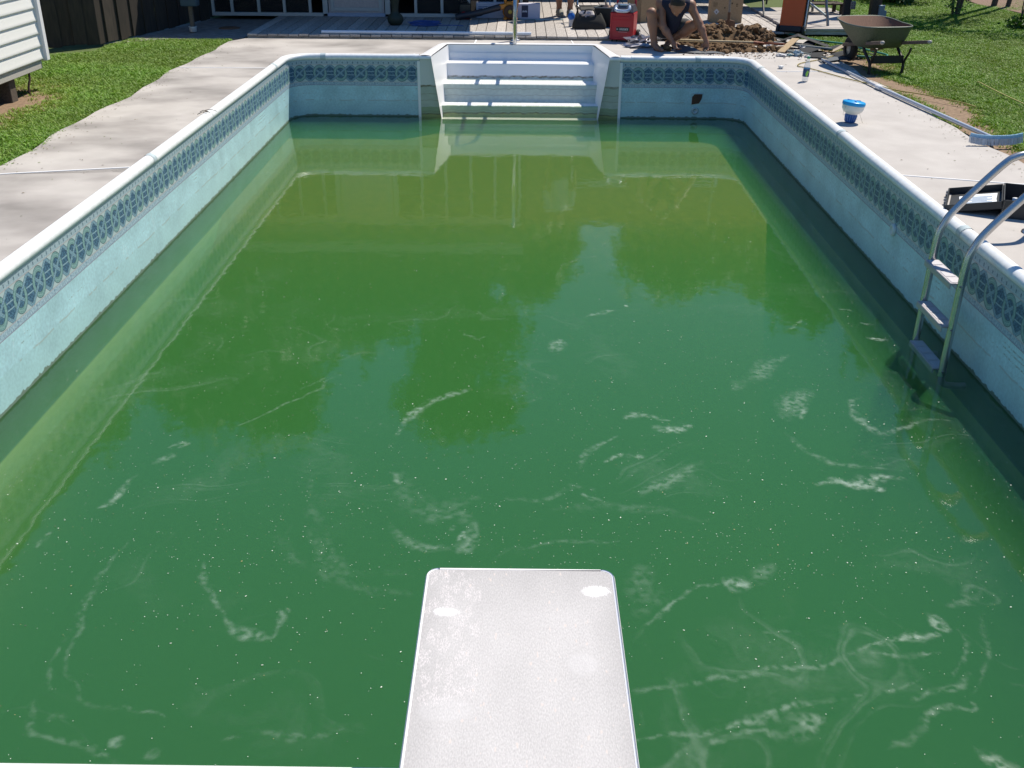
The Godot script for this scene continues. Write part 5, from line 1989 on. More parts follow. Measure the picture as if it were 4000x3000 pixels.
# ------------------------------------------------------------------ things on and by the wooden deck
func deck_things() -> void:
	var D := .053
	# white pipe on the deck edge
	var s := st()
	tube(s, [Vector3(-2.62, D + .022, -14.31), Vector3(.17, D + .022, -14.27)], .022, 14)
	tag(obj("plastic_pipe", s, mat(.70, .74, .80, .35)), "long white plastic pipe lying along the front edge of the deck", "pipe")
	# dark round pot
	var o := thing("garden_urn", "dark round bellied urn standing on the shaded deck by the door", "urn", Vector3(-1.74, D, -15.25))
	s = st()
	lathe(s, [[.0, .0], [.07, .0], [.10, .03], [.115, .08], [.10, .13], [.06, .16], [.048, .19], [.052, .26], [.07, .34], [.075, .36], [.066, .36], [.045, .26], [.0, .24]], Vector3.ZERO, 22)
	obj("bowl", s, mottled(Color(.012, .018, .010), Color(.035, .045, .025), 5.0, .6, .04, 301), o)
	# coil of blue cord
	o = thing("blue_cord", "loose coil of bright blue cord lying on the shaded deck boards", "cord", Vector3(-1.34, D, -15.2))
	s = st()
	for k in 9:
		var a := .20 + rng.randf_range(-.03, .03)
		var b := .075 + rng.randf_range(-.025, .025)
		var c := Vector3(rng.randf_range(-.02, .05), .008 + .006 * k, rng.randf_range(-.03, .03))
		var pts := []
		var tilt := rng.randf_range(-.15, .15)
		for i in 17:
			var t := TAU * i / 16.0
			pts.append(c + Vector3(cos(t) * a, .004 * sin(t * 3.0 + k), sin(t) * b).rotated(Vector3.UP, tilt))
		tube(s, pts, .0048, 5)
	tube(s, bend([Vector3(.2, .01, .02), Vector3(.34, .006, -.03), Vector3(.46, .006, -.02), Vector3(.56, .006, .03)]), .0048, 5)
	obj("coil", s, mat(.045, .10, .34, .5), o)
	# leaf blower
	o = thing("leaf_blower", "orange handheld leaf blower with black tube lying on the deck", "leaf blower", Vector3(-.13, D, -15.95))
	var orange := mat(.50, .19, .02, .45)
	s = st()
	lathe(s, [[.0, -.07], [.085, -.07], [.108, -.05], [.112, .0], [.10, .05], [.095, .055]], Vector3(0, .118, 0), 26, Basis(Vector3.RIGHT, PI / 2))
	box(s, Vector3(-.10, .185, -.01), Vector3(.13, .075, .08), .012, Basis(Vector3(0, 0, 1), .2))
	box(s, Vector3(0, .225, -.02), Vector3(.13, .06, .09), .015)
	box(s, Vector3(-.075, .018, .0), Vector3(.05, .036, .10), .008)
	box(s, Vector3(.09, .018, .0), Vector3(.05, .036, .10), .008)
	obj("housing", s, orange, o)
	s = st()
	lathe(s, [[.0, .052], [.03, .054], [.05, .046], [.088, .060], [.092, .055], [.092, .03]], Vector3(0, .118, 0), 26, Basis(Vector3.RIGHT, PI / 2))
	var fan := obj("fan_cover", s, mat(.045, .02, .012, .6), o)
	s = st()
	lathe(s, [[.0, .068], [.022, .066], [.030, .058], [.030, .045]], Vector3(0, .118, 0), 18, Basis(Vector3.RIGHT, PI / 2))
	obj("cap", s, mat(.42, .30, .04, .4), fan)
	s = st()
	tube(s, bend([Vector3(-.07, .23, -.02), Vector3(-.06, .33, -.02), Vector3(.02, .36, -.02), Vector3(.09, .33, -.02), Vector3(.105, .24, -.02), Vector3(.09, .17, -.02)]), .021, 10)
	obj("handle", s, orange, o)
	s = st()
	tube(s, [Vector3(-.14, .178, -.01), Vector3(-.40, .112, .02), Vector3(-.43, .102, .025), Vector3(-.76, .045, .06), Vector3(-.80, .036, .065)], [.046, .043, .049, .044, .042], 16)
	obj("blower_tube", s, mat(.03, .032, .04, .45), o)
	s = st()
	for k in 3:
		box(s, Vector3(-.335 - k * .03, .175 - k * .008, .03), Vector3(.014, .003, .03), 0, Basis(Vector3(0, 0, 1), .26))
	obj("print", s, M.white_plastic, o)
	# cartons behind the blower
	o = thing("white_carton", "long white cardboard carton behind the leaf blower", "carton", Vector3(-.36, D, -16.25), .03)
	s = st()
	box(s, Vector3(0, .11, 0), Vector3(.56, .22, .20), .004)
	obj("box", s, mat(.47, .48, .56, .7), o)
	s = st()
	box(s, Vector3(-.18, .16, .1012), Vector3(.14, .012, .002), 0)
	box(s, Vector3(-.2, .13, .1012), Vector3(.10, .03, .002), 0)
	obj("print", s, mat(.10, .16, .28, .7), o)
	o = thing("parts_box", "white box with a dark blue printed panel right of the steel rail", "box", Vector3(.14, D, -16.08), .02)
	s = st()
	box(s, Vector3(0, .115, 0), Vector3(.34, .21, .16), .004)
	obj("box", s, mat(.50, .50, .60, .7), o)
	s = st()
	box(s, Vector3(-.055, .115, .0812), Vector3(.095, .165, .002), 0)
	obj("printed_panel", s, mat(.012, .02, .06, .5), o)
	s = st()
	for k in 5:
		box(s, Vector3(-.084 + k * .014, .112 + .004 * (k % 2), .083), Vector3(.010, .026 - .004 * (k % 3), .001), 0)
	obj("print", s, mat(.55, .62, .72, .6), o)
	s = st()
	box(s, Vector3(-.02, .003, .03), Vector3(.42, .006, .20), .002)
	obj("base_sheet", s, mat(.22, .34, .36, .6), o)
	# red and black tool case in the shade
	o = thing("tool_case", "black case with a red side standing by the porch screen", "tool case", Vector3(-.80, D, -16.08), .1)
	s = st()
	box(s, Vector3(0, .11, 0), Vector3(.17, .2, .12), .012)
	obj("shell", s, mat(.012, .018, .018, .4), o)
	s = st()
	lathe(s, [[.0, .0], [.075, .0], [.075, .006], [.0, .008]], Vector3(-.015, .03, .061), 20, Basis(Vector3.RIGHT, PI / 2))
	obj("red_disc", s, mat(.30, .012, .02, .4), o)
	s = st()
	tube(s, bend([Vector3(-.05, .205, 0), Vector3(-.04, .235, 0), Vector3(.04, .235, 0), Vector3(.05, .205, 0)]), .008, 8)
	obj("handle", s, M.black, o)
	# short pale strip lying on the deck
	s = st()
	box(s, Vector3(.45, D + .006, -15.98), Vector3(.42, .012, .05), .003, Basis(Vector3.UP, .13))
	tag(obj("pale_strip", s, mat(.38, .48, .48, .6)), "short pale strip beside the shoe of the standing person", "wood strip")

	# folding chair
	o = thing("folding_chair", "black folding chair with shiny metal arms behind the tool bag", "chair", Vector3(1.06, D, -15.72), .15)
	s = st()
	box(s, Vector3(0, .20, 0), Vector3(.42, .02, .38), .006, Basis(Vector3.RIGHT, .05))
	obj("seat", s, mat(.014, .014, .012, .7), o)
	s = st()
	box(s, Vector3(0, .46, -.22), Vector3(.42, .42, .02), .006, Basis(Vector3.RIGHT, -.25))
	obj("backrest", s, mat(.014, .014, .012, .7), o)
	for sd in [-1, 1]:
		s = st()
		tube(s, [Vector3(sd * .215, .0, .17), Vector3(sd * .215, .36, -.19)], .011, 8)
		obj("leg", s, M.black, o)
		s = st()
		tube(s, [Vector3(sd * .225, .0, -.17), Vector3(sd * .225, .22, .10)], .011, 8)
		obj("leg", s, M.black, o)
		s = st()
		tube(s, bend([Vector3(sd * .22, .22, .19), Vector3(sd * .235, .25, .10), Vector3(sd * .235, .42, .02), Vector3(sd * .225, .46, -.2)]), .012, 8)
		obj("arm", s, M.steel, o)
	# black bin with grey rim
	o = thing("storage_bin", "open black bin with a grey rim behind the red machine", "bin", Vector3(1.28, D, -15.38), -.35)
	s = st()
	var H := .25
	for e in [[Vector3(0, H / 2, .15), Vector3(.34, H, .01)], [Vector3(0, H / 2, -.15), Vector3(.34, H, .01)], [Vector3(.17, H / 2, 0), Vector3(.01, H, .29)], [Vector3(-.17, H / 2, 0), Vector3(.01, H, .29)], [Vector3(0, .006, 0), Vector3(.33, .01, .29)]]:
		box(s, e[0], e[1], .002)
	obj("shell", s, mat(.013, .014, .012, .5), o)
	s = st()
	for e in [[Vector3(0, H, .156), Vector3(.37, .018, .022)], [Vector3(0, H, -.156), Vector3(.37, .018, .022)], [Vector3(.176, H, 0), Vector3(.022, .018, .29)], [Vector3(-.176, H, 0), Vector3(.022, .018, .29)]]:
		box(s, e[0], e[1], .005)
	obj("rim", s, mat(.09, .11, .12, .4), o)
	crumple("paper_bag", "crumpled brown paper lying in the black bin", "paper", Vector3(1.30, D + .2, -15.38), Vector3(.13, .07, .11), mat(.36, .24, .17, .8), 5)
	# tool bag
	o = thing("tool_bag", "black cloth tool bag with open top stuffed with rags", "bag", Vector3(.98, D, -15.06), .06)
	s = st()
	var ring0 := []
	var rows := []
	for r in [[.0, .235, .12], [.05, .235, .12], [.11, .215, .095], [.17, .17, .06], [.185, .155, .05]]:
		var ring := []
		for k in 20:
			var a := TAU * k / 20.0
			var sq := pow(absf(cos(a)), .5) * signf(cos(a))
			var sq2 := pow(absf(sin(a)), .5) * signf(sin(a))
			ring.append(Vector3(sq * r[1] + rng.randf_range(-.006, .006), r[0] + (.02 * cos(a * 2.0) if r[0] > .15 else 0.0), sq2 * r[2] + rng.randf_range(-.006, .006)))
		rows.append(ring)
	s.set_smooth_group(0)
	for i in rows.size() - 1:
		for k in 20:
			quad_out(s, rows[i][k], rows[i + 1][k], rows[i + 1][(k + 1) % 20], rows[i][(k + 1) % 20], Vector3(0, .08, 0))
	obj("body", s, mat(.016, .016, .013, .8), o)
	s = st()
	for sd in [-1, 1]:
		tube(s, bend([Vector3(-.09, .17, sd * .05), Vector3(-.05, .24, sd * .03), Vector3(.05, .24, sd * .03), Vector3(.09, .17, sd * .05)]), .008, 7)
	obj("handle", s, mat(.02, .02, .018, .8), o)
	crumple("rag", "pale grey rag sticking out of the black tool bag", "rag", Vector3(.93, D + .18, -15.05), Vector3(.09, .05, .045), mat(.40, .38, .40, .85), 6)
	# spray bottle
	o = thing("spray_bottle", "small white bottle with a blue shoulder beside the tool bag", "bottle", Vector3(.74, D, -15.28))
	s = st()
	lathe(s, [[.0, .0], [.032, .0], [.034, .01], [.034, .09]], Vector3.ZERO, 16)
	obj("body", s, mat(.55, .55, .58, .4), o)
	s = st()
	lathe(s, [[.034, .09], [.05, .11], [.048, .15], [.03, .175], [.028, .18]], Vector3.ZERO, 16)
	obj("shoulder", s, mat(.02, .14, .50, .4), o)
	s = st()
	lathe(s, [[.028, .18], [.028, .205], [.0, .207]], Vector3.ZERO, 14)
	obj("cap", s, M.white_plastic, o)
	compressor()
	cartons()
	orange_machine()
	platform_things()

# a crumpled sheet: a noisy lump with sharp facets
func crumple(called: String, label: String, category: String, at: Vector3, size: Vector3, m: Material, seed_value: int, group := "") -> MeshInstance3D:
	var s := st()
	s.set_smooth_group(-1)
	var n := noise(1.1, 3, seed_value)
	var nu := 16
	var nv := 8
	var P := func(i: int, j: int) -> Vector3:
		var a := TAU * (i % nu) / nu
		var b := PI * j / nv
		var d := Vector3(cos(a) * sin(b), cos(b), sin(a) * sin(b))
		var r := 1.0 + 1.1 * n.get_noise_3dv(d * 1.9 + Vector3.ONE * seed_value)
		return d * r * size
	for i in nu:
		for j in nv:
			quad_out(s, P.call(i, j), P.call(i + 1, j), P.call(i + 1, j + 1), P.call(i, j + 1), Vector3.ZERO)
	var o := obj(called, s, m, self, at)
	tag(o, label, category, group)
	return o

func compressor() -> void:
	var o := thing("red_compressor", "bright red wheeled machine with black top and a name plate", "compressor", Vector3(1.385, .0, -14.25), -.30)
	var red := mat(.40, .012, .022, .4)
	var s := st()
	box(s, Vector3(0, .20, 0), Vector3(.31, .355, .27), .022)
	obj("body", s, red, o)
	s = st()
	box(s, Vector3(0, .30, .128), Vector3(.25, .05, .022), .008)
	for sx in [-.137, .137]:
		box(s, Vector3(sx, .18, .132), Vector3(.026, .31, .014), .006)
	box(s, Vector3(0, .04, .132), Vector3(.25, .03, .014), .006)
	obj("front_frame", s, red, o)
	# black cap with a sloped front
	s = st()
	var b0 := [Vector3(-.15, .372, .13), Vector3(.15, .372, .13), Vector3(.15, .372, -.13), Vector3(-.15, .372, -.13)]
	var b1 := [Vector3(-.125, .45, .06), Vector3(.125, .45, .06), Vector3(.125, .455, -.10), Vector3(-.125, .455, -.10)]
	for i in 4:
		quad_out(s, b0[i], b0[(i + 1) % 4], b1[(i + 1) % 4], b1[i], Vector3(0, .4, 0))
	quad_out(s, b1[0], b1[1], b1[2], b1[3], Vector3(0, .2, 0))
	obj("top", s, mat(.06, .062, .075, .4), o)
	s = st()
	tube(s, bend([Vector3(-.085, .44, .085), Vector3(-.09, .405, .125), Vector3(-.05, .385, .142), Vector3(.05, .385, .142), Vector3(.09, .405, .125), Vector3(.085, .44, .085)]), .021, 10)
	obj("front_grip", s, mat(.50, .56, .66, .3, .4), o)
	s = st()
	box(s, Vector3(0, .452, .04), Vector3(.11, .026, .05), .008)
	for x in [-.07, .07]:
		tube(s, [Vector3(x, .44, .03), Vector3(x, .475, .03)], .010, 8)
	obj("gauge_block", s, mat(.55, .60, .66, .25, .6), o)
	s = st()
	tube(s, bend([Vector3(-.12, .42, -.12), Vector3(-.115, .50, -.14), Vector3(-.07, .52, -.145), Vector3(.07, .52, -.145), Vector3(.115, .50, -.14), Vector3(.12, .42, -.12)]), .014, 8)
	var hd := obj("handle", s, red, o)
	s = st()
	tube(s, bend([Vector3(-.075, .523, -.145), Vector3(0, .528, -.145), Vector3(.075, .523, -.145)]), .017, 8)
	obj("grip", s, M.black, hd)
	for sx in [-1, 1]:
		s = st()
		lathe(s, [[.0, -.022], [.06, -.022], [.07, -.014], [.07, .014], [.06, .022], [.0, .022]], Vector3(sx * .182, .07, -.10), 22, Basis(Vector3(0, 0, 1), PI / 2))
		var wl := obj("wheel", s, M.rubber, o)
		s = st()
		lathe(s, [[.0, -.028], [.038, -.026], [.042, -.022], [.042, .022], [.038, .026], [.0, .028]], Vector3(sx * .182, .07, -.10), 18, Basis(Vector3(0, 0, 1), PI / 2))
		obj("hub", s, mat(.45, .47, .5, .35, .5), wl)
	s = st()
	for x in [-.12, -.06, .08, .12]:
		box(s, Vector3(x, .012, .11), Vector3(.02, .026, .02), .004)
	obj("foot", s, M.black, o)
	s = st()
	box(s, Vector3(.02, .16, .1365), Vector3(.178, .052, .006), .003)
	var pl := obj("name_plate", s, mat(.012, .016, .018, .35), o)
	obj("lettering", text_mesh("HUSKY", .036), mat(.62, .64, .60, .5), pl, Vector3(.035, .160, .1405))
	s = st()
	for q in [[Vector3(-.05, .160, .1408), .010], [Vector3(-.058, .160, .1408), .006]]:
		tri(s, q[0] + Vector3(-q[1] * .6, q[1], 0), q[0] + Vector3(q[1], 0, 0), q[0] + Vector3(-q[1] * .6, -q[1], 0))
	obj("arrow_mark", s, mat(.62, .64, .60, .5), pl)
	s = st()
	box(s, Vector3(.02, .126, .1366), Vector3(.12, .005, .002), 0)
	obj("small_print", s, mat(.45, .30, .30, .5), o)

func open_carton(o: Node3D, w: float, h: float, d: float, flaps: Array) -> void:
	var s := st()
	var t := .005
	box(s, Vector3(0, t, 0), Vector3(w, t, d))
	box(s, Vector3(0, h / 2, d / 2), Vector3(w, h, t))
	box(s, Vector3(0, h / 2, -d / 2), Vector3(w, h, t))
	box(s, Vector3(w / 2, h / 2, 0), Vector3(t, h, d - t * 1.5))
	box(s, Vector3(-w / 2, h / 2, 0), Vector3(t, h, d - t * 1.5))
	obj("box", s, M.cardboard, o)
	var at := [[Vector3(0, h, d / 2), Vector3.RIGHT, Vector3(0, 0, 1), w], [Vector3(0, h, -d / 2), Vector3.RIGHT, Vector3(0, 0, -1), w], [Vector3(w / 2, h, 0), Vector3(0, 0, 1), Vector3.RIGHT, d], [Vector3(-w / 2, h, 0), Vector3(0, 0, 1), Vector3(-1, 0, 0), d]]
	for i in 4:
		s = st()
		var out: Vector3 = at[i][2].rotated(at[i][1] * (1.0 if at[i][2].cross(Vector3.UP).dot(at[i][1]) > 0 else -1.0), flaps[i])
		var a: Vector3 = at[i][0] - at[i][1] * at[i][3] * .49
		var b: Vector3 = at[i][0] + at[i][1] * at[i][3] * .49
		var l: float = minf(w, d) * .46
		var nn: Vector3 = at[i][1].cross(out).normalized() * .0025
		for sg in [-1, 1]:
			quad_out(s, a + nn * sg, b + nn * sg, b + out * l + nn * sg, a + out * l + nn * sg, (a + b) / 2.0 + out * l / 2.0)
		quad_out(s, a + out * l - nn, b + out * l - nn, b + out * l + nn, a + out * l + nn, at[i][0])
		obj("flap", s, M.cardboard, o)

func cartons() -> void:
	var D := .053
	var o := thing("cardboard_box", "tall plain brown cardboard box behind the red machine", "cardboard box", Vector3(1.82, D, -15.92), .62, "cardboard boxes on the deck")
	open_carton(o, .36, .34, .30, [2.7, .3, -.5, 2.6])
	o = thing("cardboard_box", "brown cardboard box with a white diamond mark behind the dirt pile", "cardboard box", Vector3(3.02, D, -15.95), -.05, "cardboard boxes on the deck")
	open_carton(o, .45, .33, .34, [2.9, .9, 2.75, 2.6])
	var z := .174
	var s := st()
	for k in 4:
		box(s, Vector3(-.19 + k * .015, .25, z), Vector3(.005, .07 - .012 * (k % 2), .002), 0)
	for e in [[.07, .27, .022, .022], [-.03, .21, .018, .022], [.04, .19, .016, .02], [.14, .26, .03, .012], [.14, .235, .022, .012]]:
		box(s, Vector3(e[0], e[1], z), Vector3(e[2], e[3], .002), 0)
	obj("print", s, mat(.10, .065, .035, .9), o)
	s = st()
	box(s, Vector3(-.145, .155, z), Vector3(.058, .058, .002), 0, Basis(Vector3(0, 0, 1), PI / 4))
	var dm := obj("diamond_mark", s, mat(.50, .48, .46, .8), o)
	s = st()
	box(s, Vector3(-.145, .15, z + .002), Vector3(.016, .020, .001), 0)
	obj("print", s, mat(.08, .07, .09, .8), dm)
	crumple("plastic_bag", "small white plastic bag behind the marked cardboard box", "bag", Vector3(3.28, D + .10, -16.75), Vector3(.10, .12, .09), mat(.60, .58, .68, .5), 7)

func orange_machine() -> void:
	var o := thing("orange_machine", "orange fronted machine on two black wheels leaning at the deck edge", "machine", Vector3(3.74, .0, -14.86), -.42)
	var lean := Basis(Vector3.RIGHT, -.20)
	var s := st()
	box(s, lean * Vector3(0, .42, .02), Vector3(.31, .62, .05), .012, lean)
	obj("front_panel", s, mat(.60, .10, .012, .45), o)
	s = st()
	box(s, lean * Vector3(0, .085, .0), Vector3(.30, .08, .14), .012, lean)
	box(s, lean * Vector3(.165, .40, -.08), Vector3(.03, .66, .20), .01, lean)
	box(s, lean * Vector3(-.15, .40, -.08), Vector3(.03, .62, .16), .01, lean)
	obj("frame", s, mat(.014, .013, .015, .5), o)
	s = st()
	tube(s, [lean * Vector3(.185, .06, .04), lean * Vector3(.185, .74, .03)], .009, 8)
	for k in 7:
		box(s, lean * Vector3(.187, .16 + k * .08, .03), Vector3(.014, .03, .014), .003, lean)
	obj("side_rail", s, M.steel, o)
	for sx in [-1, 1]:
		s = st()
		lathe(s, [[.0, -.02], [.06, -.02], [.072, -.012], [.072, .012], [.06, .02], [.0, .02]], Vector3(sx * .175, .072, -.01), 22, Basis(Vector3(0, 0, 1), PI / 2))
		var w := obj("wheel", s, M.rubber, o)
		s = st()
		lathe(s, [[.0, -.026], [.022, -.024], [.024, .024], [.0, .026]], Vector3(sx * .175, .072, -.01), 14, Basis(Vector3(0, 0, 1), PI / 2))
		obj("hub", s, M.steel, w)

func platform_things() -> void:
	# grey frame leg with a brace
	var o := thing("swing_frame", "grey tubular metal leg with a slanting brace on the raised platform", "frame", Vector3(4.32, .093, -15.22))
	var s := st()
	tube(s, bend([Vector3(.02, 0, .02), Vector3(0, .14, 0), Vector3(-.03, .34, -.05), Vector3(-.03, .9, -.2), Vector3(.1, 1.75, -.9)]), .020, 10)
	obj("leg", s, mat(.20, .22, .24, .4, .5), o)
	s = st()
	tube(s, [Vector3(-.015, .13, -.01), Vector3(-.16, .26, -.40), Vector3(-.42, .50, -1.1)], .017, 10)
	obj("brace", s, mat(.30, .36, .36, .4, .4), o)
	s = st()
	tube(s, bend([Vector3(.25, 0, -1.75), Vector3(.2, .5, -1.65), Vector3(.1, 1.75, -.95)]), .02, 10)
	obj("leg", s, mat(.20, .22, .24, .4, .5), o)
	# bench
	o = thing("garden_bench", "dark wooden bench half hidden behind the grey metal leg", "bench", Vector3(4.62, .093, -16.78), .08)
	var dark := mottled(Color(.025, .016, .011), Color(.07, .045, .03), 3.0, .8, .03, 321)
	for k in 4:
		s = st()
		box(s, Vector3(0, .145, .15 - k * .095), Vector3(.66, .022, .08), .004)
		obj("seat_slat", s, dark, o)
	for k in 3:
		s = st()
		box(s, Vector3(0, .26 + k * .11, -.20 - k * .02), Vector3(.66, .08, .02), .004)
		obj("back_slat", s, dark, o)
	for e in [[-.3, .14], [.3, .14], [-.3, -.18], [.3, -.18]]:
		s = st()
		box(s, Vector3(e[0], .065, e[1]), Vector3(.05, .13, .05), .005)
		obj("leg", s, dark, o)
	# dark post with an outlet box
	o = thing("dark_post", "nearly black square post with a grey outlet box on its side", "post", Vector3(4.93, .0, -16.42))
	s = st()
	box(s, Vector3(0, 1.0, 0), Vector3(.10, 2.1, .10), .008)
	obj("post", s, mottled(Color(.012, .010, .010), Color(.03, .026, .024), 3.0, .85, .03, 323), o)
	s = st()
	box(s, Vector3(.075, .25, .04), Vector3(.075, .11, .06), .008)
	var b := obj("outlet_box", s, mat(.16, .15, .16, .5), o)
	s = st()
	for k in 3:
		for j in 2:
			box(s, Vector3(.058 + j * .034, .22 + k * .03, .0715), Vector3(.010, .014, .002), 0)
	obj("slot", s, mat(.04, .035, .04, .5), b)
	# brown post with a grey box
	o = thing("timber_post", "thick brown timber post with a grey electrical box at its foot", "post", Vector3(5.54, -.03, -16.98))
	s = st()
	box(s, Vector3(0, 1.1, 0), Vector3(.15, 2.4, .15), .008)
	obj("post", s, mottled(Color(.05, .032, .022), Color(.12, .08, .055), 2.5, .9, .03, 325, .1), o)
	s = st()
	box(s, Vector3(.075, .14, .085), Vector3(.09, .16, .05), .008)
	box(s, Vector3(.13, .10, .085), Vector3(.05, .11, .05), .008)
	var g := obj("electrical_box", s, mat(.28, .30, .33, .5), o)
	s = st()
	box(s, Vector3(.075, .225, .085), Vector3(.095, .015, .055), .005)
	obj("lid", s, mat(.50, .56, .58, .5), g)
	s = st()
	tube(s, bend([Vector3(.14, .12, .09), Vector3(.2, .13, .1), Vector3(.24, .05, .12), Vector3(.25, .0, .12)]), .006, 6)
	obj("cable", s, mat(.35, .17, .05, .6), o)
	# stake
	s = st()
	tube(s, bend([Vector3(5.20, -.03, -17.1), Vector3(5.19, .3, -17.1), Vector3(5.16, .9, -17.1), Vector3(5.2, 1.4, -17.12)]), .008, 6)
	tag(obj("thin_stake", s, M.bark), "thin dark stick standing in the grass between two posts", "stake")
	# table with its top out of view, placed to shade the far deck
	o = thing("shade_casting_table", "thin legged table with its top out of view, shading the back of the deck", "table", Vector3(3.45, .053, -17.85))
	s = st()
	box(s, Vector3(0, .70, 0), Vector3(1.7, .03, 1.15), .01)
	obj("unseen_tabletop", s, mat(.02, .02, .022, .4), o)
	for e in [[.27, 1.36, .5], [-.70, .55, .5], [.7, -.5, -.5], [-.7, -.5, -.5]]:
		s = st()
		tube(s, [Vector3(e[0], 0, e[1]), Vector3(e[0] * .95 + .05, .4, lerpf(e[1], e[2], .6)), Vector3(e[0] * .9, .69, e[2])], .016, 8)
		obj("leg", s, mat(.10, .10, .10, .4, .5), o)

# ------------------------------------------------------------------ dig and scrap at the right
func dig() -> void:
	var o := thing("dirt_pile", "heap of lumpy brown dug earth beside the kneeling person", "dirt pile", Vector3(2.62, 0, -14.12))
	var soil := mottled(Color(.055, .03, .012), Color(.20, .115, .05), 3.0, .95, .05, 331, 1.0)
	var hn := noise(1.6, 4, 333)
	var hgt := func(x: float, z: float) -> float:
		var e := Vector2(x / .68, (z + .14) / .50).length()
		var h := .155 * clampf(1.08 - e * e, 0.0, 1.0)
		# a second hump at the right and a low spill along the front
		h = maxf(h, .16 * clampf(1.0 - Vector2((x - .52) / .3, (z + .18) / .34).length_squared(), 0.0, 1.0))
		h = maxf(h, .045 * clampf(1.0 - Vector2((x - .05) / .72, (z - .68) / .17).length_squared(), 0.0, 1.0))
		if h <= 0.0: return -.02
		return h * (1.0 + .9 * hn.get_noise_2d(x * 2.2, z * 2.2)) + .012 * hn.get_noise_2d(x * 12.0, z * 12.0) - .004
	var s := st()
	s.set_smooth_group(0)
	var q := .03
	for i in 56:
		for j in 62:
			var x := -.84 + i * q
			var z := -.86 + j * q
			var p := []
			for e in [[0, 0], [1, 0], [1, 1], [0, 1]]:
				var v := Vector3(x + e[0] * q, 0, z + e[1] * q)
				v.y = hgt.call(v.x, v.z)
				p.append(v)
			if maxf(maxf(p[0].y, p[1].y), maxf(p[2].y, p[3].y)) > -.01:
				plane_quad(s, p[0], p[1], p[2], p[3])
	obj("mound", s, soil, o)
	var rocks := []
	for v in 4:
		var rs := st()
		var rn := noise(1.0, 2, 340 + v)
		rs.set_smooth_group(-1)
		for i in 8:
			for j in 5:
				var c := []
				for e in [[i, j], [i + 1, j], [i + 1, j + 1], [i, j + 1]]:
					var a: float = TAU * (e[0] % 8) / 8.0
					var b: float = PI * e[1] / 5.0
					var d := Vector3(cos(a) * sin(b), cos(b), sin(a) * sin(b))
					c.append(d * (1.0 + .7 * rn.get_noise_3dv(d * 2.0)))
				quad_out(rs, c[0], c[1], c[2], c[3], Vector3.ZERO)
		rocks.append(done(rs))
	for v in 4:
		var mm := MultiMesh.new()
		mm.transform_format = MultiMesh.TRANSFORM_3D
		mm.mesh = rocks[v]
		var at := []
		while at.size() < 150:
			var x := rng.randf_range(-.8, .8)
			var z := rng.randf_range(-.8, .95)
			var h: float = hgt.call(x, z)
			if h < .004 and rng.randf() > .10:
				continue
			var r := rng.randf_range(.010, .030) * (1.0 if rng.randf() < .85 else 2.0)
			at.append(Transform3D(Basis.from_euler(Vector3(rng.randf() * 6, rng.randf() * 6, rng.randf() * 6)).scaled(Vector3(r, r * .8, r)), Vector3(x, maxf(h, .004) + r * .3, z)))
		mm.instance_count = at.size()
		for i in at.size():
			mm.set_instance_transform(i, at[i])
		var mi := MultiMeshInstance3D.new()
		mi.multimesh = mm
		mi.material_override = soil
		mi.name = "clods" if v == 0 else "clods_%03d" % v
		o.add_child(mi, true)
		tag(mi, "", "", "", "stuff")
	# shovels
	o = thing("standing_shovel", "shovel stuck upright in the dirt pile in front of the marked box", "shovel")
	s = st()
	tube(s, bend([Vector3(2.90, .22, -14.98), Vector3(2.895, .7, -15.0), Vector3(2.885, 1.35, -15.03)]), .017, 10)
	obj("handle", s, mottled(Color(.22, .17, .12), Color(.38, .32, .25), 3.0, .7, .02, 351), o)
	blade(o, Transform3D(Basis(Vector3.RIGHT, -PI + .06), Vector3(2.90, .25, -14.98)), M.rust)
	o = thing("lying_shovel", "rusty shovel with a tan wooden handle lying across the dirt", "shovel")
	s = st()
	tube(s, [Vector3(2.02, .075, -13.78), Vector3(3.02, .075, -13.60)], .017, 10)
	obj("handle", s, mottled(Color(.36, .27, .14), Color(.52, .41, .24), 3.0, .6, .02, 353), o)
	blade(o, Transform3D(Basis(Vector3(.17, .02, 1).normalized().cross(Vector3.UP).normalized() * -1.0, Vector3(1, -.06, .17).normalized(), Vector3.UP), Vector3(3.02, .075, -13.60)), mottled(Color(.20, .06, .03), Color(.36, .13, .07), 4.0, .7, .03, 355))
	scraps()

# a pressed shovel blade that starts at its socket and runs along local +y, hollow towards +z
func blade(o: Node3D, t: Transform3D, m: Material) -> void:
	var s := st()
	tube(s, [t * Vector3(0, -.04, 0), t * Vector3(0, .09, -.004)], [.021, .017], 10)
	s.set_smooth_group(0)
	var rows := [[.06, .02], [.075, .085], [.10, .10], [.20, .104], [.27, .085], [.32, .045], [.335, .004]]
	for i in rows.size() - 1:
		for k in 8:
			var p := []
			for e in [[i, k], [i, k + 1], [i + 1, k + 1], [i + 1, k]]:
				var u: float = e[1] / 4.0 - 1.0
				var r: Array = rows[e[0]]
				p.append(t * Vector3(u * r[1], r[0], .022 * u * u - .012 + .03 * r[0]))
			quad_out(s, p[0], p[1], p[2], p[3], t * Vector3(0, .2, 1))
	obj("blade", s, m, o)

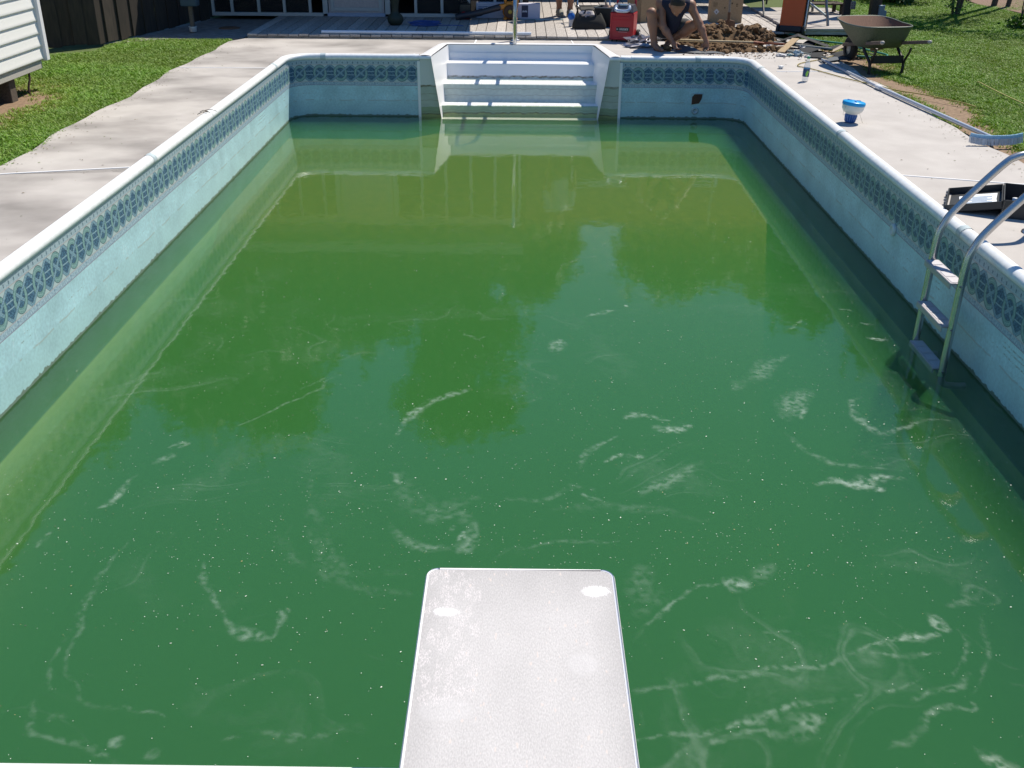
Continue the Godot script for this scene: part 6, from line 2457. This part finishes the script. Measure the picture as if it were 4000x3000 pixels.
func sheet(pts: Array, m: Material, called: String, label: String, category: String, group := "") -> void:
	# a thin bent piece: a strip of quads given by left and right edge points, with thickness
	var s := st()
	s.set_smooth_group(-1)
	var t := Vector3(0, .004, 0)
	for i in pts.size() - 1:
		var a: Vector3 = pts[i][0]
		var b: Vector3 = pts[i][1]
		var c: Vector3 = pts[i + 1][1]
		var d: Vector3 = pts[i + 1][0]
		var mid := (a + b + c + d) / 4.0
		quad_out(s, a + t, b + t, c + t, d + t, mid)
		quad_out(s, a, b, c, d, mid + t)
		quad_out(s, a, d, d + t, a + t, mid + t / 2)
		quad_out(s, b, c, c + t, b + t, mid + t / 2)
		if i == 0: quad_out(s, a, b, b + t, a + t, mid + t / 2)
		if i == pts.size() - 2: quad_out(s, c, d, d + t, c + t, mid + t / 2)
	tag(obj(called, s, m), label, category, group)

func scraps() -> void:
	var black := mat(.012, .014, .018, .85)
	var teal := mat(.14, .24, .27, .5)
	var pale := mat(.50, .50, .52, .6)
	var V := func(x: float, y: float, z: float) -> Vector3: return Vector3(x, y, z)
	# strip of liner under the kneeling person's hands
	sheet([[V.call(1.98, .07, -13.42), V.call(1.95, .012, -13.22)], [V.call(2.16, .055, -13.32), V.call(2.15, .012, -13.12)], [V.call(2.26, .02, -13.22), V.call(2.24, .008, -13.10)], [V.call(2.42, .022, -13.21), V.call(2.42, .010, -13.13)], [V.call(2.54, .012, -13.12), V.call(2.52, .006, -13.10)]], mat(.055, .065, .08, .5), "liner_strip", "dark strip of pool liner held down by the kneeling person", "liner strip")
	# black sheet pieces by the wheelbarrow
	sheet([[V.call(3.50, .02, -14.30), V.call(3.42, .01, -14.16)], [V.call(3.70, .10, -14.28), V.call(3.66, .09, -14.10)], [V.call(4.02, .01, -13.86), V.call(3.95, .008, -13.72)]], black, "plastic_scrap", "folded black plastic sheet nearest the green hose", "plastic scrap", "black scraps beside the wheelbarrow")
	sheet([[V.call(3.86, .01, -13.60), V.call(3.84, .008, -13.42)], [V.call(4.05, .06, -13.58), V.call(4.02, .05, -13.38)], [V.call(4.26, .01, -13.46), V.call(4.22, .01, -13.30)]], black, "plastic_scrap", "black plastic scrap under the tan curved piece", "plastic scrap", "black scraps beside the wheelbarrow")
	sheet([[V.call(3.54, .006, -12.52), V.call(3.56, .006, -12.46)], [V.call(3.76, .04, -12.72), V.call(3.80, .02, -12.62)], [V.call(3.93, .03, -12.82), V.call(3.95, .02, -12.66)]], mat(.03, .045, .065, .4), "plastic_scrap", "narrow dark blue plastic strip just left of the barrow wheel", "plastic scrap", "black scraps beside the wheelbarrow")
	sheet([[V.call(3.92, .03, -13.35), V.call(3.88, .02, -13.22)], [V.call(4.05, .11, -13.34), V.call(4.02, .09, -13.20)], [V.call(4.18, .03, -13.26), V.call(4.16, .02, -13.14)]], mat(.50, .40, .28, .6), "curved_scrap", "tan curved piece lying on the black scrap by the wheelbarrow", "scrap")
	sheet([[V.call(4.05, .03, -13.42), V.call(4.06, .03, -13.28)], [V.call(4.16, .10, -13.44), V.call(4.18, .09, -13.30)], [V.call(4.28, .03, -13.40), V.call(4.28, .02, -13.28)]], mat(.40, .44, .48, .5), "curved_scrap", "pale grey curved piece behind the tan one", "scrap")
	var more := [[3.72, -13.36, .26, .15, .5, "under the thin blue grey rod"], [3.46, -13.70, .22, .12, -.4, "between the broken board and the grey pipe"], [4.10, -13.05, .30, .14, .2, "behind the wheel of the wheelbarrow"], [3.66, -12.98, .18, .10, 1.0, "just left of the barrow's shadow"], [3.30, -14.35, .28, .16, -.2, "at the right rear foot of the dirt heap"], [3.90, -14.05, .24, .12, .7, "alongside the green hose"]]
	for e in more:
		var c := Vector3(e[0], .012, e[1])
		var dx: Vector3 = Vector3(cos(e[4]), 0, -sin(e[4])) * e[2]
		var dz: Vector3 = Vector3(sin(e[4]), 0, cos(e[4])) * e[3]
		var up := Vector3(0, rng.randf_range(.03, .07), 0)
		sheet([[c - dx - dz * .5, c - dx * .8 + dz * .6], [c - dx * .2 - dz + up * .6, c - dx * .1 + dz * .7 + up], [c + dx * .4 - dz * .8 + up * .3, c + dx * .5 + dz * .6 + up * .4], [c + dx - dz * .3, c + dx * .9 + dz * .5]], black, "plastic_scrap", "torn black plastic sheet " + e[5], "plastic scrap", "black scraps beside the wheelbarrow")
	# broken board
	var s := st()
	bar(s, Vector3(3.22, .03, -13.12), Vector3(3.56, .10, -13.82), .09, .014, .002)
	tag(obj("broken_board", s, M.board_wood), "broken brown board propped on the scrap heap beside the shovel blade", "board")
	for e in [[3.30, -13.86, 3.92, -13.40, .03, "grey pipe length lying behind the broken board"], [3.32, -13.18, 3.44, -12.98, .026, "short greenish pipe stub in front of the broken board"], [3.38, -13.32, 3.78, -12.62, .016, "thin blue grey rod that points at the barrow wheel"]]:
		s = st()
		tube(s, [Vector3(e[0], e[4] + .012, e[1]), Vector3(e[2], e[4], e[3])], e[4] * .62, 9)
		tag(obj("scrap_pipe", s, mat(.24, .25, .22, .5)), e[5], "pipe", "pipe pieces in the scrap heap")
	# crumpled bits
	crumple("crumpled_scrap", "rounded pale blue crumpled scrap in front of the heap", "scrap", Vector3(3.41, .03, -13.02), Vector3(.055, .030, .04), mat(.36, .46, .52, .5), 21)
	crumple("foil_bag", "shiny crumpled grey bag left of the kneeling person's foot", "bag", Vector3(1.56, .05, -13.86), Vector3(.15, .06, .12), mat(.34, .33, .36, .25, .6), 23)
	crumple("foil_bag", "flat crumpled silver wrapper in front of the shiny grey bag", "wrapper", Vector3(1.52, .022, -13.66), Vector3(.16, .022, .09), mat(.42, .41, .45, .3, .5), 25)
	var words := ["beside the blade of the lying shovel", "behind the blade of the lying shovel", "under the broken board", "left of the pale blue crumpled one", "just behind the bottle cap", "at the front edge of the heap", "near the thin rod", "touching the grey pipe"]
	var at := [[3.12, -13.50], [3.22, -13.80], [3.34, -13.42], [3.30, -13.02], [3.50, -12.92], [3.20, -13.00], [3.62, -13.10], [3.60, -13.62]]
	for k in 8:
		crumple("vinyl_scrap", "small white torn scrap %s" % words[k], "scrap", Vector3(at[k][0], .014, at[k][1]), Vector3(rng.randf_range(.03, .06), rng.randf_range(.012, .025), rng.randf_range(.025, .05)), pale if k % 3 else teal, 30 + k, "torn scraps in the heap")
	# grit, chips and crumbs of the heap
	var chip := st()
	box(chip, Vector3.ZERO, Vector3(1.6, .25, 1.0), 0)
	var mm := MultiMesh.new()
	mm.transform_format = MultiMesh.TRANSFORM_3D
	mm.use_colors = true
	mm.mesh = done(chip)
	mm.instance_count = 520
	for i in mm.instance_count:
		var t := rng.randf()
		var x := lerpf(2.2, 4.15, t) + rng.randfn(0, .08)
		var z := lerpf(-13.15, -13.2, t) + rng.randfn(0, .10 + .28 * t)
		var r := rng.randf_range(.004, .016)
		mm.set_instance_transform(i, Transform3D(Basis.from_euler(Vector3(rng.randf_range(-.4, .4), rng.randf() * 6, rng.randf_range(-.4, .4))).scaled(Vector3(r, r, r)), Vector3(x, .006, z)))
		var roll := rng.randf()
		mm.set_instance_color(i, Color(.16, .09, .04) * rng.randf_range(.5, 1.3) if roll < .5 else (Color(.55, .55, .56) * rng.randf_range(.5, 1.2) if roll < .8 else Color(.03, .035, .04)))
	var cm := mat(1, 1, 1, .7)
	cm.vertex_color_use_as_albedo = true
	var mi := MultiMeshInstance3D.new()
	mi.multimesh = mm
	mi.material_override = cm
	mi.name = "scattered_chips"
	add_child(mi)
	tag(mi, "crumbs of earth and torn white chips scattered on the paving", "debris", "", "stuff")
	# leaf litter and clippings along the paving edges
	var lm := st()
	tri(lm, Vector3(-1, 0, 0), Vector3(0, .3, -.4), Vector3(1, .1, 0))
	tri(lm, Vector3(-1, 0, 0), Vector3(1, .1, 0), Vector3(0, .2, .4))
	var litter := MultiMesh.new()
	litter.transform_format = MultiMesh.TRANSFORM_3D
	litter.use_colors = true
	litter.mesh = done(lm)
	litter.instance_count = 900
	for i in litter.instance_count:
		var left := rng.randf() < .45
		var z := rng.randf_range(-13.9, -5.5)
		var off := absf(rng.randfn(0, .10)) if rng.randf() < .85 else rng.randf_range(0, .9)
		var x := -3.76 + off if left else 3.82 - off
		var r := rng.randf_range(.004, .013)
		litter.set_instance_transform(i, Transform3D(Basis(Vector3.UP, rng.randf() * TAU).scaled(Vector3(r, r, r)), Vector3(x, .003, z)))
		litter.set_instance_color(i, [Color(.22, .17, .08), Color(.12, .08, .04), Color(.14, .20, .05)][rng.randi() % 3] * rng.randf_range(.6, 1.3))
	var lmi := MultiMeshInstance3D.new()
	lmi.multimesh = litter
	lmi.material_override = cm
	lmi.name = "leaf_litter"
	add_child(lmi)
	tag(lmi, "dry clippings and leaf bits along both edges of the paving", "debris", "", "stuff")
	# twigs caught on the left rim
	s = st()
	for e in [[-2.80, -9.32, .5], [-2.765, -9.28, 1.9], [-2.75, -9.36, 2.7], [-2.79, -9.25, -.4]]:
		var c := Vector3(e[0], .022, e[1])
		var d := Vector3(cos(e[2]), .15, sin(e[2])) * .05
		tube(s, bend([c - d, c + Vector3(0, .012, .006), c + d]), .0028, 5)
	tag(obj("twig", s, M.bark), "dark twigs caught on the white rim of the left pool wall", "twig")
	# hose and cords
	s = st()
	tube(s, bend([Vector3(2.9, .07, -15.1), Vector3(3.45, .04, -15.0), Vector3(3.78, .022, -14.80), Vector3(3.98, .02, -14.25), Vector3(4.24, .018, -13.98), Vector3(4.40, .018, -13.40), Vector3(4.50, .018, -13.05), Vector3(4.36, .018, -12.86), Vector3(4.1, .018, -12.95)], 8), .012, 8)
	tag(obj("garden_hose", s, mat(.03, .22, .16, .45)), "teal green garden hose running from the deck to the wheelbarrow", "hose")
	s = st()
	tube(s, bend([Vector3(4.0, .01, -13.2), Vector3(3.6, .01, -12.72), Vector3(3.30, .01, -12.42), Vector3(3.22, .01, -12.2), Vector3(3.32, .01, -12.03), Vector3(3.53, .01, -11.45), Vector3(3.68, .014, -11.08), Vector3(3.86, .012, -10.72), Vector3(4.02, .022, -10.45), Vector3(4.25, .02, -10.08), Vector3(4.36, .0, -9.95)], 8), .0055, 6)
	tag(obj("extension_cord", s, mat(.30, .24, .05, .6)), "yellow extension cord crossing under the pool pole into the grass", "cord")
	s = st()
	tube(s, bend([Vector3(4.9, .0, -11.28), Vector3(4.87, .022, -11.15), Vector3(4.84, .022, -10.6), Vector3(4.83, .022, -9.98), Vector3(4.85, .0, -9.7)], 6), .0055, 6)
	tag(obj("extension_cord", s, mat(.36, .32, .10, .6)), "stretch of yellow cord lying in the grass at the right edge", "cord")

func wheelbarrow() -> void:
	var o := thing("wheelbarrow", "old green wheelbarrow with rusty tray and wooden handles on the lawn edge", "wheelbarrow", Vector3(4.07, 0, -12.21), .16)
	var green := mottled(Color(.045, .055, .03), Color(.12, .13, .075), 3.0, .6, .03, 401)
	var rust := mottled(Color(.10, .05, .03), Color(.25, .13, .085), 4.0, .85, .03, 403, .1)
	# tray: rounded rectangle sections from floor to rim; -z is forward
	var secs := [[.235, -.20, .17, .22, .17], [.25, -.25, .22, .245, .19], [.36, -.40, .265, .30, .26], [.455, -.52, .285, .335, .335], [.47, -.54, .29, .34, .34]]
	var rings := []
	for e in secs:
		var r := []
		for k in 28:
			var a := TAU * k / 28.0
			var cx := pow(absf(cos(a)), .55) * signf(cos(a))
			var cz := pow(absf(sin(a)), .55) * signf(sin(a))
			var z: float = lerpf(e[1], e[2], (cz + 1.0) / 2.0)
			var w: float = e[3] if cz > 0 else lerpf(e[3], e[4], -cz)
			r.append(Vector3(cx * w, e[0] + (.03 * maxf(-cz, 0.0) if e[0] > .4 else 0.0), z))
		rings.append(r)
	for layer in 2:
		var s := st()
		s.set_smooth_group(0)
		var off := .0 if layer == 0 else .006
		for i in rings.size() - 1:
			for k in 28:
				var p := []
				for e in [[i, k], [i + 1, k], [i + 1, (k + 1) % 28], [i, (k + 1) % 28]]:
					var v: Vector3 = rings[e[0]][e[1]]
					p.append(v + Vector3(-v.x, 0, -v.z).normalized() * off + Vector3(0, off, 0))
				var c := Vector3(0, .5, -.1)
				if layer == 0: quad_out(s, p[0], p[1], p[2], p[3], c)
				else: quad_out(s, p[3], p[2], p[1], p[0], Vector3(p[0].x * 3, -1, p[0].z * 3))
		for k in 28:
			tri_out(s, rings[0][k] + Vector3(0, off, 0), rings[0][(k + 1) % 28] + Vector3(0, off, 0), Vector3(0, .235 + off, 0), Vector3(0, -5 if layer else 5, 0))
		obj("tray" if layer == 0 else "tray_inside", s, green if layer == 0 else rust, o)
	var s := st()
	var rim: Array = rings[-1].duplicate()
	rim.append(rim[0])
	tube(s, rim, .010, 7, false)
	obj("rim", s, mat(.10, .12, .10, .5, .3), o)
	for sx in [-1, 1]:
		s = st()
		bar(s, Vector3(sx * .09, .17, -.62), Vector3(sx * .27, .36, .62), .034, .038, .005)
		var h := obj("handle", s, mottled(Color(.07, .05, .04), Color(.20, .15, .115), 3.0, .8, .03, 405), o)
		s = st()
		lathe(s, [[.0, .0], [.019, .0], [.021, .03], [.0, .035]], Vector3(sx * .272, .362, .64), 10, Basis(Vector3.RIGHT, PI / 2 - .15))
		obj("grip_end", s, mat(.35, .33, .32, .6), h)
		s = st()
		tube(s, bend([Vector3(sx * .20, .26, .10), Vector3(sx * .205, .20, .16), Vector3(sx * .20, .1, .30), Vector3(sx * .195, -.02, .31)]), .017, 9)
		tube(s, bend([Vector3(sx * .20, .27, .42), Vector3(sx * .20, .22, .40), Vector3(sx * .195, .1, .32), Vector3(sx * .195, .0, .315)]), .013, 9)
		obj("leg", s, mat(.022, .016, .012, .6), o)
	s = st()
	box(s, Vector3(0, .135, .305), Vector3(.39, .085, .012), .003)
	obj("brace_plate", s, mat(.015, .013, .011, .6), o)
	s = st()
	lathe(s, [[.07, -.035], [.11, -.04], [.135, -.028], [.145, .0], [.135, .028], [.11, .04], [.07, .035]], Vector3(-.03, .135, -.55), 26, Basis(Vector3(0, 0, 1), PI / 2))
	var w := obj("wheel", s, M.rubber, o)
	s = st()
	lathe(s, [[.0, -.03], [.03, -.03], [.04, -.018], [.075, -.022], [.075, .022], [.04, .018], [.03, .03], [.0, .03]], Vector3(-.03, .135, -.55), 20, Basis(Vector3(0, 0, 1), PI / 2))
	obj("hub", s, mat(.42, .42, .40, .5), w)
	crumple("dirt_lump", "small tan lump of dirt inside the wheelbarrow tray", "dirt", o.transform * Vector3(.0, .28, .02), Vector3(.09, .08, .08), mat(.28, .17, .11, .9), 27)

# ------------------------------------------------------------------ people
func person_kneeling() -> void:
	var o := thing("person", "person in navy sleeveless shirt crouching barefoot at the pool edge, cutting liner", "person")
	var V := func(x: float, y: float, z: float) -> Vector3: return Vector3(x, y, z)
	var pelvis := Vector3(1.87, .24, -13.74)
	var waist := Vector3(1.90, .36, -13.66)
	var chest := Vector3(1.935, .50, -13.52)
	var neck := Vector3(1.945, .565, -13.37)
	var head := Vector3(1.925, .545, -13.22)
	var sR := Vector3(1.765, .545, -13.50)
	var eR := Vector3(1.79, .29, -13.40)
	var wR := Vector3(1.915, .115, -13.33)
	var sL := Vector3(2.12, .53, -13.45)
	var eL := Vector3(2.235, .33, -13.37)
	var wL := Vector3(2.325, .135, -13.29)
	var hR := Vector3(1.775, .235, -13.74)
	var kR := Vector3(1.645, .44, -13.42)
	var aR := Vector3(1.70, .075, -13.42)
	var hL := Vector3(1.96, .235, -13.74)
	var kL := Vector3(2.17, .29, -13.44)
	var aL := Vector3(1.93, .085, -13.62)
	var skin := [
		[pelvis, waist, .125, .115], [waist, chest, .115, .13], [chest, neck, .11, .06], [sR, sL, .07, .07], [neck, head + Vector3(0, .0, -.02), .055, .055],
		[sR, eR, .056, .042], [eR, eR.lerp(wR, .35), .043, .045], [eR.lerp(wR, .35), wR, .045, .028],
		[sL, eL, .056, .042], [eL, eL.lerp(wL, .35), .043, .045], [eL.lerp(wL, .35), wL, .045, .028],
		[hR, kR, .09, .06], [kR, kR.lerp(aR, .35), .058, .060], [kR.lerp(aR, .35), aR, .060, .036], [aR, V.call(1.73, .035, -13.36), .038, .034], [V.call(1.73, .035, -13.36), V.call(1.785, .022, -13.255), .036, .024],
		[hL, kL, .09, .062], [kL, kL.lerp(aL, .35), .06, .062], [kL.lerp(aL, .35), aL, .062, .036], [aL, V.call(1.86, .04, -13.52), .036, .03],
	]
	var s := st()
	body(skin, .0125, .025, s)
	# head with face, hands and toes on finer grids
	var f := (Vector3(.02, -.90, .42)).normalized()          # the way the face looks: down at the work
	var u := (Vector3.UP - f * f.y).normalized()
	var r := f.cross(u)
	var hb := [[head, head + u * .035, .082, .088], [head - u * .05 + f * .02, head - u * .03, .062, .07], [head - u * .085 + f * .045, head - u * .08 + f * .03, .032, .04],
		[head + f * .082 + u * .01, head + f * .105 - u * .022, .009, .014], [head + f * .075 + r * .028 + u * .028, head + f * .075 - r * .028 + u * .028, .018, .018],
		[head + r * .085 - u * .01, head + r * .090 + u * .025 - f * .01, .012, .016], [head - r * .085 - u * .01, head - r * .090 + u * .025 - f * .01, .012, .016],
		[head + f * .082 - u * .055 + r * .016, head + f * .082 - u * .055 - r * .016, .012, .012], [neck, head - u * .04 - f * .02, .055, .055]]
	body(hb, .006, .016, s)
	hand(s, wR, Vector3(.45, -.75, .35), Vector3(.5, .2, .6), -1.0)
	hand(s, wL, Vector3(.05, -.92, .2), Vector3(-.3, .1, .9), 1.0)
	for k in 5:
		var b := Vector3(1.752 + k * .017, .018, -13.272 + absf(k - 1.5) * .006 + k * .002)
		body([[b, b + Vector3(.012, -.003, .028 - k * .003), .0105 - k * .0008, .009 - k * .0008]], .004, .004, s)
	obj("body", s, M.skin, o)
	s = st()
	for e in [1, -1]:
		body([[head + f * .083 + r * .03 * e + u * .012, head + f * .085 + r * .031 * e + u * .012, .009, .009]], .004, .003, s)
	obj("eyes", s, mat(.35, .33, .31, .3), o)
	s = st()
	var cap := [[head + u * .035 - f * .008, head + u * .05 - f * .02, .090, .088], [head - f * .035 + u * .0, head - f * .03 + u * .03, .075, .08]]
	body(cap, .007, .02, s)
	obj("hair", s, mat(.022, .014, .008, .7), o)
	# sleeveless shirt
	s = st()
	body([[pelvis + Vector3(.02, .05, .03), waist, .138, .135], [waist, chest, .135, .148], [chest, neck - Vector3(0, .02, .0), .125, .072], [sR.lerp(sL, .14), sR.lerp(sL, .86), .083, .083],
		[chest + Vector3(.01, -.06, .04), waist + Vector3(.03, -.10, .10), .10, .085]], .0125, .03, s)
	obj("shirt", s, mottled(Color(.008, .010, .024), Color(.022, .026, .055), 4.0, .9, .02, 411), o)
	s = st()
	body([[pelvis, pelvis + Vector3(.02, .06, .02), .142, .138], [hR, hR.lerp(kR, .66), .112, .094], [hL, hL.lerp(kL, .60), .112, .098], [hR.lerp(kR, .3) - Vector3(0, .06, 0), hR.lerp(kR, .6) - Vector3(.01, .10, 0), .07, .05]], .0125, .03, s)
	obj("shorts", s, mottled(Color(.03, .032, .036), Color(.07, .07, .08), 4.0, .9, .02, 413), o)
	# the tool in the hand
	s = st()
	bar(s, Vector3(2.325, .055, -13.26), Vector3(2.30, .014, -13.19), .022, .022, .004)
	tag(obj("utility_knife", s, M.black), "small black cutting tool held in the right hand side fist", "knife")

# a half closed hand of five fingers: from the wrist along dir, palm facing pn
func hand(s: SurfaceTool, wrist: Vector3, dir: Vector3, pn: Vector3, thumb_side: float) -> void:
	var d := dir.normalized()
	var n := (pn - d * pn.dot(d)).normalized()
	var a := d.cross(n) * thumb_side
	var bones := [[wrist, wrist + d * .03, .028, .030], [wrist + d * .03 + a * .022, wrist + d * .085 + a * .026, .017, .014], [wrist + d * .03 - a * .018, wrist + d * .08 - a * .026, .017, .013], [wrist + d * .03, wrist + d * .088, .018, .015]]
	body(bones, .0055, .014, s)
	var len := [.042, .047, .044, .034]
	for k in 4:
		var b := wrist + d * (.084 - absf(k - 1) * .004) + a * (.027 - k * .018)
		var m: Vector3 = b + (d * .85 + n * .5).normalized() * len[k]
		var e: Vector3 = m + (d * .25 + n * .95).normalized() * len[k] * .75
		body([[b - d * .012, m, .0098, .0088], [m, e, .0088, .0075]], .0042, .004, s)
	var t0 := wrist + d * .03 + a * .026
	var t1 := t0 + (d * .5 + a * .6 + n * .4).normalized() * .038
	body([[t0, t1, .0135, .0105], [t1, t1 + (d * .7 + n * .6 - a * .2).normalized() * .03, .0105, .0085]], .0042, .006, s)

func person_standing() -> void:
	var o := thing("person", "person standing on the deck, only bare shins and grey shoes in view", "person", Vector3(.68, .053, -16.42), .25)
	var s := st()
	var bones := []
	for e in [1, -1]:
		var hip := Vector3(.09 * e, .88, 0)
		var knee := Vector3(.10 * e, .48, .015)
		var ank := Vector3(.10 * e + (.06 if e < 0 else 0.0), .09, -.02 if e > 0 else -.12)
		bones += [[hip, knee, .085, .055], [knee, knee.lerp(ank, .35), .054, .058], [knee.lerp(ank, .35), ank, .058, .036], [ank, ank + Vector3(0, -.05, .04), .036, .034]]
	bones += [[Vector3(0, .92, 0), Vector3(0, 1.1, 0), .13, .125], [Vector3(0, 1.1, 0), Vector3(0, 1.33, 0), .125, .14], [Vector3(-.17, 1.40, 0), Vector3(.17, 1.40, 0), .06, .06], [Vector3(0, 1.40, 0), Vector3(0, 1.53, .01), .058, .055]]
	for e in [1, -1]:
		bones += [[Vector3(.19 * e, 1.39, 0), Vector3(.24 * e, 1.12, -.01), .052, .040], [Vector3(.24 * e, 1.12, -.01), Vector3(.24 * e, .88, .06), .042, .027]]
	body(bones, .014, .03, s)
	var head := Vector3(0, 1.63, .02)
	body([[head, head + Vector3(0, .04, -.01), .085, .09], [head + Vector3(0, -.06, .03), head + Vector3(0, -.04, .0), .06, .07], [head + Vector3(0, .0, .09), head + Vector3(0, -.02, .112), .01, .014], [head + Vector3(.088, 0, 0), head + Vector3(.09, .03, -.01), .013, .016], [head + Vector3(-.088, 0, 0), head + Vector3(-.09, .03, -.01), .013, .016]], .008, .015, s)
	hand(s, Vector3(.24, .88, .06), Vector3(0, -1, .15), Vector3(-1, 0, 0), 1.0)
	hand(s, Vector3(-.24, .88, .06), Vector3(0, -1, .15), Vector3(1, 0, 0), 1.0)
	obj("body", s, M.skin, o)
	s = st()
	body([[head + Vector3(0, .045, -.02), head + Vector3(0, .05, -.03), .094, .092], [head + Vector3(0, .0, -.045), head + Vector3(0, .03, -.04), .07, .08]], .009, .02, s)
	obj("hair", s, mat(.03, .02, .012, .7), o)
	s = st()
	body([[Vector3(0, .96, 0), Vector3(0, 1.1, 0), .145, .138], [Vector3(0, 1.1, 0), Vector3(0, 1.34, 0), .138, .152], [Vector3(-.17, 1.40, 0), Vector3(.17, 1.40, 0), .072, .072], [Vector3(.19, 1.39, 0), Vector3(.225, 1.20, 0), .068, .062], [Vector3(-.19, 1.39, 0), Vector3(-.225, 1.20, 0), .068, .062]], .014, .03, s)
	obj("shirt", s, mat(.35, .36, .38, .9), o)
	s = st()
	body([[Vector3(0, .93, 0), Vector3(0, .97, 0), .142, .14], [Vector3(.09, .88, 0), Vector3(.10, .56, .01), .10, .082], [Vector3(-.09, .88, 0), Vector3(-.10, .56, .01), .10, .082]], .014, .03, s)
	obj("shorts", s, mat(.06, .055, .05, .9), o)
	for e in [1, -1]:
		var z := -.0 if e > 0 else -.10
		var x: float = .10 * e + (.06 if e < 0 else 0.0)
		s = st()
		body([[Vector3(x, .05, z - .05), Vector3(x, .045, z + .05), .046, .044], [Vector3(x, .045, z + .05), Vector3(x + .01 * e, .034, z + .15), .044, .032], [Vector3(x, .08, z - .02), Vector3(x, .06, z + .02), .045, .042]], .008, .02, s)
		var sh := obj("shoe", s, mottled(Color(.12, .12, .10), Color(.30, .30, .26), 8.0, .8, .03, 421), o)
		s = st()
		box(s, Vector3(x, .011, z + .045), Vector3(.085, .02, .25), .006)
		obj("sole", s, mat(.35, .33, .30, .7), sh)
		s = st()
		tube(s, [Vector3(x, .10, -.035 + z), Vector3(x, .135, -.03 + z)], .044, 12)
		obj("sock", s, mat(.55, .53, .50, .9), sh)

func _ready() -> void:
	rng.seed = 20240607
	setup_view()
	make_materials()
	ground()
	paving()
	pool()
	water()
	decks()
	house()
	fence()
	shed()
	trees()
	plants()
	diving_board()
	ladder()
	stair_rail()
	dispenser()
	bottle()
	brush_pole()
	test_kit()
	deck_things()
	dig()
	wheelbarrow()
	person_kneeling()
	person_standing()
	grass()
